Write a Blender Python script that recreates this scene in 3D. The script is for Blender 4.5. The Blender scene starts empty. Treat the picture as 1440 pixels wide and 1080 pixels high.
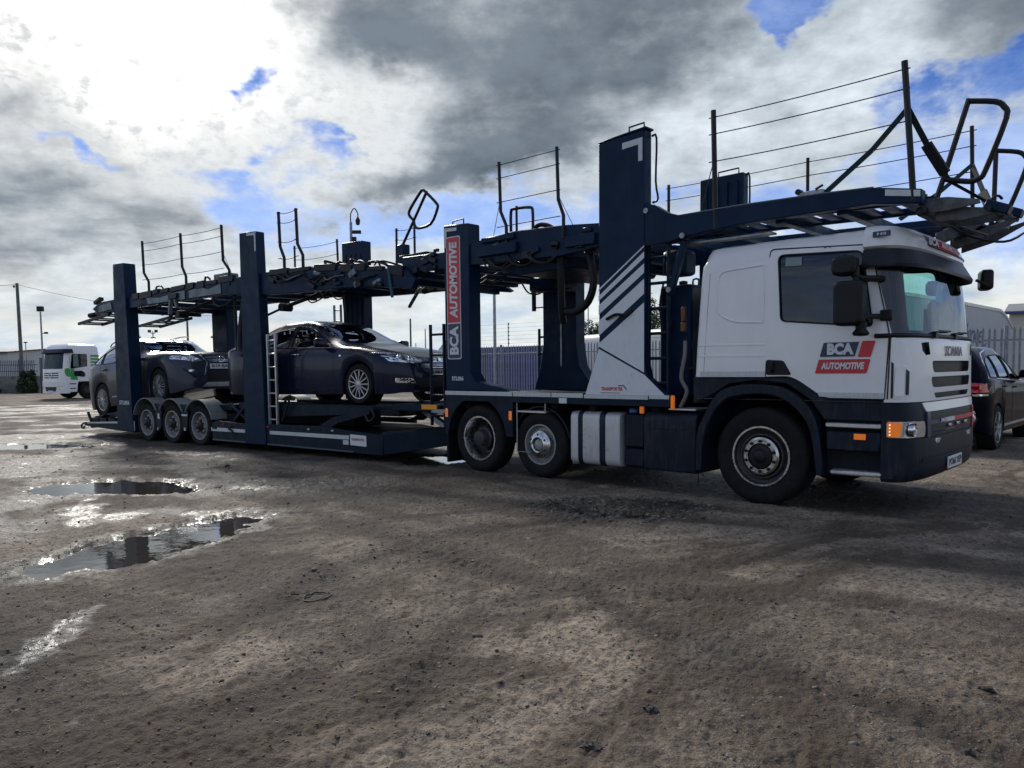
import bpy, bmesh, math, random
import numpy as np
from mathutils import Vector, Matrix, noise
from mathutils.bvhtree import BVHTree

# ------------------------------------------------------------------ camera, sky, sun
S = bpy.context.scene
COL = S.collection
R = math.radians
YAW = R(42.969)
RT = Vector((math.cos(YAW), math.sin(YAW), 0))       # "right" axis of the yard
DP = Vector((-math.sin(YAW), math.cos(YAW), 0))      # "away" axis of the yard
ORI = Vector((3.4778, -8.6535, 0))

cd = bpy.data.cameras.new('camera')
cam = bpy.data.objects.new('camera', cd)
COL.objects.link(cam)
pit, rol = R(3.8928), .011
F = math.cos(pit) * DP - math.sin(pit) * Vector((0, 0, 1))
U = math.sin(pit) * DP + math.cos(pit) * Vector((0, 0, 1))
R2 = math.cos(rol) * RT - math.sin(rol) * U
U2 = math.sin(rol) * RT + math.cos(rol) * U
m = Matrix((R2, U2, -F)).transposed().to_4x4()
m.translation = (ORI.x, ORI.y, 1.4354)
cam.matrix_world = m
cd.sensor_width = 36
cd.sensor_fit = 'HORIZONTAL'
cd.lens = 1081 / 1440 * 36
cd.shift_y = 50.28 / 1440
cd.clip_start = .05
cd.clip_end = 3000
S.camera = cam

S.view_settings.view_transform = 'Standard'
S.view_settings.look = 'None'
S.view_settings.gamma = 1
S.view_settings.use_curve_mapping = False
S.view_settings.exposure = 0.75
S.render.engine = 'CYCLES'
S.cycles.max_bounces = 7
S.cycles.transparent_max_bounces = 12
S.cycles.caustics_reflective = False
S.cycles.caustics_refractive = False
S.cycles.sample_clamp_indirect = 6

SUN_EL, SUN_AZ = R(31), R(-25)       # azimuth measured from the away axis towards the right axis
sd = math.cos(SUN_EL) * (math.cos(SUN_AZ) * DP + math.sin(SUN_AZ) * RT) + math.sin(SUN_EL) * Vector((0, 0, 1))


class NT:
    """small node-tree writer"""
    def __init__(s, tree):
        s.t = tree
        s.n = tree.nodes
        s.l = tree.links

    def node(s, typ, **kw):
        n = s.n.new(typ)
        for k, v in kw.items():
            setattr(n, k, v)
        return n

    def put(s, sock, v):
        if isinstance(v, bpy.types.NodeSocket):
            s.l.new(v, sock)
        elif v is not None:
            if sock.type == 'RGBA' and not hasattr(v, '__len__'):
                v = (v, v, v, 1)
            if sock.type == 'RGBA' and len(v) == 3:
                v = (*v, 1)
            sock.default_value = v

    def m(s, op, a, b=None, c=None, clamp=False):
        n = s.node('ShaderNodeMath', operation=op)
        n.use_clamp = clamp
        s.put(n.inputs[0], a)
        if b is not None: s.put(n.inputs[1], b)
        if c is not None: s.put(n.inputs[2], c)
        return n.outputs[0]

    def v(s, op, a, b=None, out=0):
        n = s.node('ShaderNodeVectorMath', operation=op)
        s.put(n.inputs[0], a)
        if b is not None:
            s.put(n.inputs['Scale'] if op == 'SCALE' else n.inputs[1], b)
        return n.outputs['Value' if op in ('DOT_PRODUCT', 'LENGTH') else 0]

    def xyz(s, x, y, z):
        n = s.node('ShaderNodeCombineXYZ')
        for i, q in enumerate((x, y, z)): s.put(n.inputs[i], q)
        return n.outputs[0]

    def noise(s, vec, scale, detail=5, rough=.55, dist=0, dim='3D'):
        n = s.node('ShaderNodeTexNoise', noise_dimensions=dim)
        s.put(n.inputs['Vector'], vec)
        s.put(n.inputs['Scale'], scale)
        s.put(n.inputs['Detail'], detail)
        s.put(n.inputs['Roughness'], rough)
        s.put(n.inputs['Distortion'], dist)
        return n.outputs[0]

    def smooth(s, x, lo, hi, a=0., b=1.):
        n = s.node('ShaderNodeMapRange', interpolation_type='SMOOTHSTEP')
        s.put(n.inputs[0], x)
        for i, q in zip((1, 2, 3, 4), (lo, hi, a, b)): s.put(n.inputs[i], q)
        return n.outputs[0]

    def mix(s, f, a, b):
        n = s.node('ShaderNodeMix', data_type='RGBA')
        s.put(n.inputs[0], f)
        s.put(n.inputs[6], a)
        s.put(n.inputs[7], b)
        return n.outputs[2]


def make_world():
    w = bpy.data.worlds.new('World')
    S.world = w
    w.use_nodes = True
    t = NT(w.node_tree)
    t.n.clear()
    d = t.node('ShaderNodeTexCoord').outputs['Generated']
    a = t.v('DOT_PRODUCT', d, tuple(RT))
    b = t.v('DOT_PRODUCT', d, tuple(DP))
    sep = t.node('ShaderNodeSeparateXYZ')
    t.put(sep.inputs[0], d)
    z = sep.outputs[2]
    az = t.m('ARCTAN2', a, b)
    el = t.m('ARCSINE', z)
    # cloud layer seen in perspective: divide by height
    k = t.m('DIVIDE', 1., t.m('ADD', t.m('MAXIMUM', z, 0.), .16))
    p = t.xyz(t.m('MULTIPLY', a, k), t.m('MULTIPLY', b, k), 0.)
    wob = t.noise(t.xyz(t.m('MULTIPLY', az, 1.), t.m('MULTIPLY', el, 1.5), 3.3), 5.0, 5, .6)
    wob2 = t.noise(t.xyz(t.m('MULTIPLY', az, 1.), t.m('MULTIPLY', el, 1.5), 9.1), 5.0, 5, .6)
    az2 = t.m('MULTIPLY_ADD', t.m('SUBTRACT', wob, .5), .30, az)
    el2 = t.m('MULTIPLY_ADD', t.m('SUBTRACT', wob2, .5), .22, el)

    def px(u, v):
        A = math.atan((u - 720) / 1081)
        return A, math.atan((517 - v) / 1081 * math.cos(A))

    def blob(u, v, du, dv, amp, rot=0.):
        A, E = px(u, v)
        x = t.m('SUBTRACT', az2, A)
        y = t.m('SUBTRACT', el2, E)
        if rot:
            c, s_ = math.cos(rot), math.sin(rot)
            x, y = (t.m('MULTIPLY_ADD', x, c, t.m('MULTIPLY', y, s_)),
                    t.m('MULTIPLY_ADD', y, c, t.m('MULTIPLY', x, -s_)))
        q = t.m('ADD', t.m('POWER', t.m('MULTIPLY', x, 1081 / du), 2.), t.m('POWER', t.m('MULTIPLY', y, 1081 / dv), 2.))
        return t.m('MULTIPLY', t.m('EXPONENT', t.m('MULTIPLY', q, -1.)), amp)

    def total(items):
        r = None
        for it in items:
            g = blob(*it)
            r = g if r is None else t.m('ADD', r, g)
        return r

    q = t.xyz(az, t.m('MULTIPLY', el, 1.7), 0.)        # direction on the dome, for the smaller puffs
    n1 = t.noise(p, 1.5, 9, .58, .2)
    n2 = t.noise(t.v('ADD', p, (7.3, 2.1, 4.)), 2.6, 9, .56, .2)
    n3 = t.noise(t.v('ADD', q, (1.3, 5.7, 9.)), 7.0, 9, .60, .15)
    n4 = t.noise(t.v('ADD', q, (4.3, 2.7, 2.)), 22., 7, .62, .1)
    n5 = t.noise(t.v('ADD', q, (8.3, 1.7, 5.)), 46., 5, .6, .1)
    # coverage: where there is cloud at all
    cover = t.m('ADD', t.m('ADD', t.m('MULTIPLY', n1, .9), t.m('MULTIPLY_ADD', n3, .9, t.m('MULTIPLY', n4, .35))), total([
        (760, 120, 440, 190, .50), (80, 260, 260, 120, .40), (170, 90, 380, 190, .28), (1420, 30, 150, 120, .30),
        (1250, 50, 60, 120, .12), (1010, 170, 240, 120, .25), (365, 130, 60, 30, -.55), (445, 205, 75, 22, -.44), (160, 237, 70, 16, -.5),
        (430, 290, 260, 55, -.26), (700, 330, 300, 50, -.16), (1000, 330, 200, 60, -.10), (350, 245, 110, 18, -.24), (1100, 45, 50, 38, -.52), (1130, 20, 40, 30, -.3), (1300, 150, 90, 42, -.42), (1405, 105, 70, 25, -.3), (1430, 260, 120, 60, -.36),
        (1270, 70, 30, 40, -.30), (1190, 250, 200, 50, -.16), (1060, 60, 70, 30, -.2), (620, 300, 190, 35, -.06)]))
    lowc = t.smooth(el, .0, .20, .34, 0.)
    cover = t.m('ADD', cover, lowc)
    cov = t.smooth(cover, .98, 1.26)
    # thickness: thick cloud is grey below
    thick = t.m('ADD', t.m('ADD', t.m('MULTIPLY', n2, .95), t.m('MULTIPLY_ADD', n3, .85, t.m('MULTIPLY', n4, .42))), total([
        (760, 40, 330, 80, .40), (690, 190, 190, 62, .34), (670, 232, 150, 36, .22), (860, 120, 160, 80, .22), (1010, 90, 170, 70, .12), (520, 60, 130, 60, .30), (560, 120, 60, 30, -.20),
        (50, 205, 110, 48, .20), (110, 282, 180, 32, .27), (40, 330, 90, 20, .26), (1420, 25, 130, 80, .36),
        (230, 230, 40, 20, .2), (270, 165, 60, 30, .12), (620, 250, 160, 26, .28),
        (190, 70, 330, 150, -.30), (440, 190, 150, 45, -.26), (330, 235, 120, 30, -.12), (1180, 130, 160, 120, -.06)]))
    dark = t.smooth(thick, .92, 1.66)
    glare = blob(150, 40, 430, 240, 1.)
    dark = t.m('MAXIMUM', dark, t.m('MULTIPLY', t.m('MULTIPLY', t.smooth(t.m('MULTIPLY_ADD', n5, .5, t.m('MULTIPLY', n4, .5)), .44, .64), .62), glare))
    bright = t.mix(glare, (.455, .50, .54), (.50, .50, .49))
    bright = t.v('SCALE', bright, t.m('MULTIPLY_ADD', t.m('MULTIPLY_ADD', n5, .4, t.m('MULTIPLY', n4, .6)), 1.3, .35))
    bright = t.mix(blob(215, 60, 150, 75, .85), bright, (1.6, 1.57, 1.5))
    ccol = t.mix(dark, bright, t.mix(t.smooth(n3, .35, .65), (.068, .086, .110), (.120, .146, .175)))
    # near the horizon cloud bands fade into pale cream
    hz = t.smooth(el, .015, .15, 1., 0.)
    band = t.smooth(t.noise(t.xyz(t.m('MULTIPLY', az, 2.4), t.m('MULTIPLY', el, 8.), 1.), 3.0, 8, .60, .3), .36, .70)
    hcol = t.mix(band, (.60, .59, .535), (.30, .385, .49))
    ccol = t.mix(t.m('MULTIPLY', hz, .80), ccol, hcol)
    sky = t.node('ShaderNodeTexSky', sky_type='NISHITA')
    sky.sun_disc = False
    sky.sun_elevation = SUN_EL
    sky.sun_rotation = math.atan2(sd.x, sd.y)
    sky.air_density = 1.0
    sky.dust_density = .0
    sky.ozone_density = 4.
    # thin veil of high cloud
    veil = t.smooth(t.m('MULTIPLY_ADD', n4, .3, t.m('MULTIPLY', t.noise(t.v('ADD', p, (3., 3., 0.)), 1.1, 7, .6, .5), .7)), .36, .68, .0, .5)
    veil = t.m('ADD', veil, t.smooth(el, .10, .34, .55, 0.), clamp=True)
    blue = t.mix(veil, t.v('MULTIPLY', sky.outputs[0], (.19, .31, .56)), (3.7, 4.6, 6.5))
    col = t.mix(cov, blue, t.v('SCALE', ccol, 10.))
    bg = t.node('ShaderNodeBackground')
    t.put(bg.inputs[0], col)
    bg.inputs[1].default_value = .1
    out = t.node('ShaderNodeOutputWorld')
    t.l.new(bg.outputs[0], out.inputs[0])


make_world()
sl = bpy.data.lights.new('sun', 'SUN')
sl.energy = 2.1
sl.angle = R(14)
sl.color = (1, .95, .87)
sun = bpy.data.objects.new('sun', sl)
COL.objects.link(sun)
sun.rotation_euler = sd.to_track_quat('Z', 'Y').to_euler()
sun.location = (0, 0, 30)

# ------------------------------------------------------------------ helpers
rnd = random.Random(5)


def yard(r, d, z=0.):
    p = ORI + RT * r + DP * d
    return Vector((p.x, p.y, z))


class MB:
    def __init__(s):
        s.b = bmesh.new()

    def quadring(s, rings, closed=True, caps=True):
        vs = [[s.b.verts.new(p) for p in r] for r in rings]
        n = len(vs[0])
        for i in range(len(vs) - 1):
            for j in range(n if closed else n - 1):
                k = (j + 1) % n
                try: s.b.faces.new((vs[i][j], vs[i][k], vs[i + 1][k], vs[i + 1][j]))
                except ValueError: pass
        if caps and closed:
            for r, rev in ((vs[0], True), (vs[-1], False)):
                try: s.b.faces.new(r[::-1] if rev else r)
                except ValueError: pass
        return s

    def box(s, c, d, rz=0., rot=None):
        M = Matrix.Translation(c) @ ((rot or Matrix.Rotation(rz, 3, 'Z')).to_4x4())
        x, y, z = d[0] / 2, d[1] / 2, d[2] / 2
        v = [s.b.verts.new(M @ Vector(p)) for p in
             ((-x, -y, -z), (x, -y, -z), (x, y, -z), (-x, y, -z), (-x, -y, z), (x, -y, z), (x, y, z), (-x, y, z))]
        for f in ((3, 2, 1, 0), (4, 5, 6, 7), (0, 1, 5, 4), (1, 2, 6, 5), (2, 3, 7, 6), (3, 0, 4, 7)):
            s.b.faces.new([v[i] for i in f])
        return s

    def span(s, x0, x1, y0, y1, z0, z1):
        return s.box(((x0 + x1) / 2, (y0 + y1) / 2, (z0 + z1) / 2), (abs(x1 - x0), abs(y1 - y0), abs(z1 - z0)))

    def beam(s, p, q, w, h, up=(0, 0, 1)):
        p, q = Vector(p), Vector(q)
        d = (q - p).normalized()
        u = Vector(up)
        if abs(d.dot(u)) > .98: u = Vector((1, 0, 0))
        sd_ = d.cross(u).normalized()
        u = sd_.cross(d)
        rr = [[c + sd_ * (w / 2 * i) + u * (h / 2 * j) for i, j in ((-1, -1), (1, -1), (1, 1), (-1, 1))] for c in (p, q)]
        return s.quadring(rr)

    def tube(s, pts, r, n=8, closed=False):
        pts = [Vector(p) for p in pts]
        N = len(pts)
        rings = []
        u = None
        for i, p in enumerate(pts):
            if closed: d = pts[(i + 1) % N] - pts[i - 1]
            else: d = pts[min(i + 1, N - 1)] - pts[max(i - 1, 0)]
            d.normalize()
            if u is None:
                u = d.orthogonal().normalized()
            u = (u - d * u.dot(d))
            u.normalize()
            w = d.cross(u)
            rr = r[i] if hasattr(r, '__len__') else r
            rings.append([p + u * (rr * math.cos(2 * math.pi * k / n)) + w * (rr * math.sin(2 * math.pi * k / n)) for k in range(n)])
        if closed: rings.append(rings[0])
        return s.quadring(rings, True, not closed)

    def prism(s, poly, axis, a, b):
        def P(p, t):
            return {'y': (p[0], t, p[1]), 'x': (t, p[0], p[1]), 'z': (p[0], p[1], t)}[axis]
        v0 = [s.b.verts.new(P(p, a)) for p in poly]
        v1 = [s.b.verts.new(P(p, b)) for p in poly]
        s.b.faces.new(v0)
        s.b.faces.new(v1[::-1])
        n = len(poly)
        for i in range(n):
            j = (i + 1) % n
            s.b.faces.new((v0[j], v0[i], v1[i], v1[j]))
        return s

    def frame(s, outer, inner, axis, a, b):
        """prism of a polygon ring; outer and inner have equal counts"""
        def P(p, t):
            return {'y': (p[0], t, p[1]), 'x': (t, p[0], p[1]), 'z': (p[0], p[1], t)}[axis]
        n = len(outer)
        V = [[s.b.verts.new(P(p, t)) for p in poly] for t in (a, b) for poly in (outer, inner)]
        for i in range(n):
            j = (i + 1) % n
            for q, w in ((0, 1), (2, 3), (0, 2), (1, 3)):
                s.b.faces.new((V[q][i], V[q][j], V[w][j], V[w][i]))
        return s

    def lathe(s, prof, c=(0, 0, 0), axis='y', n=28, caps=False):
        rings = []
        for r, t in prof:
            ring = []
            for k in range(n):
                q = 2 * math.pi * k / n
                x, z = r * math.cos(q), r * math.sin(q)
                ring.append(Vector(c) + Vector({'y': (x, t, z), 'z': (x, z, t), 'x': (t, x, z)}[axis]))
            rings.append(ring)
        s.quadring(rings, True, False)
        for q, ring in ((prof[0], rings[0]), (prof[-1], rings[-1])):
            if caps or q[0] < .03:
                s.b.faces.new([s.b.verts.new(p) for p in ring])
        return s

    def cyl(s, c, r, h, axis='y', n=16):
        return s.lathe(((r, -h / 2), (r, h / 2)), c, axis, n, True)

    def ball(s, c, r, sub=1, sc=(1, 1, 1)):
        M = Matrix.Translation(c) @ Matrix.Diagonal((*sc, 1))
        bmesh.ops.create_icosphere(s.b, subdivisions=sub, radius=r, matrix=M)
        return s

    def mesh(s, name):
        bmesh.ops.recalc_face_normals(s.b, faces=s.b.faces)
        me = bpy.data.meshes.new(name)
        s.b.to_mesh(me)
        s.b.free()
        return me

    def build(s, name, mat, parent=None, bevel=0., smooth=35, loc=None, normals=True, seg=1):
        if normals: bmesh.ops.recalc_face_normals(s.b, faces=s.b.faces)
        me = bpy.data.meshes.new(name)
        s.b.to_mesh(me)
        s.b.free()
        return link(name, me, mat, parent, bevel, smooth, loc, seg)


def link(name, me, mat, parent=None, bevel=0., smooth=35, loc=None, seg=1):
    o = bpy.data.objects.new(name, me)
    COL.objects.link(o)
    if mat and not me.materials:
        for q in (mat if isinstance(mat, (list, tuple)) else (mat,)): me.materials.append(q)
    if smooth and len(me.polygons):
        me.polygons.foreach_set('use_smooth', [True] * len(me.polygons))
        me.set_sharp_from_angle(angle=R(smooth))
    if parent: o.parent = parent
    if loc is not None: o.location = loc
    if bevel:
        md = o.modifiers.new('bevel', 'BEVEL')
        md.width = bevel
        md.segments = seg
        md.limit_method = 'ANGLE'
        md.angle_limit = R(40)
        md.harden_normals = False
    return o


def tag(o, label=None, cat=None, group=None, kind=None):
    for k, v in (('label', label), ('category', cat), ('group', group), ('kind', kind)):
        if v: o[k] = v
    return o


def thing(name, label, cat, loc=(0, 0, 0), rz=0., group=None):
    o = bpy.data.objects.new(name, None)
    COL.objects.link(o)
    o.location = loc
    o.rotation_euler = (0, 0, rz)
    o.empty_display_size = .2
    return tag(o, label, cat, group)


def dup(o, parent=None, loc=None, rot=None):
    c = o.copy()
    COL.objects.link(c)
    if parent is not None: c.parent = parent
    if loc is not None: c.location = loc
    if rot is not None: c.rotation_euler = rot
    for ch in list(o.children): dup(ch, c)
    return c


def text(name, body, size, mat, parent, mtx, bold=0., shear=0., width=None, spacing=1., ext=.001, align='CENTER'):
    c = bpy.data.curves.new(name, 'FONT')
    c.body = body
    c.size = size
    c.align_x = align
    c.align_y = 'CENTER'
    c.offset = bold
    c.shear = shear
    c.space_character = spacing
    c.extrude = ext
    c.resolution_u = 3
    o = bpy.data.objects.new(name, c)
    COL.objects.link(o)
    me = bpy.data.meshes.new_from_object(o.evaluated_get(bpy.context.evaluated_depsgraph_get()))
    bpy.data.objects.remove(o)
    bpy.data.curves.remove(c)
    xs = [v.co.x for v in me.vertices]
    if width:
        k = width / max(max(xs) - min(xs), 1e-4)
        for v in me.vertices: v.co.x *= k
    me.materials.clear()
    me.name = name
    o = link(name, me, mat, parent, 0, 0)
    o.matrix_local = mtx
    return o


def frame_mtx(loc, X, Y):
    X, Y = Vector(X).normalized(), Vector(Y).normalized()
    M = Matrix((X, Y, X.cross(Y))).transposed().to_4x4()
    M.translation = loc
    return M


SIDE = lambda loc: frame_mtx(loc, (1, 0, 0), (0, 0, 1))       # reads from -Y
FRONT = lambda loc: frame_mtx(loc, (0, 1, 0), (0, 0, 1))      # reads from +X
UPWARD = lambda loc: frame_mtx(loc, (0, 0, 1), (-1, 0, 0))    # reads bottom to top from -Y


def inpoly(x, y, poly):
    c = False
    n = len(poly)
    for i in range(n):
        x1, y1 = poly[i]
        x2, y2 = poly[(i + 1) % n]
        if (y1 > y) != (y2 > y) and x < (x2 - x1) * (y - y1) / (y2 - y1) + x1: c = not c
    return c


def cut_region(bm, poly, axis, test, push=0.):
    """cut the faces inside a polygon (seen along axis) out of bm and return them as a new MB"""
    ia, ib = {'y': (0, 2), 'x': (1, 2), 'z': (0, 1)}[axis]
    lo = (min(p[0] for p in poly), min(p[1] for p in poly))
    hi = (max(p[0] for p in poly), max(p[1] for p in poly))

    def near(f):
        a = [v.co[ia] for v in f.verts]
        b = [v.co[ib] for v in f.verts]
        return max(a) > lo[0] and min(a) < hi[0] and max(b) > lo[1] and min(b) < hi[1] and test(f)
    n = len(poly)
    for i in range(n):
        p, q = poly[i], poly[(i + 1) % n]
        fs = [f for f in bm.faces if near(f)]
        geom = set(fs)
        for f in fs:
            geom.update(f.edges)
            geom.update(f.verts)
        co = [0, 0, 0]
        co[ia], co[ib] = p
        no = [0, 0, 0]
        no[ia], no[ib] = q[1] - p[1], -(q[0] - p[0])
        bmesh.ops.bisect_plane(bm, geom=list(geom), plane_co=co, plane_no=no, dist=1e-5)
    sel = []
    for f in bm.faces:
        if near(f):
            c = f.calc_center_median()
            if inpoly(c[ia], c[ib], poly): sel.append(f)
    out = MB()
    mp = {}
    for f in sel:
        vs = []
        for v in f.verts:
            if v not in mp:
                mp[v] = out.b.verts.new(v.co + v.normal * push)
            vs.append(mp[v])
        out.b.faces.new(vs)
    bmesh.ops.delete(bm, geom=sel, context='FACES')
    return out


def patch(bvh, poly, axis, sign, off=.006, thick=.03, step=.07):
    """a thin panel that follows a body: polygon projected along axis from side `sign`"""
    ia, ib = {'y': (0, 2), 'x': (1, 2)}[axis]
    ic = {'y': 1, 'x': 0}[axis]
    mb = MB()
    b = mb.b

    def P(p):
        c = [0, 0, 0]
        c[ia], c[ib] = p
        return c
    b.faces.new([b.verts.new(P(p)) for p in poly])
    for k, i in ((0, ia), (1, ib)):
        lo = min(p[k] for p in poly)
        hi = max(p[k] for p in poly)
        t = lo + step
        while t < hi - step * .3:
            co = [0, 0, 0]
            co[i] = t
            no = [0, 0, 0]
            no[i] = 1
            bmesh.ops.bisect_plane(b, geom=b.faces[:] + b.edges[:] + b.verts[:], plane_co=co, plane_no=no)
            t += step
    d = Vector((0, 0, 0))
    d[ic] = -sign
    last = None
    for v in b.verts:
        o = v.co.copy()
        o[ic] = sign * 20
        h = bvh.ray_cast(o, d)
        if h[0] is None:
            n_ = bvh.find_nearest(v.co + Vector([0 if i != ic else sign * 1.2 for i in range(3)]))
            y = n_[0][ic]
        else:
            y = h[0][ic]
        v.co[ic] = y + sign * off
    ed = [e for e in b.edges if e.is_boundary]
    r = bmesh.ops.extrude_edge_only(b, edges=ed)
    for g in r['geom']:
        if isinstance(g, bmesh.types.BMVert): g.co[ic] -= sign * thick
    return mb


def roundpoly(poly, r, n=4):
    """round the corners of a 2-D polygon"""
    out = []
    N = len(poly)
    for i in range(N):
        p0, p, p1 = Vector(poly[i - 1]), Vector(poly[i]), Vector(poly[(i + 1) % N])
        rr = r[i] if hasattr(r, '__len__') else r
        a, b = p0 - p, p1 - p
        d = min(rr, a.length * .45, b.length * .45)
        if d < 1e-4:
            out.append(tuple(p))
            continue
        A, B = p + a.normalized() * d, p + b.normalized() * d
        for k in range(n + 1):
            t = k / n
            out.append(tuple((1 - t) ** 2 * A + 2 * t * (1 - t) * p + t * t * B))
    return out


def smoothpts(pts, n=5, closed=False):
    """Catmull-Rom through points"""
    P = [Vector(p) for p in pts]
    N = len(P)
    out = []
    for i in range(N if closed else N - 1):
        g = lambda j: P[j % N] if closed else P[max(0, min(N - 1, j))]
        a, b, c, d = g(i - 1), g(i), g(i + 1), g(i + 2)
        for k in range(n):
            t = k / n
            out.append(.5 * ((2 * b) + (c - a) * t + (2 * a - 5 * b + 4 * c - d) * t * t + (3 * b - a - 3 * c + d) * t ** 3))
    if not closed: out.append(P[-1])
    return out


# ------------------------------------------------------------------ materials
MATS = {}


def mat(name, col, rough=.5, metal=0., var=.0, scale=6., bump=0., bscale=40., coat=0., spec=.5, dirt=None, dirtamt=.0, rvar=.0, ior=1.5):
    """principled surface with noise variation in colour, roughness and relief, in object space"""
    if name in MATS: return MATS[name]
    M = bpy.data.materials.new(name)
    MATS[name] = M
    M.use_nodes = True
    t = NT(M.node_tree)
    b = t.n['Principled BSDF']
    oc = t.node('ShaderNodeTexCoord').outputs['Object']
    c = (*col, 1)
    cs = c
    if var:
        n = t.noise(oc, scale, 6, .6)
        cs = t.mix(t.smooth(n, .3, .7), tuple(max(0, x * (1 - var)) for x in col), tuple(x * (1 + var) for x in col))
    if dirt:
        n = t.noise(oc, scale * .7, 8, .65, .4)
        n2 = t.noise(t.v('MULTIPLY', oc, (9., 9., 1.2)), scale * .6, 5, .6)
        f = t.m('MULTIPLY', t.smooth(t.m('MULTIPLY_ADD', n2, .5, t.m('MULTIPLY', n, .5)), .46, .68), dirtamt)
        cs = t.mix(f, cs, dirt)
    t.put(b.inputs['Base Color'], cs)
    if rvar:
        t.put(b.inputs['Roughness'], t.smooth(t.noise(oc, scale * 1.7, 5, .6), .3, .7, max(.02, rough - rvar), min(1, rough + rvar)))
    else:
        b.inputs['Roughness'].default_value = rough
    b.inputs['Metallic'].default_value = metal
    b.inputs['Specular IOR Level'].default_value = spec
    b.inputs['IOR'].default_value = ior
    b.inputs['Coat Weight'].default_value = coat
    b.inputs['Coat Roughness'].default_value = .04
    if bump:
        bn = t.node('ShaderNodeBump')
        bn.inputs['Strength'].default_value = bump
        bn.inputs['Distance'].default_value = .01
        t.put(bn.inputs['Height'], t.noise(oc, bscale, 5, .6))
        t.l.new(bn.outputs[0], b.inputs['Normal'])
    return M


def glass(name, tint, rough=.01, refl=1.):
    if name in MATS: return MATS[name]
    M = bpy.data.materials.new(name)
    MATS[name] = M
    M.use_nodes = True
    t = NT(M.node_tree)
    t.n.clear()
    tr = t.node('ShaderNodeBsdfTransparent')
    tr.inputs[0].default_value = (*tint, 1)
    gl = t.node('ShaderNodeBsdfGlossy')
    gl.inputs['Roughness'].default_value = rough
    gl.inputs[0].default_value = (.80, .88, 1, 1)
    lw = t.node('ShaderNodeFresnel')
    lw.inputs[0].default_value = 1.52
    f = t.m('MULTIPLY', t.m('MULTIPLY', lw.outputs[0], 1.7), refl, clamp=True)
    mx = t.node('ShaderNodeMixShader')
    t.put(mx.inputs[0], f)
    t.l.new(tr.outputs[0], mx.inputs[1])
    t.l.new(gl.outputs[0], mx.inputs[2])
    o = t.node('ShaderNodeOutputMaterial')
    t.l.new(mx.outputs[0], o.inputs[0])
    return M


def emit(name, col, s):
    if name in MATS: return MATS[name]
    M = mat(name, col, .3)
    b = M.node_tree.nodes['Principled BSDF']
    b.inputs['Emission Color'].default_value = (*col, 1)
    b.inputs['Emission Strength'].default_value = s
    return M


MUD = (.12, .105, .085)
navy = mat('navy paint', (.0024, .0170, .0460), .42, var=.12, scale=3, dirt=(.010, .030, .056), dirtamt=.40, rvar=.10, bump=.03, bscale=3, spec=.14)
navy2 = mat('chassis paint', (.0022, .0125, .0260), .47, var=.2, scale=4, dirt=(.045, .046, .045), dirtamt=.28, rvar=.12, spec=.18)
white = mat('white paint', (.80, .80, .785), .30, var=.02, scale=3, coat=.3, dirt=(.50, .49, .46), dirtamt=.10)
decal_white = mat('white film', (.66, .69, .70), .45, dirt=(.38, .38, .36), dirtamt=.3, scale=8)
strip_white = mat('reflective strip', (.55, .58, .56), .35, dirt=(.25, .24, .22), dirtamt=.4, scale=8)
decal_navy = mat('navy film', (.012, .022, .075), .35)
decal_red = mat('red film', (.55, .028, .040), .40, var=.06)
plastic_navy = mat('navy plastic', (.0045, .0105, .0220), .50, spec=.22, var=.15, scale=5, dirt=MUD, dirtamt=.22, bump=.06, bscale=120)
plastic_black = mat('black plastic', (.0055, .006, .0075), .5, spec=.3, var=.2, bump=.05, bscale=150)
rubber = mat('tyre rubber', (.006, .0065, .0075), .75, spec=.25, var=.3, scale=12, dirt=(.045, .042, .038), dirtamt=.25, bump=.15, bscale=60)
underside = mat('dark underside', (.007, .009, .013), .7, var=.3, dirt=(.06, .055, .05), dirtamt=.22, spec=.2)
steel = mat('polished steel', (.62, .62, .60), .25, 1., dirt=(.10, .09, .08), dirtamt=.5, scale=14, rvar=.1)
grey_rim = mat('grey wheel paint', (.33, .33, .32), .5, .3, dirt=(.07, .06, .05), dirtamt=.7, scale=12)
dark_rim = mat('dark wheel steel', (.035, .035, .037), .55, .3, dirt=(.16, .14, .12), dirtamt=.5, scale=16)
alloy = mat('alloy', (.40, .41, .43), .3, .85, dirt=(.10, .09, .08), dirtamt=.35, scale=20)
galv = mat('galvanised steel', (.30, .32, .33), .45, .6, var=.25, scale=9, dirt=(.10, .10, .09), dirtamt=.5)
alu = mat('brushed aluminium', (.60, .60, .58), .38, .7, dirt=(.22, .21, .19), dirtamt=.6, scale=5, rvar=.1)
chrome = mat('chrome', (.75, .76, .78), .12, 1.)
black = mat('matt black', (.006, .006, .007), .6)
grime = mat('oily black', (.0065, .0075, .010), .45, spec=.3, var=.4, dirt=(.04, .04, .04), dirtamt=.2)
amber = emit('amber lens', (.85, .20, .02), .18)
orange_refl = mat('orange reflector', (.85, .34, .02), .35)
redlamp = mat('red lens', (.42, .012, .015), .15, coat=.5)
clear_lens = mat('lamp reflector', (.70, .72, .74), .15, .9)
lens = glass('lamp glass', (.92, .94, .95))
wind = glass('windscreen glass', (.48, .88, .75), .01, .5)
tint = glass('tinted glass', (.09, .14, .21), .01, .8)
carglass = glass('car glass', (.66, .78, .75), .01, 1.0)
darkglass = glass('privacy glass', (.05, .065, .08), .01, .55)
interior = mat('cab interior', (.035, .036, .04), .8, var=.2)
interior_l = mat('pale trim', (.10, .11, .115), .8, var=.1)
webbing = mat('green webbing', (.004, .022, .025), .8, var=.3, scale=30)
cable = mat('steel cable', (.03, .03, .035), .5, .5)
plate_w = mat('plate white', (.66, .68, .68), .4)
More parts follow.
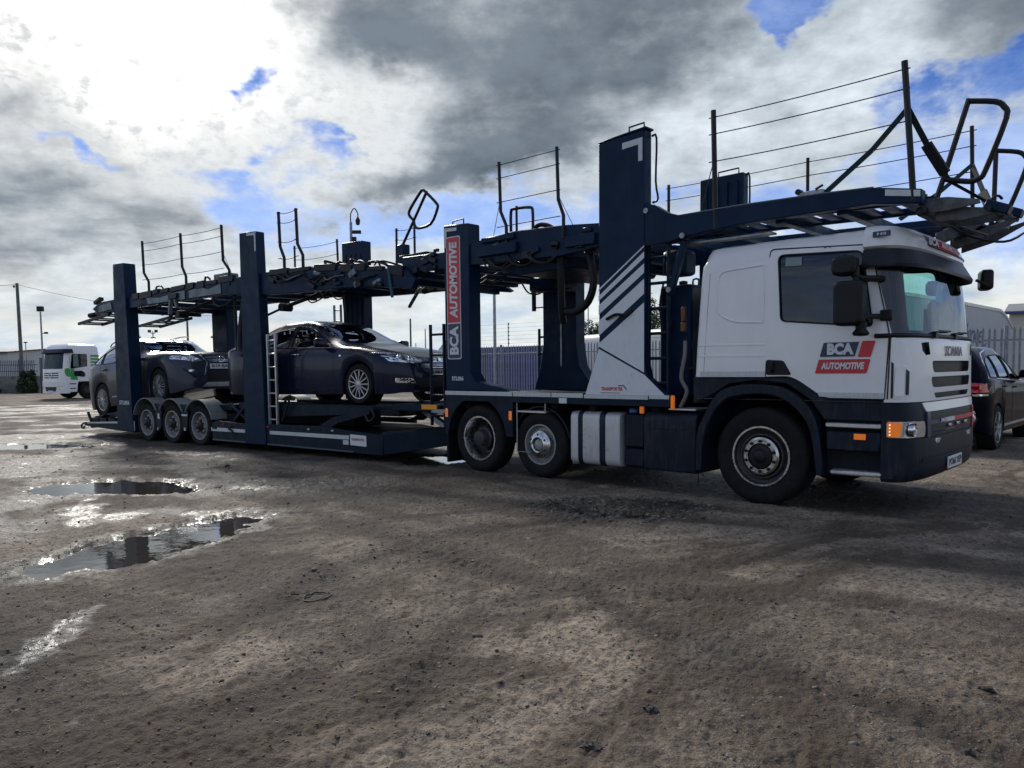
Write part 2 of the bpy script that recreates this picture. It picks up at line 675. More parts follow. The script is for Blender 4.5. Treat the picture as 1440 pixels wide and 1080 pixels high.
ink = mat('black ink', (.012, .012, .014), .5)
# ------------------------------------------------------------------ ground
def lattice(seed):
    return np.random.RandomState(seed).rand(256, 256).astype(np.float32)


def vnoise(x, y, L):
    xi, yi = np.floor(x).astype(int), np.floor(y).astype(int)
    fx, fy = x - xi, y - yi
    fx, fy = fx * fx * (3 - 2 * fx), fy * fy * (3 - 2 * fy)
    g = lambda i, j: L[(xi + i) & 255, (yi + j) & 255]
    return (g(0, 0) * (1 - fx) + g(1, 0) * fx) * (1 - fy) + (g(0, 1) * (1 - fx) + g(1, 1) * fx) * fy


def fbm(x, y, f, oct_, seed, gain=.5):
    a, s, n = 1., 0., 0.
    for i in range(oct_):
        s = s + a * (vnoise(x * f + 17 * i, y * f + 31 * i, lattice(seed + i)) - .5)
        n += a
        a *= gain
        f *= 2.03
    return s / n * 2


def dist_path(x, y, pts):
    d = np.full_like(x, 1e9)
    for (ax, ay), (bx, by) in zip(pts[:-1], pts[1:]):
        vx, vy = bx - ax, by - ay
        t = np.clip(((x - ax) * vx + (y - ay) * vy) / (vx * vx + vy * vy), 0, 1)
        d = np.minimum(d, np.hypot(x - ax - t * vx, y - ay - t * vy))
    return d


def path_coords(x, y, pts):
    d = np.full_like(x, 1e9)
    al = np.zeros_like(x)
    sg = np.zeros_like(x)
    s0 = 0.
    for (ax, ay), (bx, by) in zip(pts[:-1], pts[1:]):
        vx, vy = bx - ax, by - ay
        L = math.hypot(vx, vy)
        t = np.clip(((x - ax) * vx + (y - ay) * vy) / (L * L), 0, 1)
        e = np.hypot(x - ax - t * vx, y - ay - t * vy)
        m_ = e < d
        al = np.where(m_, s0 + t * L, al)
        sg = np.where(m_, ((x - ax) * vy - (y - ay) * vx) / L, sg)
        d = np.where(m_, e, d)
        s0 += L
    return d, al, sg


# basins: centre, half sizes, angle of the long axis, depth, water level or None
BASINS = [((-13.75, -4.15), (1.75, .55), R(38), .095, -.022),
          ((-6.65, -4.98), (1.05, .66), R(40), .095, -.022),
          ((-3.08, -6.05), (1.32, .46), R(110), .095, -.022),
          ((-5.70, -.55), (.72, .50), R(130), .095, -.022),
          ((-.98, -2.30), (.66, .52), R(40), .050, -.045)]
WETS = [((-1.05, -7.42), (.70, .15), R(-38)), ((-5.05, -5.95), (1.1, .22), R(-22)), ((-2.75, -6.85), (.4, .22), R(-50)), ((-4.5, -5.75), (.5, .22), R(-40)),
        ((-13.2, -2.6), (3.4, .5), R(-4)), ((-9.8, -2.7), (1.6, .45), R(4)), ((-2.75, -6.75), (.45, .3), R(-60)),
        ((-3.9, -5.1), (.5, .3), R(40)), ((-5.3, -4.0), (.8, .3), R(30))]
RUTS = [([(0.5, -4.7), (.77, -4.94), (1.44, -5.17), (1.93, -5.24), (2.29, -5.3), (2.61, -5.33), (2.9, -5.45), (3.4, -5.7)], .085),
        ([(-.65, -6.36), (-1.15, -5.51), (-1.39, -4.34), (-1.13, -3.34), (-.72, -2.31)], .11),
        ([(.46, -7.15), (.25, -6.47), (.28, -5.37), (.67, -3.95), (1.26, -2.9), (2.34, -2.52), (4, -2.2)], .13),
        ([(.98, -6.69), (.54, -5.96), (.38, -5.09), (.81, -4.62), (2.0, -3.9)], .10),
        ([(-9, -3.6), (-5, -3.1), (-2, -2.75), (1, -2.0), (4, -1.3)], .16),
        ([(-9, -6.2), (-5.4, -7), (-2.6, -7.4), (-1.2, -7.6), (.4, -7.9)], .12),
        ([(-12, -3.2), (-8, -3.9), (-5, -4.2), (-2.6, -4.6), (.2, -4.9)], .14)]


def ell(x, y, c, h, a):
    dx, dy = x - c[0], y - c[1]
    u = dx * math.cos(a) + dy * math.sin(a)
    v = -dx * math.sin(a) + dy * math.cos(a)
    return np.sqrt((u / h[0]) ** 2 + (v / h[1]) ** 2)


def height(x, y):
    near = np.exp(-((x - ORI.x) ** 2 + (y - ORI.y) ** 2) / 30. ** 2)
    z = .012 * fbm(x, y, .45, 4, 11) + .010 * fbm(x, y, 2.2, 4, 31, .6) + .014 * np.abs(fbm(x, y, 9., 3, 51, .6)) + .011 * fbm(x, y, 30., 2, 71) + .004 * np.clip(fbm(x, y, 52., 1, 77) * 2 - .4, 0, 1)
    z = z * (.25 + .75 * near)
    for pts, w in RUTS:
        d, al, sg = path_coords(x, y, pts)
        q = 1 + .35 * fbm(x, y, 1.7, 3, 91)
        tread = np.exp(-(d / (1.15 * w)) ** 4) * np.sin(2 * math.pi * (al / .105 + np.abs(sg) * 3.2)) * np.clip(.5 + 1.4 * fbm(x, y, 1.1, 3, 95), 0, 1)
        z = z + near * .0055 * tread
        z = z + near * (-.014 * np.exp(-(d / w) ** 2) + .009 * np.exp(-((d - 2.1 * w) / (.8 * w)) ** 2)) * q
    for c, h, a, dep, wl in BASINS:
        e = ell(x, y, c, h, a) + .42 * fbm(x, y, 1.6, 4, 101) + .30 * fbm(x, y, 7., 4, 131, .6)
        z = z - dep * np.clip(1.15 - e * e, 0, 1) ** .8
        if wl > -.04:
            e0 = ell(x, y, c, h, a)
            rim = (e > 1.06) & (e0 < 1.9)
            z = np.where(rim, np.maximum(z, wl + .003 + .010 * np.clip(e - 1.06, 0, 1)), z)
    return z


def wetness_and_shade(x, y):
    w = np.zeros_like(x)
    for c, h, a, dep, wl in BASINS:
        e = ell(x, y, c, h, a) + .42 * fbm(x, y, 1.6, 4, 101) + .4 * fbm(x, y, 6., 3, 141)
        w = np.maximum(w, np.clip((1.55 - e) / .75, 0, 1))
    for c, h, a in WETS:
        e = ell(x, y, c, h, a) + 1.1 * fbm(x, y, 3.4, 5, 151, .65)
        w = np.maximum(w, .95 * np.clip((1.10 - e) / .7, 0, 1))
    # the low left side of the yard stays damp
    ax = (x - ORI.x) * RT.x + (y - ORI.y) * RT.y
    w = np.maximum(w, .72 * np.clip((-.6 - ax + 2.4 * fbm(x, y, .55, 4, 191)) / 2.5, 0, 1) * np.clip(.68 + 1.0 * fbm(x, y, 1.1, 4, 195), 0, 1))
    w = np.maximum(w, .42 * np.clip(1.8 * fbm(x, y, .6, 5, 199, .6) - .15, 0, 1))
    # shade below the lorry and trailer, put into this mask as darker ground
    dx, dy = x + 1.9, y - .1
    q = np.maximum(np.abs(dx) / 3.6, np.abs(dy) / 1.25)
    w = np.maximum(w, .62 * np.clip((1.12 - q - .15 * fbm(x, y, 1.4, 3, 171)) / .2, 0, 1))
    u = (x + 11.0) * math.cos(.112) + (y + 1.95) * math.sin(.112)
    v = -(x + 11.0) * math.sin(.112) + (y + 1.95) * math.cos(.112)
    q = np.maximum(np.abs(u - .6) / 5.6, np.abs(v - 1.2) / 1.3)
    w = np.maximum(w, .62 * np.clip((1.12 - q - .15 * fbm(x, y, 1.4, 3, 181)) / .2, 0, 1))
    return w


def mudmask(x, y):
    m_ = np.zeros_like(x)
    for pts, w in RUTS:
        d = dist_path(x, y, pts)
        m_ = np.maximum(m_, np.exp(-(d / (1.4 * w)) ** 2) * np.clip(.75 + .8 * fbm(x, y, 1.2, 4, 161), 0, 1))
    return m_


def make_ground():
    th = np.concatenate([np.linspace(-180, -46, 20)[:-1], np.linspace(-46, -40, 10)[:-1], np.linspace(-40, 40, 620),
                         np.linspace(40, 46, 10)[1:], np.linspace(46, 180, 20)[1:-1]])
    th = np.radians(th)
    rr = np.concatenate([np.linspace(.15, 1.9, 7)[:-1], np.geomspace(1.9, 50, 540), np.geomspace(50, 2200, 26)[1:]])
    T, Rr = np.meshgrid(th, rr)
    a, b = Rr * np.sin(T), Rr * np.cos(T)
    x = ORI.x + a * RT.x + b * DP.x
    y = ORI.y + a * RT.y + b * DP.y
    z = height(x, y)
    nr, nt = T.shape
    co = np.stack([x, y, z], -1).reshape(-1, 3)
    co = np.vstack([co, [[ORI.x, ORI.y, 0]]]).astype(np.float32)
    i, j = np.meshgrid(np.arange(nr - 1), np.arange(nt), indexing='ij')
    k = (j + 1) % nt
    q = np.stack([i * nt + j, (i + 1) * nt + j, (i + 1) * nt + k, i * nt + k], -1).reshape(-1, 4)
    j = np.arange(nt)
    tri = np.stack([np.full(nt, nr * nt), j, (j + 1) % nt], -1)
    me = bpy.data.meshes.new('ground')
    me.vertices.add(len(co))
    me.vertices.foreach_set('co', co.ravel())
    loops = np.concatenate([q.ravel(), tri.ravel()])
    me.loops.add(len(loops))
    me.loops.foreach_set('vertex_index', loops.astype(np.int32))
    n4, n3 = len(q), len(tri)
    me.polygons.add(n4 + n3)
    st = np.concatenate([np.arange(n4) * 4, n4 * 4 + np.arange(n3) * 3]).astype(np.int32)
    me.polygons.foreach_set('loop_start', st)
    me.polygons.foreach_set('use_smooth', np.ones(n4 + n3, bool))
    me.update(calc_edges=True)
    me.validate()
    for nm, fn in (('wet_shade', wetness_and_shade), ('mud', mudmask)):
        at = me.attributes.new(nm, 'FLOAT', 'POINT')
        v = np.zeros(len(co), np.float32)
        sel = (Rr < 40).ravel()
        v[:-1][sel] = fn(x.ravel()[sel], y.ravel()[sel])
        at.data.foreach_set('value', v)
    return me


def ground_material():
    M = bpy.data.materials.new('muddy hardcore')
    M.use_nodes = True
    t = NT(M.node_tree)
    b = t.n['Principled BSDF']
    P = t.node('ShaderNodeNewGeometry').outputs['Position']
    wet_shade = t.node('ShaderNodeAttribute', attribute_name='wet_shade').outputs['Fac']
    mud = t.node('ShaderNodeAttribute', attribute_name='mud').outputs['Fac']
    along = t.v('ADD', t.v('MULTIPLY', P, (.35, 1.3, 1.)), (3., 1., 0.))   # wheels drag dirt along the yard's traffic direction
    nA = t.noise(P, .33, 6, .62, .4)
    nB = t.noise(along, 1.1, 7, .62, .5)
    nC = t.noise(P, 4.2, 7, .65, .3)
    nD = t.noise(P, 26., 5, .65)
    nE = t.noise(P, 120., 3, .6)
    vo = t.node('ShaderNodeTexVoronoi', feature='F1')
    t.put(vo.inputs['Vector'], P)
    vo.inputs['Scale'].default_value = 42.
    vcol = vo.outputs['Color']
    vd = vo.outputs['Distance']
    big = t.smooth(t.m('ADD', t.m('MULTIPLY', nA, .55), t.m('MULTIPLY', nB, .45)), .42, .58)
    base = t.mix(big, (.092, .066, .044), (.335, .268, .198))
    base = t.mix(t.smooth(nC, .36, .58), t.mix(.45, base, (.060, .046, .034)), base)
    base = t.mix(t.m('MULTIPLY', t.smooth(nC, .60, .72), .5), base, (.40, .37, .325))
    base = t.mix(t.m('MULTIPLY', t.smooth(nD, .49, .60), .70), base, (.046, .036, .027))
    base = t.mix(t.m('MULTIPLY', t.smooth(nE, .54, .68), .5), base, (.34, .31, .27))
    base = t.mix(t.m('MULTIPLY', t.smooth(nE, .46, .34), .5), base, (.035, .029, .024))
    # small pebbles sunk in the dirt
    sepv = t.node('ShaderNodeSeparateColor')
    t.put(sepv.inputs[0], vcol)
    peb = t.m('MULTIPLY', t.m('GREATER_THAN', sepv.outputs[0], .80), t.smooth(vd, .25, .42, 1., 0.))
    base = t.mix(t.m('MULTIPLY', peb, .7), base, t.mix(sepv.outputs[1], (.07, .065, .06), (.30, .28, .26)))
    nF = t.noise(t.v('ADD', t.v('MULTIPLY', P, (1.2, .5, 1.)), (9., 4., 0.)), .55, 7, .66, 1.2)
    base = t.mix(t.m('MULTIPLY', t.smooth(nF, .49, .60), .85), base, (.062, .043, .029))
    base = t.mix(t.m('MULTIPLY', mud, .85), base, (.042, .032, .024))
    wn = t.smooth(t.m('ADD', wet_shade, t.m('MULTIPLY', t.m('SUBTRACT', nC, .5), .8)), .25, .65)
    base = t.mix(t.m('MULTIPLY', wn, .72), base, (.030, .026, .022))  # darkens wet soil and the painted shade below the vehicles
    t.put(b.inputs['Base Color'], base)
    rough = t.m('MULTIPLY_ADD', wn, -.30, .92)
    film = t.smooth(t.m('ADD', wet_shade, t.m('MULTIPLY', t.m('SUBTRACT', t.m('MULTIPLY_ADD', nC, .6, t.m('MULTIPLY', nD, .4)), .5), 2.2)), .80, 1.0)
    rough = t.m('SUBTRACT', rough, t.m('MULTIPLY', film, .34), clamp=True)
    t.put(b.inputs['Roughness'], rough)
    b.inputs['Specular IOR Level'].default_value = .35
    hgt = t.m('ADD', t.m('MULTIPLY', nC, .9), t.m('ADD', t.m('MULTIPLY', nD, .5), t.m('ADD', t.m('MULTIPLY', nE, .10), t.m('MULTIPLY', peb, .25))))
    bn = t.node('ShaderNodeBump')
    t.put(bn.inputs['Strength'], t.m('MULTIPLY_ADD', film, -.45, 1.))
    bn.inputs['Distance'].default_value = .045
    t.put(bn.inputs['Height'], hgt)
    t.l.new(bn.outputs[0], b.inputs['Normal'])
    return M


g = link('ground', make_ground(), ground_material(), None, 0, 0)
tag(g, 'muddy uneven brown yard surface with tyre tracks and stones', 'ground', kind='structure')

water = bpy.data.materials.new('muddy water')
water.use_nodes = True
wt = NT(water.node_tree)
wb = wt.n['Principled BSDF']
wb.inputs['Base Color'].default_value = (.045, .039, .031, 1)
wb.inputs['Roughness'].default_value = .025
wb.inputs['IOR'].default_value = 1.6
wbn = wt.node('ShaderNodeBump')
wbn.inputs['Strength'].default_value = .05
wbn.inputs['Distance'].default_value = .02
wt.put(wbn.inputs['Height'], wt.noise(wt.node('ShaderNodeNewGeometry').outputs['Position'], 7., 3))
wt.l.new(wbn.outputs[0], wb.inputs['Normal'])
PUD = ['puddle at the left edge of the yard reflecting sky', 'round puddle behind the trailer, dark where it mirrors the trailer',
       'long narrow puddle nearest the camera', 'puddle under the coupling between trailer and lorry', 'dark shallow gravel puddle beside the fuel tank']
for (c, h, a, dep, wl), lab in zip(BASINS, PUD):
    mb = MB()
    ring = []
    for k in range(48):
        q = 2 * math.pi * k / 48
        u, v = h[0] * 1.5 * math.cos(q), h[1] * 1.5 * math.sin(q)
        ring.append(mb.b.verts.new((c[0] + u * math.cos(a) - v * math.sin(a), c[1] + u * math.sin(a) + v * math.cos(a), wl)))
    mb.b.faces.new(ring)
    tag(mb.build('puddle', water), lab, 'puddle', kind='structure')


def scatter_stones():
    ico = bmesh.new()
    bmesh.ops.create_icosphere(ico, subdivisions=1, radius=1)
    V = np.array([v.co[:] for v in ico.verts])
    Fc = np.array([[v.index for v in f.verts] for f in ico.faces])
    ico.free()
    rs = np.random.RandomState(3)
    N = 15000
    r = np.exp(rs.uniform(math.log(2.2), math.log(17), N))
    th = np.radians(rs.uniform(-39, 39, N))
    x = ORI.x + r * np.sin(th) * RT.x + r * np.cos(th) * DP.x
    y = ORI.y + r * np.sin(th) * RT.y + r * np.cos(th) * DP.y
    dens = fbm(x, y, .8, 4, 201) + .8 * mudmask(x, y) + .5 * wetness_and_shade(x, y)
    keep = dens > rs.uniform(-.5, .5, N)
    x, y, r = x[keep], y[keep], r[keep]
    n = len(x)
    s = .0025 + .0045 * rs.rand(n) ** 2 + .0012 * r * rs.rand(n) ** 2
    big = rs.rand(n) < .012
    s[big] *= 2.4
    # gravel in the dark puddle by the tank
    c = BASINS[4]
    n2 = 700
    a2 = rs.uniform(0, 2 * math.pi, n2)
    q = np.sqrt(rs.rand(n2)) * 1.5
    x2 = c[0][0] + q * c[1][0] * np.cos(a2) * math.cos(c[2]) - q * c[1][1] * np.sin(a2) * math.sin(c[2])
    y2 = c[0][1] + q * c[1][0] * np.cos(a2) * math.sin(c[2]) + q * c[1][1] * np.sin(a2) * math.cos(c[2])
    s2 = .008 + .020 * rs.rand(n2) ** 2
    x, y, s = np.concatenate([x, x2]), np.concatenate([y, y2]), np.concatenate([s, s2])
    n = len(x)
    z = height(x, y)
    verts = np.empty((n, 12, 3), np.float32)
    for i in range(n):
        e = rs.uniform(.55, 1.5, 3) * (1, 1, .5)
        j = V * (1 + rs.uniform(-.38, .38, (12, 1)))
        t_ = rs.uniform(0, 6.28)
        cc, ss = math.cos(t_), math.sin(t_)
        p = j * e * s[i]
        verts[i, :, 0] = x[i] + p[:, 0] * cc - p[:, 1] * ss
        verts[i, :, 1] = y[i] + p[:, 0] * ss + p[:, 1] * cc
        verts[i, :, 2] = z[i] + p[:, 2] + s[i] * .02
    faces = (Fc[None] + (np.arange(n) * 12)[:, None, None]).reshape(-1, 3)
    me = bpy.data.meshes.new('gravel')
    me.vertices.add(n * 12)
    me.vertices.foreach_set('co', verts.ravel())
    me.loops.add(faces.size)
    me.loops.foreach_set('vertex_index', faces.ravel().astype(np.int32))
    me.polygons.add(len(faces))
    me.polygons.foreach_set('loop_start', (np.arange(len(faces)) * 3).astype(np.int32))
    me.update(calc_edges=True)
    M = bpy.data.materials.new('stones')
    M.use_nodes = True
    t = NT(M.node_tree)
    rp = t.node('ShaderNodeNewGeometry').outputs['Random Per Island']
    cr = t.node('ShaderNodeValToRGB')
    cr.color_ramp.elements[0].color = (.022, .019, .016, 1)
    cr.color_ramp.elements[1].color = (.22, .20, .18, 1)
    e = cr.color_ramp.elements.new(.62)
    e.color = (.085, .074, .063, 1)
    t.put(cr.inputs[0], rp)
    b = t.n['Principled BSDF']
    t.l.new(cr.outputs[0], b.inputs['Base Color'])
    b.inputs['Roughness'].default_value = .8
    tag(link('gravel', me, M, None, 0, 0), 'loose stones and clods scattered over the muddy yard', 'gravel', kind='stuff')


scatter_stones()

# a loop of wire lying on the mud
wpts = []
cx, cy = -.66, -6.02
for k in range(22):
    q = math.pi * 2 * k / 21 * .98
    wpts.append((cx + .085 * math.cos(q) * RT.x + .095 * math.sin(q) * DP.x, cy + .085 * math.cos(q) * RT.y + .095 * math.sin(q) * DP.y, 0))
wpts = [Vector((p[0], p[1], float(height(np.array([p[0]]), np.array([p[1]]))[0]) + .006)) for p in wpts]
o_ = Vector((wpts[10].x - .05 * RT.x + .02 * DP.x, wpts[10].y - .05 * RT.y + .02 * DP.y, wpts[10].z + .004))
mb = MB().tube(smoothpts(wpts, 3, False), .0045, 6)
mb.tube([o_, o_ - RT * .05 + Vector((0, 0, .004))], .0045, 6)
tag(mb.build('wire_loop', black), 'small loop of black wire lying on the mud', 'wire')
# dark lumps of mud
clodm = mat('mud lump', (.022, .018, .015), .8, var=.4, scale=40, bump=.4, bscale=60)
CL = [(1.75, -5.99, .034, 'dark mud lump at the bottom centre of the yard'), (2.76, -4.85, .028, 'dark mud lump near the right edge of the yard'),
      (1.78, -6.42, .036, 'largest mud lump, at the very bottom of the picture'), (2.82, -5.51, .03, 'rounded mud lump at the bottom right corner')]
for x, y, s_, lab in CL:
    mb = MB()
    bmesh.ops.create_icosphere(mb.b, subdivisions=3, radius=s_)
    for v in mb.b.verts:
        n_ = noise.noise(v.co * 45 + Vector((x * 9, y * 9, 0))) * .75 + noise.noise(v.co * 130 + Vector((x, y, 3))) * .45
        v.co = Vector((v.co.x * 1.15, v.co.y * .85, v.co.z * .45)) * (.85 + n_)
    z = float(height(np.array([x]), np.array([y]))[0])
    tag(mb.build('mud_clod', clodm, None, 0, 25, (x, y, z + s_ * .12)), lab, 'mud lump', 'mud lumps in the foreground')

# ------------------------------------------------------------------ fences, buildings and trees behind
def pale_mesh(h):
    mb = MB()
    prof = [(-.034, .0), (-.030, .006), (-.012, .0), (0, .014), (.012, .0), (.030, .006), (.034, .0), (.030, -.003), (.012, -.006), (0, .006), (-.012, -.006), (-.030, -.003)]
    r0 = [(x, y, 0) for x, y in prof]
    r1 = [(x, y, h - .07) for x, y in prof]
    r2 = [(x * .12, y, h) for x, y in prof]
    mb.quadring([r0, r1, r2])
    return mb.mesh('pale')


fence_steel = mat('fence steel', (.27, .29, .32), .5, .0, var=.25, scale=5, dirt=(.22, .21, .20), dirtamt=.4)
concrete = mat('concrete', (.20, .19, .17), .9, var=.3, scale=3, bump=.3, bscale=20, dirt=(.06, .06, .05), dirtamt=.5)


def palisade(label, A, B, z0, h, pitch, posts, fence_steel):
    A, B = Vector(A), Vector(B)
    d = (B - A)
    L = d.length
    d.normalize()
    ang = math.atan2(d.y, d.x)
    t = thing('palisade_fence', label, 'fence', A, ang)
    pm = pale_mesh(h)
    n = int(L / pitch)
    for i in range(n):
        o = link('pale', pm, fence_steel, t, 0, 0, (i * pitch + rnd.uniform(-.006, .006), -.03, z0 + rnd.uniform(-.012, .012)))
        o.rotation_euler = (0, rnd.uniform(-.006, .006), 0)
    for z in (z0 + .35, z0 + h - .35):
        MB().span(0, L, 0, .045, z - .025, z + .025).build('rail', fence_steel, t, .004)
    po = MB().span(-.05, .05, .05, .12, 0, z0 + h + .05).mesh('post')
    for p in posts: link('post', po, fence_steel, t, .004, 35, (p, 0, 0))
    return t


FA, FB = yard(-2.55, 36.25), yard(14.9, 20.5)
fr = palisade('long grey palisade fence behind the lorry, reaching the right edge', FA, FB, .04, 2.36, .15, [0, 2.75, 5.5, 8.25, 11, 13.75, 16.5, 19.25, 22], fence_steel)
for p in (0.45, 3.2):
    ep = MB().tube([(p, .08, 1.2), (p, .08, 3.42)], .022, 6).build('electric_post', galv, fr)
    q = MB()
    for k in range(6): q.cyl((p + .03, .08, 2.5 + k * .17), .028, .05, 'z', 8)
    q.build('insulator', black, ep)
wq = MB()
for k in range(6): wq.tube([(0, .08, 2.5 + k * .17), (12, .08, 2.5 + k * .17)], .004, 4)
tag(wq.build('fence_wire', cable, fr), kind='stuff')

WA, WB = yard(-46.2, 57), yard(-33.8, 55)
fl = palisade('grey palisade fence on top of the low wall at the left edge', WA, WB, 1.2, 1.15, .15, [0, 2.75, 5.5, 8.25, 11], mat('shaded fence steel', (.085, .10, .15), .55, var=.2))  # shade on this fence is put into a darker steel colour
ww = thing('boundary_wall', 'low weathered concrete wall under the fence at the left edge', 'wall', WA, math.atan2((WB - WA).y, (WB - WA).x))
MB().span(0, 12.5, .0, .25, 0, 1.14).build('wall', concrete, ww, .02)
MB().span(0, 12.5, -.02, .27, 1.14, 1.2).build('coping', concrete, ww, .01)
pst = mat('gate post steel', (.13, .15, .17), .6, .3, var=.2)
for r_, lab in ((-33.5, 'square steel gate post at the end of the left wall'), (-32.75, 'second steel gate post, next to the white and green lorry')):
    gp = thing('gate_post', lab, 'post', yard(r_, 55))
    MB().box((0, 0, 1.22), (.24, .24, 2.44)).build('post', pst, gp, .01)
    MB().box((0, 0, 2.46), (.27, .27, .05)).build('cap', pst, gp, .008)
gt = thing('yard_gate', 'grey barred gate between the two steel gate posts', 'gate', yard(-33.5, 55), YAW)
for z in (.4, 2.1): MB().span(.1, .78, -.02, .02, z - .03, z + .03).build('rail', fence_steel, gt)
for k in range(5): MB().span(.16 + k * .13, .2 + k * .13, -.015, .015, .15, 2.35).build('bar', fence_steel, gt)


def leaf_mass(name, lab, cat, centre, size, n, leaf, col, parent=None, fill=.35, seed=1):
    rs = random.Random(seed)
    mb = MB()
    cl = []
    for k in range(16):
        p = Vector((rs.uniform(-1, 1), rs.uniform(-1, 1), rs.uniform(-1, 1)))
        if p.length > 1: p.normalize()
        cl.append((p * .75, rs.uniform(.25, .5)))
    for k in range(n):
        c, r = rs.choice(cl)
        q = Vector((rs.gauss(0, 1), rs.gauss(0, 1), rs.gauss(0, 1))).normalized() * r * rs.uniform(fill, 1) ** .5
        p = c + q
        P = Vector((p.x * size[0], p.y * size[1], p.z * size[2])) + Vector(centre)
        if P.z < .03: continue
        a = Vector((rs.gauss(0, 1), rs.gauss(0, 1), rs.gauss(0, .6))).normalized() * leaf * rs.uniform(.6, 1.3)
        b = a.orthogonal().normalized() * leaf * .45
        vs = [mb.b.verts.new(P + w) for w in (-a, b, a, -b)]
        mb.b.faces.new(vs)
    o = mb.build(name, col, parent, 0, 0, None, False)
    if lab: tag(o, lab, cat)
    return o


def leafmat(name, c):
    M = mat(name, c, .6)
    t = NT(M.node_tree)
    b = t.n['Principled BSDF']
    rp = t.node('ShaderNodeNewGeometry').outputs['Random Per Island']
    t.put(b.inputs['Base Color'], t.mix(rp, tuple(x * .55 for x in c), tuple(x * 1.5 for x in c)))
    return M


leaf1 = leafmat('hedge leaf', (.035, .055, .022))
leaf2 = leafmat('tree leaf', (.042, .068, .024))
bark = mat('bark', (.07, .055, .04), .9, var=.3, bump=.4)


def tree(lab, pos, hgt, rad, seed, n=2600):
    rs = random.Random(seed)
    t = thing('tree', lab, 'tree', pos)
    mb = MB().tube(smoothpts([(0, 0, 0), (.05, 0, hgt * .25), (-.03, .05, hgt * .5), (.0, 0, hgt * .8)], 4), [.16 * (1 - k / 16) for k in range(13)], 8)
    for k in range(8):
        a = rs.uniform(0, 6.28)
        z0 = hgt * rs.uniform(.3, .6)
        mb.tube([(0, 0, z0), (math.cos(a) * rad * .4, math.sin(a) * rad * .4, z0 + hgt * .12), (math.cos(a) * rad * .8, math.sin(a) * rad * .8, z0 + hgt * .25)], [.06, .045, .015], 6)
    mb.build('trunk', bark, t)
    leaf_mass('crown', None, None, (0, 0, hgt * .68), (rad, rad, hgt * .36), n, .11, leaf2, t, .2, seed)


tree('dark round tree showing over the white cabin roof between the columns', yard(6.0, 60), 5.1, 1.55, 3)
tree('taller dark tree seen through the ladder beside the white cab', yard(10.3, 56), 6.4, 1.5, 4)
tree('dark tree beyond the fence just right of the narrower one', yard(8.3, 62), 5.2, 1.4, 6)
leaf_mass('ivy_bush', 'dark green ivy bush growing over the end of the low left wall', 'bush', yard(-34.1, 54.3, .80), (.85, .7, .95), 5200, .085, leaf1, None, .2, 8)
leaf_mass('weeds', 'brambles and weeds along the foot of the low left wall', 'weeds', yard(-37.3, 55.0, .3), (3.6, .5, .6), 4200, .07, leaf1, None, .2, 9)['kind'] = 'stuff'

clad_white = mat('pale cladding', (.50, .50, .48), .6, var=.06, scale=.4)
clad_grey = mat('grey cladding', (.34, .35, .36), .6, var=.08, scale=.4)
roof_dark = mat('dark sheet roof', (.075, .075, .08), .7, var=.15, scale=.5)
roof_grey = mat('grey sheet roof', (.27, .26, .25), .7, var=.15, scale=.5)
brick_brown = mat('brown walling', (.13, .095, .075), .85, var=.2, scale=2)
tan = mat('tan cladding', (.52, .49, .42), .6, var=.05, scale=.5)
blue_trim = mat('blue fascia', (.02, .05, .17), .5)


def shed(lab, pos, rz, L, W, wall_h, ridge, wallm, roofm, doors=0, fascia=None, panels=8):
    """a pitched-roof industrial building, long side towards the yard"""
    t = thing('warehouse', lab, 'building', pos, rz)
    MB().prism([(0, 0), (W, 0), (W, wall_h), (W / 2, ridge - .1), (0, wall_h)], 'x', 0, L).build('wall', wallm, t)
    o = .25
    MB().prism([(-o, wall_h - .1), (W / 2, ridge), (W / 2, ridge + .12), (-o, wall_h + .04)], 'x', -o, L + o).build('roof', roofm, t)
    MB().prism([(W + o, wall_h - .1), (W + o, wall_h + .04), (W / 2, ridge + .122), (W / 2, ridge + .002)], 'x', -o, L + o).build('roof', roofm, t)
    seam = MB().span(0, .08, -.035, .0, .2, wall_h - .12).mesh('seam')
    for k in range(panels): link('cladding_rib', seam, wallm, t, 0, 35, ((k + .5) * L / panels, 0, 0))
    gut = MB().span(-o, L + o, -o - .14, -o - .01, wall_h - .16, wall_h - .02)
    gut.build('gutter' if not fascia else 'fascia', fascia or roofm, t)
    for k in range(doors):
        x = L * (k + .6) / (doors + .2)
        MB().span(x - 1.6, x + 1.6, -.06, -.002, 0, min(3.2, wall_h - .6)).build('shutter_door', roof_grey, t)
    return t


shed('long low pale warehouse with a dark roof beyond the left fence', yard(-86, 92), YAW, 26, 16, 3.95, 4.45, clad_white, roof_dark, 1)
shed('small brown walled building with a grey roof behind the white and green lorry', yard(-47.2, 86), YAW - .05, 6.5, 9, 2.75, 3.7, brick_brown, roof_grey, 0)
shed('grey roofed warehouse behind the dark saloon on the trailer', yard(-28.4, 74), YAW + .08, 11.0, 14, 4.7, 6.2, clad_grey, roof_grey, 1)
shed('tan building with blue fascia at the right edge', yard(30.6, 47.5), YAW - .6, 14, 14, 4.5, 5.3, tan, roof_grey, 0, blue_trim, 22)

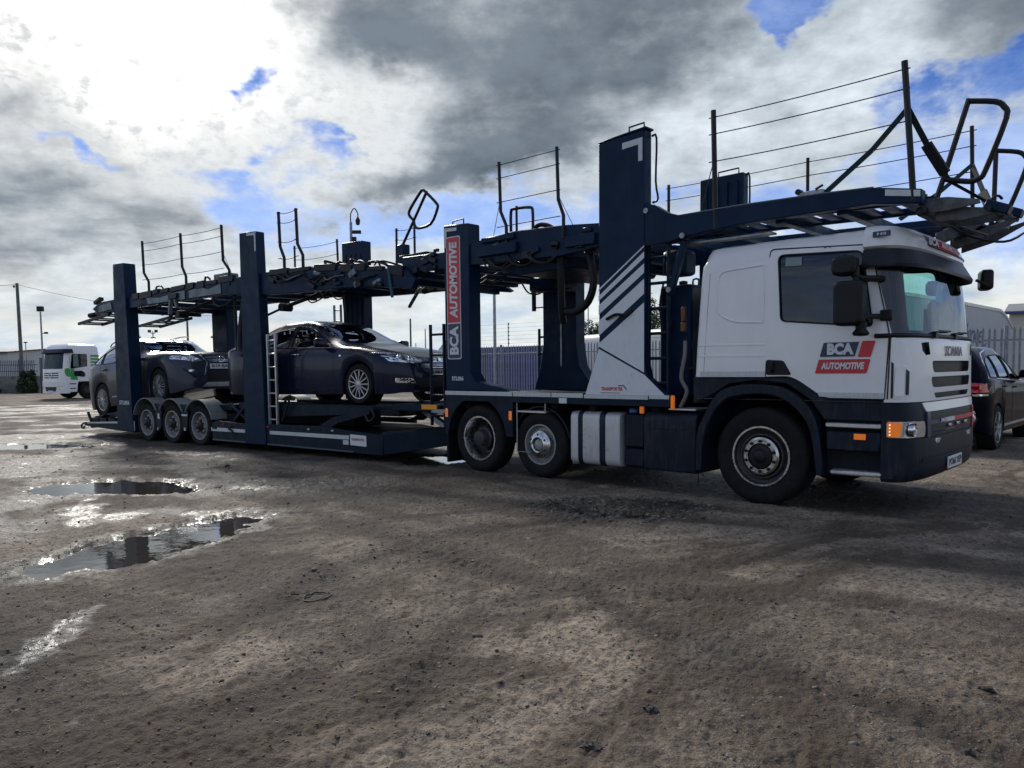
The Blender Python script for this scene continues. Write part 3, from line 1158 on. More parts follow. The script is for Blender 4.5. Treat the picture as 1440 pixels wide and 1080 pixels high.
# white cabin and blue container, just beyond the palisade fence
cabw = mat('white cabin', (.60, .61, .60), .5, var=.04)
c0, c1 = yard(2.75, 38.6), yard(6.55, 29.6)
cb = thing('site_cabin', 'long white cabin with rounded roof edge beyond the fence', 'cabin', c0, math.atan2((c1 - c0).y, (c1 - c0).x))
L = (c1 - c0).length
MB().prism(roundpoly([(0, .15), (2.4, .15), (2.4, 2.95), (0, 2.95)], [0, 0, .35, .35]), 'x', 0, L).build('shell', cabw, cb)
for x in (1., L / 2, L - 1): MB().span(x - .1, x + .1, .3, 2.1, 0, .15).build('footing', concrete, cb)
for k in range(7): MB().span(k * L / 7 + .3, k * L / 7 + .34, -.012, 0, .25, 2.55).build('panel_joint', clad_grey, cb)
cont = mat('purple blue container', (.075, .085, .28), .5, var=.12, scale=2, dirt=(.10, .08, .06), dirtamt=.3)
c0, c1 = yard(-1.95, 37.6), yard(1.45, 34.55)
ct = thing('storage_container', 'purple blue corrugated container behind the fence between the columns', 'container', c0, math.atan2((c1 - c0).y, (c1 - c0).x))
L = (c1 - c0).length
MB().span(0, L, .03, 2.4, .1, 2.36).build('box', cont, ct)
for k in range(int(L / .2)): MB().prism([(k * .2 + .03, .03), (k * .2 + .07, 0), (k * .2 + .14, 0), (k * .2 + .18, .03)], 'z', .25, 2.22).build('corrugation', cont, ct)
for z in (.1, 2.26): MB().span(-.02, L + .02, -.03, .1, z, z + .14).build('rail', cont, ct)
for k in range(5): MB().span(.28 + k * .17, .38 + k * .17, -.035, -.006, 1.93, 2.12).build('vent', black, ct)
mq = thing('marquee', 'white arched canopy just left of the fence behind the striped column', 'canopy', yard(-3.45, 46), YAW)
MB().prism([(-1.3 + 2.6 * k / 12, 1.9 + 1.35 * math.sin(math.pi * k / 12)) for k in range(13)] + [(1.3, 0), (-1.3, 0)], 'y', 0, 5).build('cover', cabw, mq)
MB().tube([(-1.28, -.03, 0), (-1.28, -.03, 1.9)], .05, 6).build('leg', galv, mq)
MB().tube([(1.28, -.03, 0), (1.28, -.03, 1.9)], .05, 6).build('leg', galv, mq)

# grey box trailer with script lettering
tg = mat('grey trailer side', (.40, .42, .43), .45, var=.04, scale=.6)
t0, t1 = yard(11.4, 25.6), yard(23.75, 36.6)
bt = thing('box_trailer', 'tall grey box trailer with curved roof end and purple script, beyond the fence', 'trailer', t0, math.atan2((t1 - t0).y, (t1 - t0).x))
L = (t1 - t0).length
top = [(0, .95), (L, .95), (L, 3.1)] + [(L - 2.0 * math.sin(q), 3.1 + .75 * (1 - (1 - math.sin(q)) ** 1.6) * 1.0) for q in [R(a) for a in (12, 25, 40, 60, 90)]] + [(L * .45, 4.0), (0, 4.02)]
MB().prism(top, 'y', 0, 2.5).build('body', tg, bt)
MB().prism([(p[0], p[1] + .01) for p in top[2:]] + [(p[0], p[1] - .12) for p in top[2:][::-1]], 'y', -.03, -.003).build('roof_trim', alu, bt)
MB().span(.1, L - .1, .2, 2.3, .7, .93).build('chassis', underside, bt)
for x in (2, 3.2, L - 2):
    for y in (.15, 2.35): MB().cyl((x, y, .48), .48, .3).build('wheel', rubber, bt)
script = mat('purple script', (.075, .06, .16), .5)
text('lettering', 'Excellence', 1.15, script, bt, SIDE((10.1, -.006, 2.62)), .012, .42, 4.4, .9)
MB().tube(smoothpts([(9.0, -.008, 1.35), (10.5, -.008, 1.6), (12, -.008, 1.95), (13, -.008, 2.3)], 6), [.01 + .05 * math.sin(math.pi * k / 18) for k in range(19)], 6).build('swoosh', script, bt)


def pole(name, lab, cat, pos, hgt, r, m_=galv, lean=0.):
    t = thing(name, lab, cat, pos)
    MB().tube([(0, 0, 0), (-lean * hgt * RT.x, -lean * hgt * RT.y, hgt)], [r, r * .72], 10).build('pole', m_, t)
    return t


wood = mat('weathered pole', (.14, .13, .12), .8, var=.2, scale=3)
tp = pole('utility_pole', 'tall leaning utility pole carrying a cable at the left edge', 'pole', yard(-38.1, 60), 8.35, .15, wood, .004)
MB().box((-.2, -.19, 8.1), (.12, .12, .16)).build('insulator', black, tp)
a_, b_ = Vector(yard(-38.15, 60, 8.25)), Vector(yard(-20, 62, 5.6))
pts = [a_.lerp(b_, k / 16) - Vector((0, 0, 1.1 * 4 * (k / 16) * (1 - k / 16) * .5)) for k in range(17)]
tag(MB().tube(pts, .016, 5).build('overhead_cable', black), 'thin overhead cable sagging right from the utility pole', 'cable')
b_ = Vector(yard(-52, 58, 8.0))
pts = [a_.lerp(b_, k / 10) - Vector((0, 0, .5 * (k / 10) * (1 - k / 10) * 2)) for k in range(11)]
tag(MB().tube(pts, .016, 5).build('overhead_cable', black), 'thin overhead cable running left out of view from the utility pole', 'cable')
fp = pole('floodlight_mast', 'floodlight mast behind the white and green lorry', 'floodlight', yard(-33.4, 55), 5.75, .075)
MB().box((0, 0, 5.95), (.42, .25, .36), YAW).build('floodlight', black, fp, .02)
MB().tube([(0, 0, 4.2), (RT.x * .3, RT.y * .3, 4.25)], .03, 6).box((RT.x * .33, RT.y * .33, 4.25), (.2, .14, .14), YAW).build('camera', black, fp)
sp = pole('lamp_post', 'short lamp post over the warehouse roof at the far left', 'lamp', yard(-57.2, 91), 4.95, .07)
MB().box((.0, 0, 5.0), (.35, .2, .14), YAW).build('lamp_head', black, sp)
pole('pole', 'bare dark pole above the grey car on the trailer', 'pole', yard(-25.1, 60), 6.3, .10, wood)
tw = pole('floodlight_mast', 'small mast with twin floodlights above the grey car roof', 'floodlight', yard(-27.8, 60), 4.55, .05)
for s_ in (-1, 1):
    MB().tube([(0, 0, 4.3), (RT.x * .22 * s_, RT.y * .22 * s_, 4.5)], .025, 6).box((RT.x * .26 * s_, RT.y * .26 * s_, 4.55), (.2, .14, .2), YAW).build('floodlight', black, tw)
MB().box((0, 0, 3.95), (.3, .2, .26), YAW).build('control_box', black, tw)
cc = pole('camera_mast', 'camera mast with hooked lamp behind the far trailer column', 'camera mast', yard(-8.15, 40), 8.95, .10)
MB().tube(smoothpts([(0, 0, 8.9), (0, 0, 9.35), (RT.x * .18, RT.y * .18, 9.65), (RT.x * .36, RT.y * .36, 9.4), (RT.x * .36, RT.y * .36, 9.15)], 4), .03, 6).build('swan_neck', black, cc)
MB().lathe(((.04, .16), (.13, 0), (.10, -.22), (.02, -.26)), (RT.x * .36, RT.y * .36, 9.05), 'z', 10).build('lamp', black, cc)
MB().box((RT.x * .3, RT.y * .3, 8.45), (.42, .16, .16), YAW).box((RT.x * .15, RT.y * .15, 8.0), (.22, .2, .4), YAW).build('camera', black, cc)
pole('lamp_post', 'slim pole rising behind the fence right of the lettered column', 'pole', yard(-.68, 32.3), 5.9, .075)
pole('pole', 'thin pole by the round tree', 'pole', yard(5.5, 55), 6.2, .05)
for u, zt, r_, lab in ((579.5, 5.3, .09, 'tallest of the distant masts right of the saloon'), (600, 4.5, .05, 'thin distant mast right of the tallest one'), (586.5, 3.4, .04, 'shortest distant mast right of the saloon')):
    d = 60
    pole('mast', lab, 'mast', yard((u - 720) / 1081 * d, d), zt, r_, wood)
# ------------------------------------------------------------------ wheels
def tyre_mesh(r, ri, w, n=40, tread=True):
    h = w / 2
    mb = MB()
    prof = [(ri, -h * .86), (ri + (r - ri) * .35, -h * .98), (ri + (r - ri) * .7, -h), (r - .028, -h * .93), (r - .006, -h * .78), (r, -h * .6),
            (r, h * .6), (r - .006, h * .78), (r - .028, h * .93), (ri + (r - ri) * .7, h), (ri + (r - ri) * .35, h * .98), (ri, h * .86)]
    if tread:
        prof[5:7] = [(r, -h * .6), (r, -h * .36), (r - .012, -h * .34), (r - .012, -h * .28), (r, -h * .26), (r, -h * .03), (r - .012, -h * .02), (r - .012, h * .02), (r, h * .03), (r, h * .6)]
    rings = []
    for q, t in prof:
        rings.append([Vector((q * math.cos(2 * math.pi * k / n), t, q * math.sin(2 * math.pi * k / n))) for k in range(n)])
    mb.quadring(rings, True, False)
    return mb


def ring_of(par, name, prof, n, r, m_, seg=6):
    me = MB().lathe(prof, n=seg).mesh(name)
    for k in range(n):
        q = 2 * math.pi * (k + .5) / n
        link(name, me, m_, par, 0, 30, (r * math.cos(q), 0, r * math.sin(q)))


def truck_wheel(parent, loc, r, ri, w, style):
    """outer face towards -Y; loc is the hub centre on the outer face"""
    t = tyre_mesh(r, ri, w).build('wheel', rubber, parent, 0, 40)
    t.location = (loc[0], loc[1] + w / 2, loc[2])
    o = -w / 2
    m1 = {'steer': dark_rim, 'drive': dark_rim, 'lift': steel, 'trailer': grey_rim}[style]
    if style == 'steer':
        MB().lathe(((ri + .012, o + .03), (ri + .008, o + .012), (ri - .012, o + .012), (ri - .02, o + .05), (ri - .055, o + .07), (ri - .07, o + .035), (ri - .085, o + .035), (ri - .085, o + .12), (.01, o + .12)), n=36).build('rim', m1, t, 0, 30)
        MB().lathe(((ri + .013, o + .016), (ri + .010, o + .008), (ri - .008, o + .008), (ri - .010, o + .016)), n=36).build('rim_flange', steel, t, 0, 30)
        MB().lathe(((.205, o + .06), (.195, o + .015), (.175, o + .0), (.135, o + .0), (.128, o + .02), (.128, o + .07)), n=32).build('wheel_trim', steel, t, 0, 30)
        MB().lathe(((.128, o + .03), (.12, o + .005), (.075, o + .0), (.06, o - .02), (.03, o - .03), (.005, o - .03)), n=24).build('hub', grime, t, 0, 30)
        ring_of(t, 'wheel_nut', ((.017, o + .01), (.017, o - .016), (.012, o - .024), (.002, o - .024)), 10, .155, grime)
    elif style == 'lift':
        MB().lathe(((ri + .01, o + .03), (ri + .008, o + .01), (ri - .01, o + .01), (ri - .02, o + .04), (ri - .04, o + .07), (.17, o + .07)), n=36).build('rim', grey_rim, t, 0, 30)
        MB().lathe(((.185, o + .075), (.18, o + .0), (.15, o - .03), (.10, o - .045), (.085, o - .03), (.085, o + .02)), n=32).build('wheel_trim', steel, t, 0, 30)
        MB().lathe(((.085, o + .01), (.07, o - .02), (.04, o - .035), (.004, o - .035)), n=20).build('hub', grey_rim, t, 0, 30)
        ring_of(t, 'wheel_nut', ((.016, o - .01), (.016, o - .04), (.003, o - .045)), 6, .13, grime)
    elif style == 'drive':
        MB().lathe(((ri + .012, o + .03), (ri + .008, o + .008), (ri - .012, o + .008), (ri - .030, o + .05), (ri - .062, o + .15)), n=36).build('rim', steel, t, 0, 30)
        MB().lathe(((ri - .062, o + .15), (ri - .085, o + .185), (.16, o + .20), (.155, o + .10), (.12, o + .08), (.10, o + .0), (.06, o - .01), (.004, o - .01)), n=32).build('hub', dark_rim, t, 0, 30)
        ring_of(t, 'wheel_nut', ((.014, o + .2), (.014, o + .165), (.003, o + .16)), 10, .17, grime)
        ring_of(t, 'hand_hole', ((.028, o + .193), (.028, o + .176), (.002, o + .176)), 8, ri - .085, black, 8)
    else:
        MB().lathe(((ri + .012, o + .03), (ri + .008, o + .006), (ri - .012, o + .006), (ri - .02, o + .045), (ri - .03, o + .10), (.155, o + .10)), n=32).build('rim', grey_rim, t, 0, 30)
        MB().lathe(((.165, o + .10), (.16, o + .055), (.145, o + .03), (.105, o + .03), (.10, o + .05)), n=28).build('wheel_trim', grey_rim, t, 0, 30)
        MB().lathe(((.105, o + .04), (.095, o + .0), (.055, o - .01), (.045, o - .03), (.004, o - .035)), n=20).build('hub', grime, t, 0, 30)
        ring_of(t, 'wheel_nut', ((.016, o + .04), (.016, o + .0), (.003, o - .004)), 8, .125, grime)
    return t



# ------------------------------------------------------------------ cab shells
def cab_ring(z, xr, xs, xf, w, rr=.10, e=.55):
    """plan outline of a cab at height z, from the middle of the back round the near side to the front and back"""
    h = [(xr, 0), (xr, -w * .5), (xr, -(w - rr))]
    for k in range(1, 5):
        q = math.pi / 2 * k / 5
        h.append((xr + rr - rr * math.cos(q), -(w - rr) - rr * math.sin(q)))
    h.append((xr + rr, -w))
    for k in range(1, 13):
        h.append((xr + rr + (xs - xr - rr) * k / 12, -w))
    for k in range(1, 15):
        q = math.pi / 2 * k / 14
        h.append((xs + (xf - xs) * math.sin(q) ** e if k < 14 else xf, -w * math.cos(q) ** e if k < 14 else 0))
    full = h + [(x, -y) for x, y in h[-2:0:-1]]
    return [Vector((x, y, z)) for x, y in full]


def front_arc(z, xs, xf, w, x0, off=0., e=.55, n=40):
    """the front part of such an outline, pushed outwards by off, starting at x0 on the near side"""
    P = [(x0, -w), ((x0 + xs) / 2, -w), (xs, -w)]
    for k in range(1, 14):
        q = math.pi / 2 * k / 14
        P.append((xs + (xf - xs) * math.sin(q) ** e, -w * math.cos(q) ** e))
    P.append((xf, 0))
    P = P + [(x, -y) for x, y in P[-2::-1]]
    out = []
    for i, p in enumerate(P):
        a, b = Vector(P[max(0, i - 1)]), Vector(P[min(len(P) - 1, i + 1)])
        d = (b - a).normalized()
        nrm = Vector((d.y, -d.x))
        out.append(Vector((p[0] + nrm.x * off, p[1] + nrm.y * off, z)))
    return out


def arc_strip(levels, inner, name, m_, parent, **kw):
    """closed band round the front: outer levels [(z, arc)], inner offset arcs at first and last level"""
    rows = levels + inner
    mb = MB()
    vs = [[mb.b.verts.new(p) for p in r] for r in rows]
    n = len(vs[0])
    for i in range(len(vs)):
        a, b = vs[i], vs[(i + 1) % len(vs)]
        for j in range(n - 1):
            mb.b.faces.new((a[j], a[j + 1], b[j + 1], b[j]))
    mb.b.faces.new([r[0] for r in vs])
    mb.b.faces.new([r[-1] for r in vs][::-1])
    return mb.build(name, m_, parent, **kw)


TR = thing('car_transporter_lorry', 'white cabbed navy car transporter lorry with striped column and raised top deck', 'lorry')

KZ = [1.08, 1.12, 1.3, 1.5, 1.64, 1.69, 1.75, 1.95, 2.15, 2.35, 2.48, 2.55, 2.60, 2.635, 2.66]
XF = lambda z: float(np.interp(z, [1.08, 1.64, 1.70, 2.40, 2.66], [1.465, 1.455, 1.425, 1.335, 1.25]))
XR = lambda z: float(np.interp(z, [1.08, 1.32, 2.45, 2.66], [-.775, -.77, -.705, -.66]))
XS = lambda z: float(np.interp(z, [1.08, 1.6, 2.66], [1.12, 1.10, .98]))
WW = lambda z: float(np.interp(z, [1.08, 1.7, 2.45, 2.58, 2.66], [1.215, 1.215, 1.195, 1.175, 1.11]))


def scania_cab():
    rings = [cab_ring(z, XR(z), XS(z), XF(z), WW(z), .09 + (.06 if z > 2.5 else 0)) for z in KZ]
    # crown of the roof
    for z, f in ((2.685, .93), (2.70, .8), (2.71, .4)):
        rings.append([Vector((.27 + (p.x - .27) * f, p.y * f, z)) for p in rings[-1 if f == .93 else len(KZ) - 1]])
    mb = MB().quadring(rings, True, True)
    bm = mb.b
    bmesh.ops.recalc_face_normals(bm, faces=bm.faces)
    bvh = BVHTree.FromBMesh(bm)
    nearside = lambda f: f.calc_center_median().y < -.9
    farside = lambda f: f.calc_center_median().y > .9
    front = lambda f: f.calc_center_median().x > 1.0
    low = [(-1., 1.0), (-1., 1.312), (.30, 1.312), (.40, 1.27), (.60, 1.135), (.68, 1.105), (1.185, 1.105), (1.185, 1.0)]
    for tst in (nearside, farside): cut_region(bm, low, 'y', tst).b.free()
    # windscreen, black pillars
    ws = roundpoly([(-1.075, 1.70), (1.075, 1.70), (1.045, 2.44), (-1.045, 2.44)], .09, 4)
    wsm = cut_region(bm, ws, 'x', front)
    pil = [(1.045, 2.50), (1.235, 1.705), (1.6, 1.66), (1.6, 2.50)]
    pm = [cut_region(bm, pil, 'y', lambda f: f.calc_center_median().y < 0 and f.calc_center_median().z < 2.49),
          cut_region(bm, pil, 'y', lambda f: f.calc_center_median().y > 0 and f.calc_center_median().z < 2.49)]
    # grille openings
    gs = []
    for z0, z1, w in ((1.345, 1.455, .66), (1.205, 1.305, .68), (1.105, 1.155, .60)):
        gs.append(cut_region(bm, roundpoly([(-w, z0), (w, z0), (w + .04, z1), (-w - .04, z1)], .05, 3), 'x', front, -.05))
    ears = [cut_region(bm, [(s * .74, 1.515), (s * .84, 1.505), (s * .91, 1.55), (s * .93, 1.62), (s * .78, 1.63)][::s], 'x', front, -.03) for s in (-1, 1)]
    # doors with their windows
    dpoly = roundpoly([(.055, 1.315), (.30, 1.315), (.40, 1.27), (.60, 1.135), (.68, 1.108), (1.19, 1.108), (1.222, 1.705), (1.035, 2.525), (.075, 2.585)], [0, .05, .05, .05, .05, 0, .06, .08, .05])
    wpoly = roundpoly([(.205, 1.865), (1.125, 1.775), (1.025, 1.95), (.975, 2.475), (.165, 2.515)], [.05, .03, .04, .07, .06])
    wpoly = roundpoly([(.205, 1.865), (1.075, 1.775), (.965, 2.475), (.165, 2.515)], [.05, .05, .07, .06])
    for tst, sgn in ((nearside, -1), (farside, 1)):
        dm = cut_region(bm, dpoly, 'y', tst)
        wm = cut_region(dm.b, wpoly, 'y', lambda f: True, -.012)
        d = dm.build('door', white, TR, 0, 30, None, False)
        wm.build('window', tint if sgn < 0 else carglass, d, 0, 30, None, False)
        # seal round the glass, panel gap round the door
        MB().tube([(x, sgn * WW(z) * 1.0, z) for x, z in wpoly], .009, 6, True).build('window_seal', plastic_black, d)
        MB().tube([(x, sgn * (WW(z) - .001), z) for x, z in dpoly], .0065, 6, True).build('panel_gap', black, d)
        hp = [(.06, 1.33), (.325, 1.33), (.24, 1.475), (.06, 1.485)]
        MB().prism(roundpoly(hp, .03, 3), 'y', sgn * 1.214, sgn * 1.22).build('handle_recess', plastic_black, d)
        MB().tube(smoothpts([(.13, sgn * 1.225, 1.36), (.13, sgn * 1.25, 1.39), (.13, sgn * 1.25, 1.44), (.13, sgn * 1.225, 1.465)], 4), .013, 6).build('handle', plastic_black, d)
        for x in (.62, .665): MB().cyl((x, sgn * 1.186, 2.545), .008, .01).build('rivet', black, d)
        MB().prism([(.60, 1.125), (.68, 1.12), (1.188, 1.12), (1.191, 1.165), (.58, 1.165)], 'y', sgn * 1.216, sgn * 1.221).build('protective_strip', strip_white, d)
        if sgn < 0:
            MB().prism([(.235, 2.40), (.40, 2.395), (.40, 2.475), (.24, 2.483)], 'y', -1.188, -1.191).build('permit', mat('permit paper', (.20, .27, .26), .6), d)
    cab = mb.build('cab', white, TR, 0, 30, None, False)
    wsm.build('windscreen', wind, TR, 0, 30, None, False)
    for q in pm: q.build('pillar', mat('pillar black', (.008, .009, .014), .18, coat=.3), TR, 0, 30, None, False)
    for q in gs: q.build('grille', plastic_black, TR, 0, 30, None, False)
    for q in ears: q.build('air_inlet', plastic_black, TR, 0, 30, None, False)
    MB().tube([(p.x + .004, p.y, p.z) for p in front_arc(1.685, XS(1.68), 1.43, 1.215, 1.2)][1:-1], .022, 8).build('windscreen_seal', plastic_black, TR)
    # sleeper side: pressed panel, creases, trim strip
    pan = roundpoly([(-.50, 1.98), (-.30, 1.88), (.02, 1.86), (.02, 2.44), (-.48, 2.41)], [.12, .08, .02, .02, .1], 5)
    MB().tube([(x, -WW(z) + .006, z) for x, z in pan], .014, 8, True).build('pressed_edge', white, cab)
    for z, dz in ((1.66, .01), (1.545, .008)):
        MB().prism([(-.70, z), (.045, z - .01), (.045, z - .03), (-.70, z - .022)], 'y', -1.213, -1.219).build('crease', white, cab, .003)
    MB().prism([(-.68, 1.322), (.045, 1.322), (.045, 1.37), (-.68, 1.37)], 'y', -1.214, -1.221).build('protective_strip', strip_white, cab)
    MB().tube([(XR(z) + .1 + .03, -WW(z) + .001, z) for z in (1.33, 1.6, 2.0, 2.4)], .004, 5).build('panel_gap', clad_grey, cab)
    # corner panel in front of the door
    fl = roundpoly([(1.228, 1.115), (1.375, 1.115), (1.375, 1.46), (1.35, 1.58), (1.30, 1.65), (1.24, 1.68)], [.02, .02, .05, .05, .05, .02], 3)
    patch(bvh, fl, 'y', -1, .012, .03, .05).build('corner_panel', white, TR, 0, 40)
    patch(bvh, [(s, 0) for s in ()] or [(1.245, 1.12), (1.262, 1.12), (1.262, 1.43), (1.245, 1.45)], 'y', -1, .018, .02).build('air_slot', black, TR)
    patch(bvh, roundpoly([(1.27, 1.135), (1.365, 1.135), (1.365, 1.38), (1.35, 1.405), (1.28, 1.415)], .03, 3), 'y', -1, .024, .02, .04).build('corner_flap', white, TR, 0, 40)
    patch(bvh, [(1.352, 1.15), (1.366, 1.15), (1.366, 1.36), (1.352, 1.38)], 'y', -1, .034, .03).build('air_slot', black, TR)
    MB().tube([(1.215, -1.217, 1.11), (1.232, -1.217, 1.70)], .006, 6).build('panel_gap', black, TR)
    # slat between the openings, name
    text('lettering', 'SCANIA', .135, mat('letter chrome', (.13, .135, .14), .4, .3), TR, FRONT((1.464, 0.0, 1.545)), .001, 0, .62, 1.15, .002)
    # decals on the door
    y = -1.2195
    sh = .06
    def para(x0, x1, z0, z1, k=.27):
        return roundpoly([(x0, z0), (x1, z0), (x1 + (z1 - z0) * k, z1), (x0 + (z1 - z0) * k, z1)], .012, 3)
    def film(p, m_, yy=y): return MB().prism(p, 'y', yy, yy - .0012).build('decal', m_, TR)
    film(para(.590, .935, 1.495, 1.645), decal_white)
    film(para(.600, .925, 1.503, 1.637), decal_navy, y - .0015)
    film(para(.950, 1.065, 1.495, 1.645), decal_red)
    film(para(.555, 1.030, 1.345, 1.478), decal_red)
    text('lettering', 'BCA', .135, decal_white, TR, SIDE((.785, y - .004, 1.570)), .008, 0, .245, 1.0)
    text('lettering', 'AUTOMOTIVE', .082, decal_white, TR, SIDE((.812, y - .004, 1.413)), .004, .15, .40, 1.0)
    return bvh


bvh = scania_cab()
# roof lip and dark sun visor round the front
A = lambda z, o, x0=.985: front_arc(z, .99, XF(z), WW(min(z, 2.5)) if z < 2.55 else WW(2.5) - (z - 2.5) * .2, x0, o)
arc_strip([A(2.475, .02), A(2.50, .055), A(2.58, .065), A(2.64, .055), A(2.685, .015), A(2.70, -.06)], [A(2.69, -.12), A(2.475, -.02)], 'roof_lip', white, TR, smooth=40)
arc_strip([A(2.30, .10, 1.04), A(2.33, .11, 1.03), A(2.47, .06, .99)], [A(2.47, .02, .99), A(2.31, .08, 1.04)], 'sun_visor', mat('visor', (.006, .008, .016), .42, spec=.3), TR, smooth=40)
MB().tube([(p.x, p.y, p.z) for p in A(2.545, .068)][14:-2], .006, 5).build('panel_gap', black, TR)
bl = bmesh.new()
bl.from_mesh(bpy.data.objects['roof_lip'].data)
bvr = BVHTree.FromBMesh(bl)
patch(bvr, [(-.55, 2.545), (-.19, 2.545), (-.19, 2.645), (-.55, 2.645)], 'x', 1, .003, .01, .05).build('decal', decal_navy, TR, 0, 40)
patch(bvr, [(-.18, 2.545), (.64, 2.545), (.64, 2.645), (-.18, 2.645)], 'x', 1, .003, .01, .05).build('decal', decal_red, TR, 0, 40)
xr_ = bvr.ray_cast(Vector((5, -.37, 2.585)), Vector((-1, 0, 0)))[0].x
text('lettering', 'BCA', .085, decal_white, TR, frame_mtx((xr_ + .012, -.37, 2.592), (.05, 1, 0), (-.06, 0, 1)), .003, 0, .28)
xr_ = bvr.ray_cast(Vector((5, .23, 2.585)), Vector((-1, 0, 0)))[0].x
text('lettering', 'AUTOMOTIVE', .07, decal_white, TR, frame_mtx((xr_ + .012, .23, 2.592), (-.03, 1, 0), (-.06, 0, 1)), .002, .1, .72)
MB().prism(roundpoly([(1.07, 2.575), (1.22, 2.575), (1.22, 2.625), (1.07, 2.625)], .006), 'y', -1.245, -1.232).build('badge_plate', decal_navy, TR)
text('lettering', 'P 410', .034, decal_white, TR, SIDE((1.145, -1.247, 2.598)), .001)
# bumper and headlamps
BX = lambda z: float(np.interp(z, [.34, .40, .60, .95, 1.08], [1.42, 1.478, 1.492, 1.482, 1.462]))
rows = [front_arc(z, 1.17, BX(z), 1.222 - (.03 if z < .38 else 0), 1.175, 0) for z in (.345, .38, .46, .60, .745)]
arc_strip(rows, [front_arc(.745, 1.17, 1.40, 1.12, 1.175, 0), front_arc(.345, 1.17, 1.36, 1.12, 1.175, 0)], 'bumper', plastic_navy, TR, smooth=40)
rows = [front_arc(z, 1.17, BX(z) - .012, 1.215, 1.175, 0) for z in (.747, .85, .95, 1.05, 1.075)]
lowf = arc_strip(rows, [front_arc(1.075, 1.17, 1.36, 1.10, 1.175, 0), front_arc(.747, 1.17, 1.36, 1.10, 1.175, 0)], 'lower_front_panel', plastic_navy, TR, smooth=40)
bl = bmesh.new()
bl.from_mesh(lowf.data)
bvl = BVHTree.FromBMesh(bl)
bb = bmesh.new()
bb.from_mesh(bpy.data.objects['bumper'].data)
bvb = BVHTree.FromBMesh(bb)
for s in (-1, 1):
    hl = patch(bvl, roundpoly([(1.215, .76), (1.425, .757), (1.425, .905), (1.215, .905)], .02, 3), 'y', s, .008, .03, .04).build('headlamp', clear_lens, TR, 0, 40)
    patch(bvl, roundpoly([(1.225, .768), (1.325, .766), (1.335, .90), (1.225, .90)], .015, 3), 'y', s, .013, .02, .04).build('indicator', amber, hl, 0, 40)
    patch(bvl, roundpoly([(s * 1.13, .76), (s * .90, .758), (s * .88, .83), (s * .90, .902), (s * 1.13, .905)][::s], .02, 3), 'x', 1, .009, .03, .03).build('headlamp_reflector', clear_lens, hl, 0, 40)
    b = MB()
    for k in range(4): b.cyl((1.245, s * 1.222, .785 + k * .03), .007, .012, 'y', 8)
    b.build('indicator_led', emit('led', (1, .75, .4), .6), hl)
    c_ = Vector((1.395, s * 1.115, .835))
    MB().lathe(((.062, .03), (.062, -.015), (.045, -.02), (.035, .02), (.005, .03)), (1.395, s * 1.10, .83), 'x', 20).build('lamp_bowl', chrome, hl)
    patch(bvl, roundpoly([(1.345, .768), (1.42, .765), (1.42, .90), (1.35, .90)], .02, 3), 'y', s, .016, .01, .03).build('lamp_cover', lens, hl, 0, 40)
patch(bvb, [(-.95, .53), (.95, .53), (.95, .548), (-.95, .548)], 'x', 1, .01, .02, .08).build('bumper_crease', plastic_navy, TR, 0, 40)
# white brow and painted frame of the lower grille
patch(bvl, roundpoly([(-.86, .985), (.86, .985), (.92, 1.07), (-.92, 1.07)], .03, 3), 'x', 1, .012, .03, .05).build('front_brow', white, TR, 0, 40)
patch(bvl, roundpoly([(-.80, .775), (.80, .775), (.80, .975), (-.80, .975)], .03, 3), 'x', 1, .004, .02, .06).build('lower_grille', plastic_black, TR, 0, 40)
for y0, y1, mm in ((-.84, -.32, decal_navy), (-.32, -.02, decal_white), (-.02, .84, decal_red)):
    for z0, z1 in ((.745, .79), (.865, .905)):
        patch(bvl, [(y0, z0), (y1, z0), (y1, z1), (y0, z1)], 'x', 1, .018, .02, .05).build('grille_bar', mm, TR, 0, 40)
for y0, mm in ((-.86, decal_navy), (.79, decal_red)):
    patch(bvl, [(y0, .75), (y0 + .07, .75), (y0 + .07, .98), (y0, .98)], 'x', 1, .0185, .02, .05).build('grille_bar', mm, TR, 0, 40)
text('lettering', 'P410', .055, decal_white, TR, FRONT((BX(.88) + .012, -.42, .885)), .002, 0, .22)
for y_ in (-.2, .1, .4): MB().box((BX(.82) + .006, y_, .828), (.02, .10, .03)).build('marker_lamp', clear_lens, TR, .006)
for y_ in (-.55, .55): MB().box((BX(.66) - .03, y_, .70), (.05, .2, .06)).build('fog_lamp', clear_lens, TR, .01)
pl = MB().box((BX(.46) + .012, 0, .455), (.012, .52, .118)).build('number_plate', plate_w, TR, .004)
text('lettering', 'PO66 YEP', .092, ink, TR, FRONT((BX(.46) + .0195, 0, .455)), .002, 0, .46)
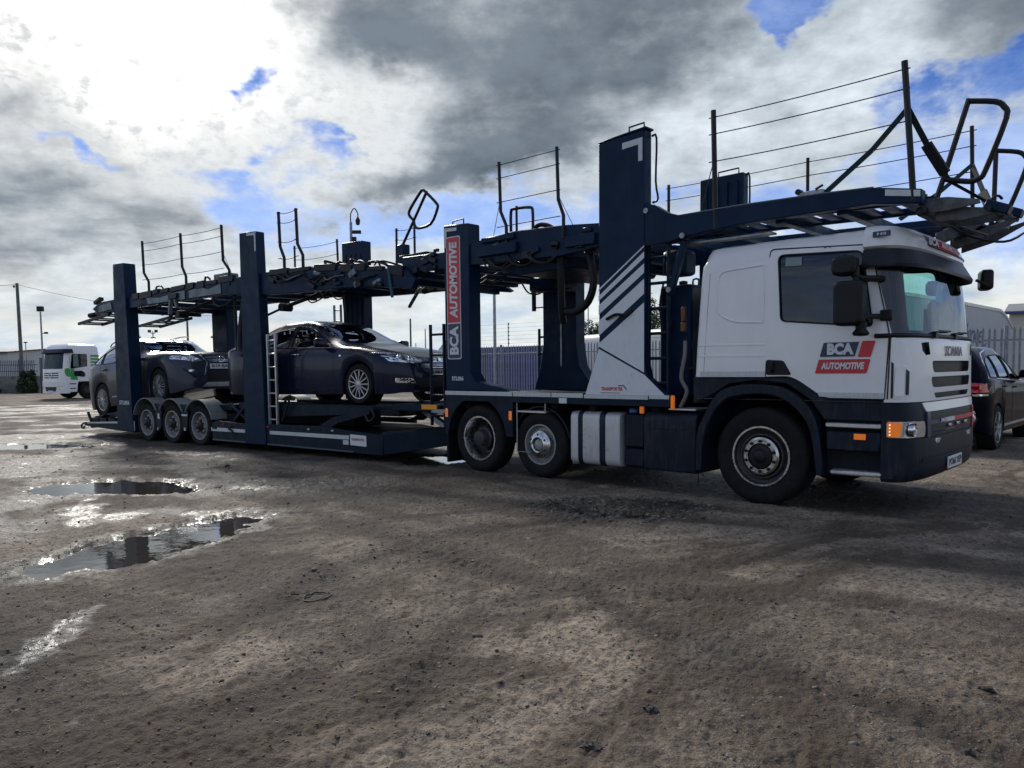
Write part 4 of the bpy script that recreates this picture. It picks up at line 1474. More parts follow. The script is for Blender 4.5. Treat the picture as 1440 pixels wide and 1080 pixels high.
# wipers, mirrors
for y0, y1 in ((-.62, -.05), (.08, .66)):
    MB().tube([(1.445, y0, 1.70), (1.45, y0 + .12, 1.735), (1.435, y1, 1.745)], .011, 6).box((1.44, y0, 1.695), (.05, .09, .05)).build('wiper', plastic_black, TR)
for s in (-1, 1):
    mr = MB()
    o = lambda x0, x1, z0, z1, r_: roundpoly([(x0, z0), (x1, z0), (x1 + .01, z1), (x0 - .005, z1)], r_, 4)
    mm = MB().prism(o(.835, 1.085, 1.775, 2.175, .06), 'y', s * 1.40, s * 1.56).build('mirror', plastic_black, TR, .03, 40, None, True, 2)
    MB().prism(o(.81, 1.015, 2.225, 2.40, .06), 'y', s * 1.40, s * 1.55).build('mirror_housing', plastic_black, mm, .03, 40, None, True, 2)
    MB().tube(smoothpts([(1.15, s * 1.19, 2.20), (1.10, s * 1.30, 2.20), (1.03, s * 1.42, 2.20), (.98, s * 1.47, 2.24)], 4), .030, 8).tube([(1.0, s * 1.45, 2.1), (1.0, s * 1.45, 2.3)], .03, 8).build('mirror_arm', plastic_black, mm)
    MB().tube(smoothpts([(1.17, s * 1.20, 1.86), (1.12, s * 1.30, 1.86), (1.05, s * 1.44, 1.86)], 4), .028, 8).box((1.19, s * 1.215, 1.87), (.10, .05, .10)).build('mirror_arm', plastic_black, mm, .01)
    MB().lathe(((.05, .04), (.045, -.02), (.075, -.06), (.06, -.08), (.01, -.085)), (1.055, s * 1.46, 1.765), 'z', 14).build('kerb_mirror', plastic_black, mm)
fm = MB().tube(smoothpts([(1.42, 1.02, 2.33), (1.50, 1.10, 2.28), (1.50, 1.16, 2.25), (1.47, 1.2, 2.30)], 4), .016, 8).build('mirror_arm', plastic_black, TR)
MB().box((1.47, 1.22, 2.34), (.13, .24, .22), .35).build('front_mirror', plastic_black, TR, .035, 40, None, True, 3)
# inside of the cab
MB().span(1.02, 1.30, -1.08, 1.08, 1.42, 1.60).span(.95, 1.12, -.75, -.15, 1.45, 1.72).build('dashboard', interior, TR, .03)
MB().span(-.70, 1.2, -1.10, 1.10, 1.30, 1.34).build('cab_floor', interior, TR)
MB().span(-.74, -.70, -1.1, 1.1, 1.35, 2.3).build('rear_trim', interior_l, TR)
MB().span(-.65, 1.0, -1.1, 1.1, 2.52, 2.55).build('headlining', interior_l, TR)
for y_ in (-.62, .62):
    st = MB().box((.25, y_, 1.62), (.5, .5, .14)).build('seat', interior, TR, .05, 40, None, True, 2)
    MB().box((.0, y_, 1.95), (.13, .46, .6), rot=Matrix.Rotation(-.12, 3, 'Y')).build('backrest', interior, st, .05, 40, None, True, 2)
    MB().box((-.05, y_, 2.33), (.09, .26, .18)).build('headrest', interior, st, .04, 40, None, True, 2)
sw = [Matrix.Rotation(-.5, 3, 'Y') @ Vector((0, .22 * math.cos(a), .22 * math.sin(a))) + Vector((.80, -.58, 1.78)) for a in [2 * math.pi * k / 24 for k in range(24)]]
MB().tube(sw, .016, 6, True).tube([(.80, -.58, 1.78), (1.0, -.58, 1.62)], .03, 8).beam(sw[0], sw[12], .03, .015).build('steering_wheel', black, TR)
MB().box((1.24, .25, 1.76), (.02, .20, .13), .3).tube([(1.25, .25, 1.6), (1.24, .25, 1.7)], .01, 6).build('phone_holder', black, TR)
MB().prism([(-.34, 1.70), (-.30, 1.70), (-.26, 1.96), (-.36, 1.96)], 'x', 1.27, 1.29).build('paper_holder', black, TR)
MB().prism(roundpoly([(.05, 2.05), (.28, 2.05), (.30, 2.25), (.07, 2.25)], .04), 'x', 1.27, 1.275).build('sticker', mat('sticker', (.30, .42, .62), .5), TR)
MB().box((1.22, .82, 2.22), (.03, .16, .22)).build('inner_mirror', black, TR, .03)

# wheel arch, steps
sm2 = lambda P: [tuple(p)[:2] for p in smoothpts([(x, z, 0) for x, z in P], 4)]
outer = [(-.71, .30), (-.705, .68), (-.60, .93), (-.48, 1.12), (-.33, 1.205), (-.06, 1.235), (.24, 1.205), (.47, 1.06), (.60, .82), (.66, .36)]
inner = [(-.645, .30), (-.635, .60), (-.54, .86), (-.42, 1.03), (-.30, 1.10), (-.05, 1.135), (.20, 1.11), (.41, .97), (.53, .76), (.59, .36)]
for s in (-1, 1):
    MB().prism(sm2(outer) + sm2(inner)[::-1], 'y', s * 1.255, s * .80).build('wheel_arch', plastic_navy, TR, .012)
    MB().prism([(-.775, 1.309), (.30, 1.309), (.40, 1.262), (.60, 1.128), (.68, 1.102), (1.185, 1.102), (1.185, .90), (.64, .90), (.50, 1.09), (.26, 1.245), (-.06, 1.275), (-.35, 1.24), (-.52, 1.14), (-.775, 1.02)], 'y', s * 1.19, s * .9).build('side_skirt', plastic_navy, TR, .008)
    MB().prism([(.66, .37), (1.17, .37), (1.17, .90), (.635, .90)], 'y', s * 1.13, s * .85).build('step_well', underside, TR)
    MB().span(.675, 1.165, s * 1.235, s * .95, .615, .80).build('step_module', plastic_navy, TR, .015)
    MB().span(.67, 1.17, s * 1.243, s * 1.0, .835, .875).build('step', alu, TR, .008)
    MB().span(.72, 1.18, s * 1.25, s * 1.0, .385, .43).build('step', alu, TR, .015)
    MB().box((.99, s * 1.24, .755), (.105, .02, .055)).build('side_marker', amber, TR, .004)
MB().tube([(-.76, -1.1, .40), (-.75, -1.12, .1)], .006, 5).build('mud_flap_stay', black, TR)

# wheels
for s in (-1, 1):
    def W(x, z, r, ri, w, st):
        if s < 0: truck_wheel(TR, (x, -1.2, z), r, ri, w, st)
        else:
            t = truck_wheel(TR, (x, -1.2, z), r, ri, w, st)
            t.location = (x, 1.2 - w / 2, z)
            t.rotation_euler = (0, 0, math.pi)
    W(0, .50, .505, .30, .33, 'steer')
    W(-4.0976, .462, .47, .30, .28, 'drive')
    W(-2.985, .44, .43, .255, .27, 'lift')
MB().tube([(0, -1, .5), (0, 1, .5)], .09, 10).build('axle', underside, TR)
MB().tube([(-4.0976, -1, .462), (-4.0976, 1, .462)], .13, 10).build('axle', underside, TR)
MB().tube([(-2.985, -1, .44), (-2.985, 1, .44)], .09, 10).build('axle', underside, TR)

# chassis
for y0 in (-.43, .36): MB().span(-5.0, 1.1, y0, y0 + .07, .62, .90).build('chassis_rail', underside, TR)
MB().span(-.9, .9, -.35, .35, .38, 1.2).build('engine', underside, TR, .05)
for y0, y1 in ((-1.25, -1.13), (1.13, 1.25)):
    MB().span(-4.72, -1.03, y0, y1, .975, 1.12).build('deck_beam', navy2, TR, .006)
MB().span(-4.7, -1.05, -1.12, 1.12, 1.0, 1.06).build('deck_floor', navy2, TR)
for x in (-4.4, -3.6, -2.8, -2.2, -1.3): MB().span(x - .05, x + .05, -1.12, 1.12, .86, .998).build('cross_member', underside, TR)
MB().span(-4.715, -3.41, -1.2535, -1.25, 1.058, 1.113).build('reflective_strip', strip_white, TR)
MB().span(-3.395, -2.75, -1.2535, -1.25, 1.058, 1.113).build('reflective_strip', strip_white, TR)
MB().span(-2.735, -2.24, -1.2535, -1.25, 1.058, 1.113).build('reflective_strip', strip_white, TR)
MB().span(-1.30, -1.04, -1.2535, -1.25, 1.065, 1.108).build('reflective_strip', strip_white, TR)
MB().span(-2.22, -1.315, -1.2545, -1.25, 1.055, 1.098).build('reflective_strip', strip_white, TR)
MB().span(-2.61, -2.49, -1.258, -1.25, .985, 1.05).build('label_plate', decal_white, TR)
# rear quarter panel with arch over the drive wheel
n = 18
arch = [(-4.0976 + .57 * math.cos(math.pi * k / n), .462 + .57 * math.sin(math.pi * k / n)) for k in range(n + 1)]
arch = [p for p in arch if p[1] > .50]
pan = [(-3.41, .98), (-3.41, .52)] + [(-3.53, .52)] + arch + [(-4.67, .50), (-4.73, .50), (-4.73, .98)]
for y0, y1 in ((-1.248, -1.21), (1.248, 1.21)): MB().prism(pan, 'y', y0, y1).build('quarter_panel', navy2, TR)
MB().prism([(-4.0976 + q * math.cos(math.pi * k / n), .462 + q * math.sin(math.pi * k / n)) for q, ks in ((.585, range(1, n)), (.565, range(n - 1, 0, -1))) for k in ks], 'y', -1.2, -.8).build('inner_arch', underside, TR)
for y0 in (-1.18, .8): MB().span(-4.78, -4.74, y0, y0 + .38, .08, .55).build('mud_flap', rubber, TR)
for x, z in ((-4.69, .80), (-3.445, .80)): MB().span(x - .025, x + .025, -1.262, -1.248, z - .06, z + .06).build('side_marker', amber, TR, .004)
MB().box((-1.03 + .018, -1.22, 1.03), (.03, .05, .15)).build('side_marker', amber, TR, .006)
MB().box((-1.455, -1.16, .945), (.045, .04, .11)).build('side_marker', amber, TR, .006)
# lift axle guard
MB().span(-3.36, -2.88, -1.22, -1.0, .845, .875).build('guard_step', alu, TR, .006)
for pts in (((-3.365, -1.21, .97), (-3.365, -1.21, .33), (-3.12, -1.21, .33)), ((-2.875, -1.21, .97), (-2.875, -1.21, .845))):
    MB().tube(pts, .011, 6).build('guard_bar', galv, TR)
MB().prism([(-2.985 + q * math.cos(math.pi * k / 14), .44 + q * math.sin(math.pi * k / 14)) for q, ks in ((.50, range(1, 14)), (.48, range(13, 0, -1))) for k in ks], 'y', -1.18, -.85).build('inner_arch', plastic_black, TR)
# fuel tank
tk = roundpoly([(-1.2, .24), (-.62, .24), (-.62, .89), (-1.2, .89)], .09, 5)
tkm = mat('white tank', (.56, .56, .55), .35, .25, var=.05, dirt=(.22, .21, .19), dirtamt=.35, scale=3, rvar=.12)
tank = MB().prism(tk, 'x', -2.48, -1.745).build('fuel_tank', tkm, TR, .02, 40, None, True, 2)
for x0, x1 in ((-2.355, -2.285), (-2.03, -1.945)):
    MB().prism(roundpoly([(-1.207, .233), (-.61, .233), (-.61, .897), (-1.207, .897)], .095, 5), 'x', x0, x1).build('tank_strap', plastic_navy, tank, .004)
for z0, z1 in ((.255, .475), (.485, .89)): MB().span(-1.715, -1.42, -1.15, -.7, z0, z1).build('battery_box', plastic_navy, TR, .025)
MB().lathe(((.06, 0), (.06, .035), (.045, .05), (.005, .052)), (-1.60, -1.10, .895), 'z', 16).build('filler_cap', mat('blue cap', (.03, .10, .32), .4), TR)
MB().prism(roundpoly([(-1.22, .25), (-.6, .25), (-.6, .90), (-1.16, .92), (-1.22, .86)], [.04, .02, .02, .04, .05], 4), 'x', -1.395, -.725).build('equipment_cover', plastic_navy, TR, .025, 40, None, True, 2)
MB().prism([(-1.30, .73), (-.85, .73), (-.85, .742), (-1.30, .742)], 'y', -1.228, -1.219).build('cover_crease', plastic_navy, TR)
MB().span(-1.08, -.74, -1.2, -.8, .942, .962).build('catwalk', alu, TR, .004)
MB().tube(smoothpts([(-.93, -1.1, 1.70), (-.9, -1.16, 1.55), (-.93, -1.18, 1.3), (-.86, -1.18, 1.15), (-.95, -1.16, .98)], 5), .022, 8).build('air_hose', mat('grey hose', (.16, .15, .14), .7), TR)
MB().tube(smoothpts([(-.95, -1.05, 1.75), (-.98, -1.1, 1.5), (-.9, -1.12, 1.4), (-.84, -1.05, 1.45), (-.9, -1.0, 1.7)], 5), .012, 6).build('air_hose', grime, TR)
MB().box((-.95, -1.1, 2.0), (.05, .05, .16)).box((-.95, -1.1, 1.86), (.06, .05, .1)).build('coupling', mat('copper coupling', (.14, .06, .03), .5, .3), TR, .008)

# ---------------------------------------------------------------- columns of the lorry
def column(par, x0, x1, ya, yb, z0, z1, m_, slant=.0, name='column'):
    mb = MB()
    mb.prism([(x0, z0), (x1, z0), (x1, z1 + slant), (x0, z1)], 'y', ya, yb)
    return mb.build(name, m_, par, .012)


def top_rail(par, x0, x1, y, z):
    MB().tube(smoothpts([(x0, y, z - .02), (x0, y, z + .07), (x1, y, z + .08), (x1, y, z - .02)], 1), .011, 6).build('grab_rail', grime, par)


main = MB().prism([(-2.22, 1.055), (-1.05, 1.055), (-1.05, 1.10), (-1.33, 1.30), (-1.365, 1.45), (-1.365, 4.06), (-2.0, 4.02), (-2.0, 1.70)], 'y', -1.25, -1.10).build('column', navy, TR, .012)
MB().prism([(-2.0, 4.022), (-1.345, 4.062), (-1.345, 4.085), (-1.75, 4.055), (-2.0, 4.03)], 'y', -1.256, -1.092).build('column_cap', navy, TR, .003)
top_rail(TR, -1.62, -1.42, -1.17, 4.075)
MB().tube(smoothpts([(-1.35, -1.12, 4.0), (-1.29, -1.12, 3.97), (-1.30, -1.12, 3.5), (-1.27, -1.12, 3.3), (-1.34, -1.12, 3.27)], 3), .013, 6).build('grab_rail', grime, TR)
yd = -1.2512
def dec(p, m_=decal_white, yy=yd): return MB().prism(p, 'y', yy, yy - .0015).build('stripe', m_, TR)
xl, xr = -1.999, -1.367
for (l0, l1), (r0, r1) in (((2.345, 2.32), (2.785, 2.767)), ((2.263, 2.205), (2.715, 2.646)), ((2.153, 2.045), (2.584, 2.481)), ((1.97, 1.795), (2.413, 2.247))):
    dec([(xl, l1), (xr, r1), (xr, r0), (xl, l0)])
dec([(xl, 1.64), (-2.205, 1.10), (-1.06, 1.10), (-1.33, 1.31), (xl, 1.665 + .02)][:0] or [(-2.20, 1.10), (-1.085, 1.10), (-1.36, 1.335), (xl + .0, 1.645)])
dec([(xl, 1.665), (-1.367, 1.352), (xr, 2.15), (xl, 1.705)][:0] or [(xl, 1.672), (xr, 1.362), (xr, 2.15), (xl, 1.705)])
MB().tube(smoothpts([(-1.87, -1.27, 1.985), (-1.72, -1.30, 2.03), (-1.60, -1.29, 2.02), (-1.52, -1.27, 2.07)], 4), .018, 6).build('lever', plastic_black, TR)
dec([(-1.66, 3.96), (-1.39, 3.975), (-1.39, 3.72), (-1.445, 3.72), (-1.445, 3.905), (-1.66, 3.89)], strip_white)
tsign = MB().prism(roundpoly([(-1.99, 1.115), (-1.64, 1.115), (-1.60, 1.165), (-1.64, 1.225), (-1.99, 1.225)], .01), 'y', -1.2528, -1.2545).build('maker_sign', plate_w, TR)
text('lettering', 'TRANSPORTER', .055, decal_red, TR, SIDE((-1.81, -1.2556, 1.170)), .002, 0, .31)
MB().prism([(-1.72, 1.215), (-1.64, 1.218), (-1.595, 1.165), (-1.607, 1.165), (-1.648, 1.207), (-1.72, 1.205)], 'y', -1.2546, -1.256).build('sign_border', ink, TR)
MB().span(-1.97, -1.7, -1.2556, -1.2546, 1.122, 1.128).build('sign_border', ink, TR)
# far front column
MB().prism([(-2.1, 1.055), (-1.1, 1.055), (-1.35, 1.4), (-1.35, 4.0), (-2.0, 4.0), (-2.0, 1.6)], 'y', 1.10, 1.25).build('column', navy, TR, .012)
for k in range(4): MB().span(-1.95 + k * .15, -1.87 + k * .15, 1.075, 1.10, 1.6, 3.9).build('column_rib', navy, TR)
top_rail(TR, -1.75, -1.45, 1.17, 4.0)
MB().tube(smoothpts([(-1.33, 1.12, 3.95), (-1.27, 1.12, 3.92), (-1.27, 1.12, 3.2)], 3), .012, 6).build('grab_rail', grime, TR)
# lettered rear column
MB().prism([(-4.70, 1.12), (-3.45, 1.12), (-3.62, 1.17), (-4.10, 1.24), (-4.20, 1.36), (-4.20, 3.41), (-4.70, 3.44)], 'y', -1.25, -1.02).build('column', navy, TR, .012)
top_rail(TR, -4.62, -4.40, -1.14, 3.43)
MB().tube(smoothpts([(-4.72, -1.1, 3.0), (-4.78, -1.1, 3.0), (-4.78, -1.1, 2.1), (-4.72, -1.1, 2.1)], 1), .010, 6).build('grab_rail', grime, TR)
dec([(-4.69, 3.395), (-4.43, 3.38), (-4.43, 3.335), (-4.635, 3.345), (-4.635, 3.12), (-4.69, 3.12)], strip_white)
sg = roundpoly([(-4.645, 1.56), (-4.365, 1.56), (-4.365, 3.265), (-4.645, 3.265)], .035, 4)
dec(sg, decal_white)
ins = lambda z0, z1, ra, rb: roundpoly([(-4.632, z0), (-4.378, z0), (-4.378, z1), (-4.632, z1)], [ra, ra, rb, rb], 4)
dec(ins(1.573, 2.055, .03, .002), decal_navy, yd - .0016)
dec(ins(2.072, 3.252, .002, .03), decal_red, yd - .0016)
text('lettering', 'BCA', .235, decal_white, TR, UPWARD((-4.50, yd - .0042, 1.815)), .010, 0, .40)
text('lettering', 'AUTOMOTIVE', .205, decal_white, TR, UPWARD((-4.50, yd - .0042, 2.66)), .009, .12, 1.06)
text('lettering', 'STL056', .075, decal_white, TR, SIDE((-4.45, yd - .002, 1.285)), .002, 0, .235)
# far rear column
MB().prism([(-5.0, 1.06), (-3.75, 1.06), (-4.06, 1.45), (-4.12, 1.8), (-4.12, 3.45), (-4.80, 3.45), (-4.80, 1.8), (-4.86, 1.45)], 'y', 1.0, 1.25).build('column', navy, TR, .012)
MB().span(-4.42, -4.39, .985, .999, 1.45, 2.45).build('slide_rail', galv, TR)
MB().tube([(-4.8, 1.05, 2.42), (-5.0, 1.05, 2.42), (-5.02, 1.05, 2.48)], .013, 6).build('hook', grime, TR)

# ladders
def ladder(par, x0, x1, y, z0, z1, n, m_, r=.018, lean=0.):
    t = MB()
    for x in (x0, x1): t.beam((x, y, z0), (x, y + lean, z1), .045, .03)
    o = t.build('ladder', m_, par, .004)
    rm = MB().tube([(x0, 0, 0), (x1, 0, 0)], r, 8).mesh('rung')
    for k in range(n):
        f = (k + .5) / n
        link('rung', rm, m_, o, 0, 40, (0, y + lean * f, z0 + (z1 - z0) * f))
    return o


ladder(TR, -1.36, -1.10, -1.17, 1.10, 2.78, 6, navy2)
ladder(TR, -5.07, -4.78, -1.2, .60, 2.07, 5, navy2)
ladder(TR, -5.05, -4.85, 1.2, .95, 2.08, 4, navy2)
MB().span(-5.05, -4.74, -1.24, -.95, .78, .84).build('step', galv, TR, .01)
# services behind the cab
MB().span(-1.42, -1.0, -.85, -.35, 1.06, 2.36).build('hydraulic_tank', navy, TR, .04, 40, None, True, 2)
MB().tube(smoothpts([(-1.12, -.6, 2.36), (-1.12, -.6, 2.43), (-1.05, -.6, 2.43), (-1.05, -.6, 2.36)], 2), .012, 6).lathe(((.05, 0), (.05, .06), (.01, .07)), (-1.25, -.6, 2.36), 'z', 12).build('tank_fitting', grime, TR)
MB().span(-1.3, -1.0, -1.0, -.72, 2.45, 2.74).build('winch_box', navy, TR, .05, 40, None, True, 2)
MB().beam((-.88, -1.17, 2.83), (-1.08, -1.17, 2.22), .07, .07).lathe(((.05, -.03), (.05, .03)), (-.88, -1.21, 2.83), 'y', 12).build('hydraulic_ram', navy, TR, .008)
for p in ((-.88, -1.26, 2.83), (-1.07, -1.22, 2.27), (-1.34, -1.256, 3.16)): MB().cyl(p, .03, .02).build('pin', galv, TR)
MB().tube(smoothpts([(-1.33, -.9, 2.4), (-1.35, -.95, 2.1), (-1.28, -.95, 1.8), (-1.22, -.9, 1.95)], 4), .012, 6).build('hydraulic_hose', grime, TR)

# ---------------------------------------------------------------- top deck over the cab
fb = [(-1.36, 3.25), (-1.24, 3.21), (-1.05, 3.09), (-.93, 3.05), (-.26, 3.055), (.60, 3.04), (1.07, 3.02), (1.47, 2.945), (1.47, 2.82), (1.05, 2.875), (-.22, 2.865), (-.85, 2.82), (-1.05, 2.78), (-1.36, 2.77)]
for y0, y1 in ((-1.25, -1.13), (1.13, 1.25)): MB().prism(fb, 'y', y0, y1).build('deck_beam', navy, TR, .008)
MB().tube([(-1.24, -1.253, 3.212), (-1.05, -1.253, 3.092), (-.93, -1.253, 3.052), (-.26, -1.253, 3.057), (.60, -1.253, 3.042), (1.07, -1.253, 3.022)], .006, 5).build('beam_edge', mat('worn edge', (.20, .22, .24), .4, .5), TR)
MB().prism([(1.17, 2.93), (1.46, 2.88), (1.46, 2.935), (1.17, 2.985)], 'y', -1.2512, -1.2535).build('reflective_strip', strip_white, TR)
for x in (-1.2, -.55, .15, .75, 1.35): MB().span(x - .05, x + .05, -1.13, 1.13, 2.84, 2.93).build('cross_member', navy, TR, .006)


def track(par, x0, x1, y0, y1, z0, z1, n, m_, name='track'):
    """perforated wheel track: two side rails and rungs"""
    mb = MB()
    for y in (y0, y1): mb.beam((x0, y, z0), (x1, y, z1), .04, .07)
    for k in range(n + 1):
        f = k / n
        x, z = x0 + (x1 - x0) * f, z0 + (z1 - z0) * f
        mb.beam((x, y0, z), (x, y1, z), .10, .03, (-(z1 - z0), 0, x1 - x0))
    return mb.build(name, m_, par)


for y0 in (-1.02, .42): track(TR, -1.3, 1.45, y0, y0 + .6, 2.96, 2.90, 14, navy)
MB().span(-.93, .05, -1.10, -.98, 2.755, 2.775).build('tray', galv, TR)
for s in (-1, 1):
    # loading flaps folded forward
    y0 = -1.05 if s < 0 else .40
    wg = mat('worn grey steel', (.085, .09, .095), .5, .2, var=.35, scale=14, dirt=(.03, .03, .03), dirtamt=.5)
    if s < 0:
        bl_ = [(1.40, 2.90), (1.62, 2.885), (1.86, 2.83), (1.87, 2.795), (1.62, 2.765), (1.40, 2.77)]
        b2_ = [(1.50, 2.80), (1.72, 2.80), (2.02, 2.745), (2.03, 2.71), (1.72, 2.685), (1.50, 2.70)]
        ex, ez = 2.0, 2.74
    else:
        bl_ = [(1.16, 2.66), (1.16, 2.80), (1.45, 2.895), (1.78, 2.985), (1.79, 2.955), (1.50, 2.78)]
        b2_ = [(1.30, 2.62), (1.30, 2.74), (1.55, 2.80), (1.88, 2.885), (1.89, 2.855), (1.60, 2.70)]
        ex, ez = 1.84, 2.93
    for dy in (.02, .60): MB().prism(bl_, 'y', y0 + dy, y0 + dy + .025).build('flap_blade', wg, TR, .004)
    for dy in (.12, .48): MB().prism(b2_, 'y', y0 + dy, y0 + dy + .025).build('flap_blade', wg, TR, .004)
    MB().span(1.38, 1.47, y0 - .05, y0 + .70, 2.74, 2.82).build('flap_hinge', grime, TR, .02)
    MB().beam((ex - .10, y0 + .1, ez + .05), (ex + .08, y0 + .1, ez - .03), .14, .08).build('flap_lock', navy, TR, .01)
    MB().tube([(ex - .06, y0 + .0, ez), (ex - .06, y0 + .64, ez)], .02, 8).build('flap_bar', grime, TR)
MB().tube(smoothpts([(1.5, -.4, 2.72), (1.7, -.3, 2.60), (1.95, -.2, 2.56), (2.2, -.3, 2.72)], 5), .012, 6).tube(smoothpts([(1.6, -.6, 2.85), (1.75, -.7, 2.74), (1.9, -.65, 2.9), (1.95, -.6, 2.88)], 5), .012, 6).build('hydraulic_hose', grime, TR)
MB().tube([(1.42, -1.15, 2.76), (1.72, 0, 2.66), (1.42, 1.15, 2.76)], .012, 6).build('stay_wire', cable, TR)
nh = [(1.745, 3.69), (1.94, 3.64), (2.01, 3.58), (2.025, 3.48), (1.885, 3.08), (1.84, 3.02), (1.76, 3.005), (1.56, 3.06)]
h = MB().tube(smoothpts([(x, -.95, z) for x, z in nh], 3), .024, 8)
h.tube([(1.745, -.95, 3.71), (1.56, -.95, 3.06), (1.50, -.95, 2.86)], .024, 8).build('hand_hoop', grime, TR)
h = MB().tube(smoothpts([(x - .16, .95, z - .02) for x, z in nh], 3), .024, 8)
h.tube([(1.585, .95, 3.69), (1.58, .95, 3.02), (1.55, .95, 2.86)], .024, 8).build('hand_hoop', grime, TR)

# ---------------------------------------------------------------- railings
def railing(par, posts, y, top, base, heights, wire_ends=None, kink=0., sag=.0, r=.022):
    """posts: list of (x at top, x at foot)"""
    for xt, xb in posts:
        if kink:
            pts = [(xt, y, top), (xt + .02, y, base + kink), (xb, y, base + kink * .45), (xb, y, base - .12)]
        else:
            pts = [(xt, y, top), (xb, y, base - .15)]
        o = MB().tube(pts, r, 8).build('railing_post', grime, par)
        for hz in heights: MB().tube([(xt - .05, y, hz), (xt + .05, y, hz)], .006, 5).build('eye_bolt', grime, o)
    for (a, _), (b, _) in zip(posts[:-1], posts[1:]):
        for hz in heights:
            MB().tube([(a + (b - a) * k / 6, y, hz - sag * 4 * (k / 6) * (1 - k / 6)) for k in range(7)], .0055, 5).build('railing_wire', cable, par)


railing(TR, [(-.535, -.50), (1.30, 1.40)], -1.23, 4.07, 3.0, (4.0, 3.83, 3.55), r=.028, sag=.012)
railing(TR, [(-2.57, -2.57), (-.54, -.53), (1.29, 1.33)], 1.23, 4.05, 3.0, (4.0, 3.83, 3.55, 3.2), sag=.01)
railing(TR, [(-3.62, -3.50), (-2.64, -2.54)], -1.23, 4.12, 3.12, (4.08, 3.91, 3.6, 3.28), kink=.36)
MB().tube([(-3.63, -1.23, 3.55), (-3.75, -1.23, 3.12)], .004, 4).tube([(-2.63, -1.23, 3.55), (-2.38, -1.23, 3.12)], .004, 4).tube([(-.53, -1.23, 3.55), (-.68, -1.23, 3.05)], .005, 4).build('stay_wire', cable, TR)

# rear top deck of the lorry
rb = [(-5.66, 3.10), (-4.75, 3.08), (-4.2, 3.12), (-3.86, 3.18), (-3.4, 3.20), (-2.57, 3.17), (-2.0, 3.12), (-2.0, 2.85), (-2.6, 2.80), (-3.4, 2.82), (-4.2, 2.84), (-5.66, 2.86)]
for y0, y1 in ((-1.22, -1.12), (1.12, 1.22)): MB().prism(rb, 'y', y0, y1).build('deck_beam', navy, TR, .008)
for x in (-5.5, -5.0, -4.5, -3.9, -3.3, -2.7, -2.2): MB().span(x - .06, x + .06, -1.12, 1.12, 2.80, 2.90).build('cross_member', navy, TR, .006)
for y0 in (-1.05, .40): track(TR, -5.66, -2.02, y0, y0 + .62, 3.0, 3.02, 18, navy)
MB().prism([(-4.1, 2.82), (-2.5, 2.80), (-2.6, 2.68), (-3.5, 2.66)], 'y', -1.0, .9).build('lift_frame', navy, TR, .01)
MB().tube([(-3.9, -1.0, 2.92), (-3.0, -.2, 2.72)], .04, 8).tube([(-3.3, -1.0, 2.88), (-2.5, -.4, 2.74)], .03, 8).build('hydraulic_ram', galv, TR)
MB().span(-4.0, -3.3, -1.28, -1.16, 2.92, 3.06).build('side_plate', navy, TR, .01)
MB().span(-2.5, -2.05, -1.27, -1.16, 2.88, 3.02).build('side_plate', navy, TR, .01)
MB().span(-3.95, -3.35, -1.26, -1.22, 3.10, 3.17).build('side_rail', navy, TR, .01)
MB().tube(smoothpts([(-3.49, -1.15, 3.15), (-3.49, -1.15, 3.46), (-3.42, -1.15, 3.50), (-3.16, -1.15, 3.48), (-3.11, -1.15, 3.42), (-3.11, -1.15, 3.18)], 3), .02, 8).tube([(-3.39, -1.15, 3.53), (-3.39, -1.15, 3.15)], .016, 8).build('hand_hoop', grime, TR)
MB().tube(smoothpts([(-3.3, -1.0, 3.18), (-3.15, -1.0, 3.27), (-3.0, -1.0, 3.25), (-2.9, -1.0, 3.2)], 4), .03, 8).build('wheel_strap_reel', grime, TR)
MB().tube(smoothpts([(-2.30, -1.05, 2.85), (-2.22, -1.05, 2.5), (-2.30, -1.05, 2.24), (-2.5, -1.05, 2.12), (-2.72, -1.05, 2.14)], 6), .048, 10).build('cable_conduit', plastic_black, TR)
MB().tube([(-2.70, -1.10, 2.95), (-2.70, -1.08, 2.14), (-2.74, -1.0, 2.0)], .045, 10).build('cable_conduit', plastic_black, TR)
MB().tube(smoothpts([(-2.1, -1.1, 2.8), (-2.05, -1.12, 2.4), (-2.06, -1.12, 2.1)], 4), .008, 5).build('release_cord', galv, TR)
MB().beam((-4.9, .9, 2.84), (-4.9, .9, 2.35), .05, .05).build('drop_stay', grime, TR)
MB().tube(smoothpts([(-4.9, .6, 2.8), (-4.75, .6, 2.62), (-4.5, .6, 2.60), (-4.3, .6, 2.8)], 5), .014, 6).tube([(-4.6, .5, 2.6), (-3.8, .5, 2.62)], .012, 6).build('hydraulic_hose', grime, TR)
MB().span(-4.4, -3.9, .2, .8, 2.58, 2.80).build('valve_block', navy, TR, .03)
rs = random.Random(31)
for k in range(18):
    x = rs.uniform(-5.4, -2.15)
    if -4.75 < x < -4.15: continue
    z = rs.uniform(2.84, 3.12)
    MB().box((x, -1.235, z), (rs.uniform(.06, .28), .04, rs.uniform(.04, .10)), rot=Matrix.Rotation(rs.uniform(-.3, .3), 3, 'Y')).build('bracket', rs.choice((grime, navy2, navy)), TR, .006)
for k in range(6):
    x = rs.uniform(-4.0, -2.6)
    MB().tube(smoothpts([(x, -1.24, 2.9), (x + .12, -1.27, 2.78), (x + .35, -1.26, 2.74), (x + .5, -1.2, 2.86)], 5), .012, 6).build('hydraulic_hose', grime, TR)
for k in range(3): MB().beam((-4.0 + k * .55, -1.05, 2.80), (-3.5 + k * .55, .9, 2.74), .08, .07).build('brace', navy, TR, .006)
rs = random.Random(11)
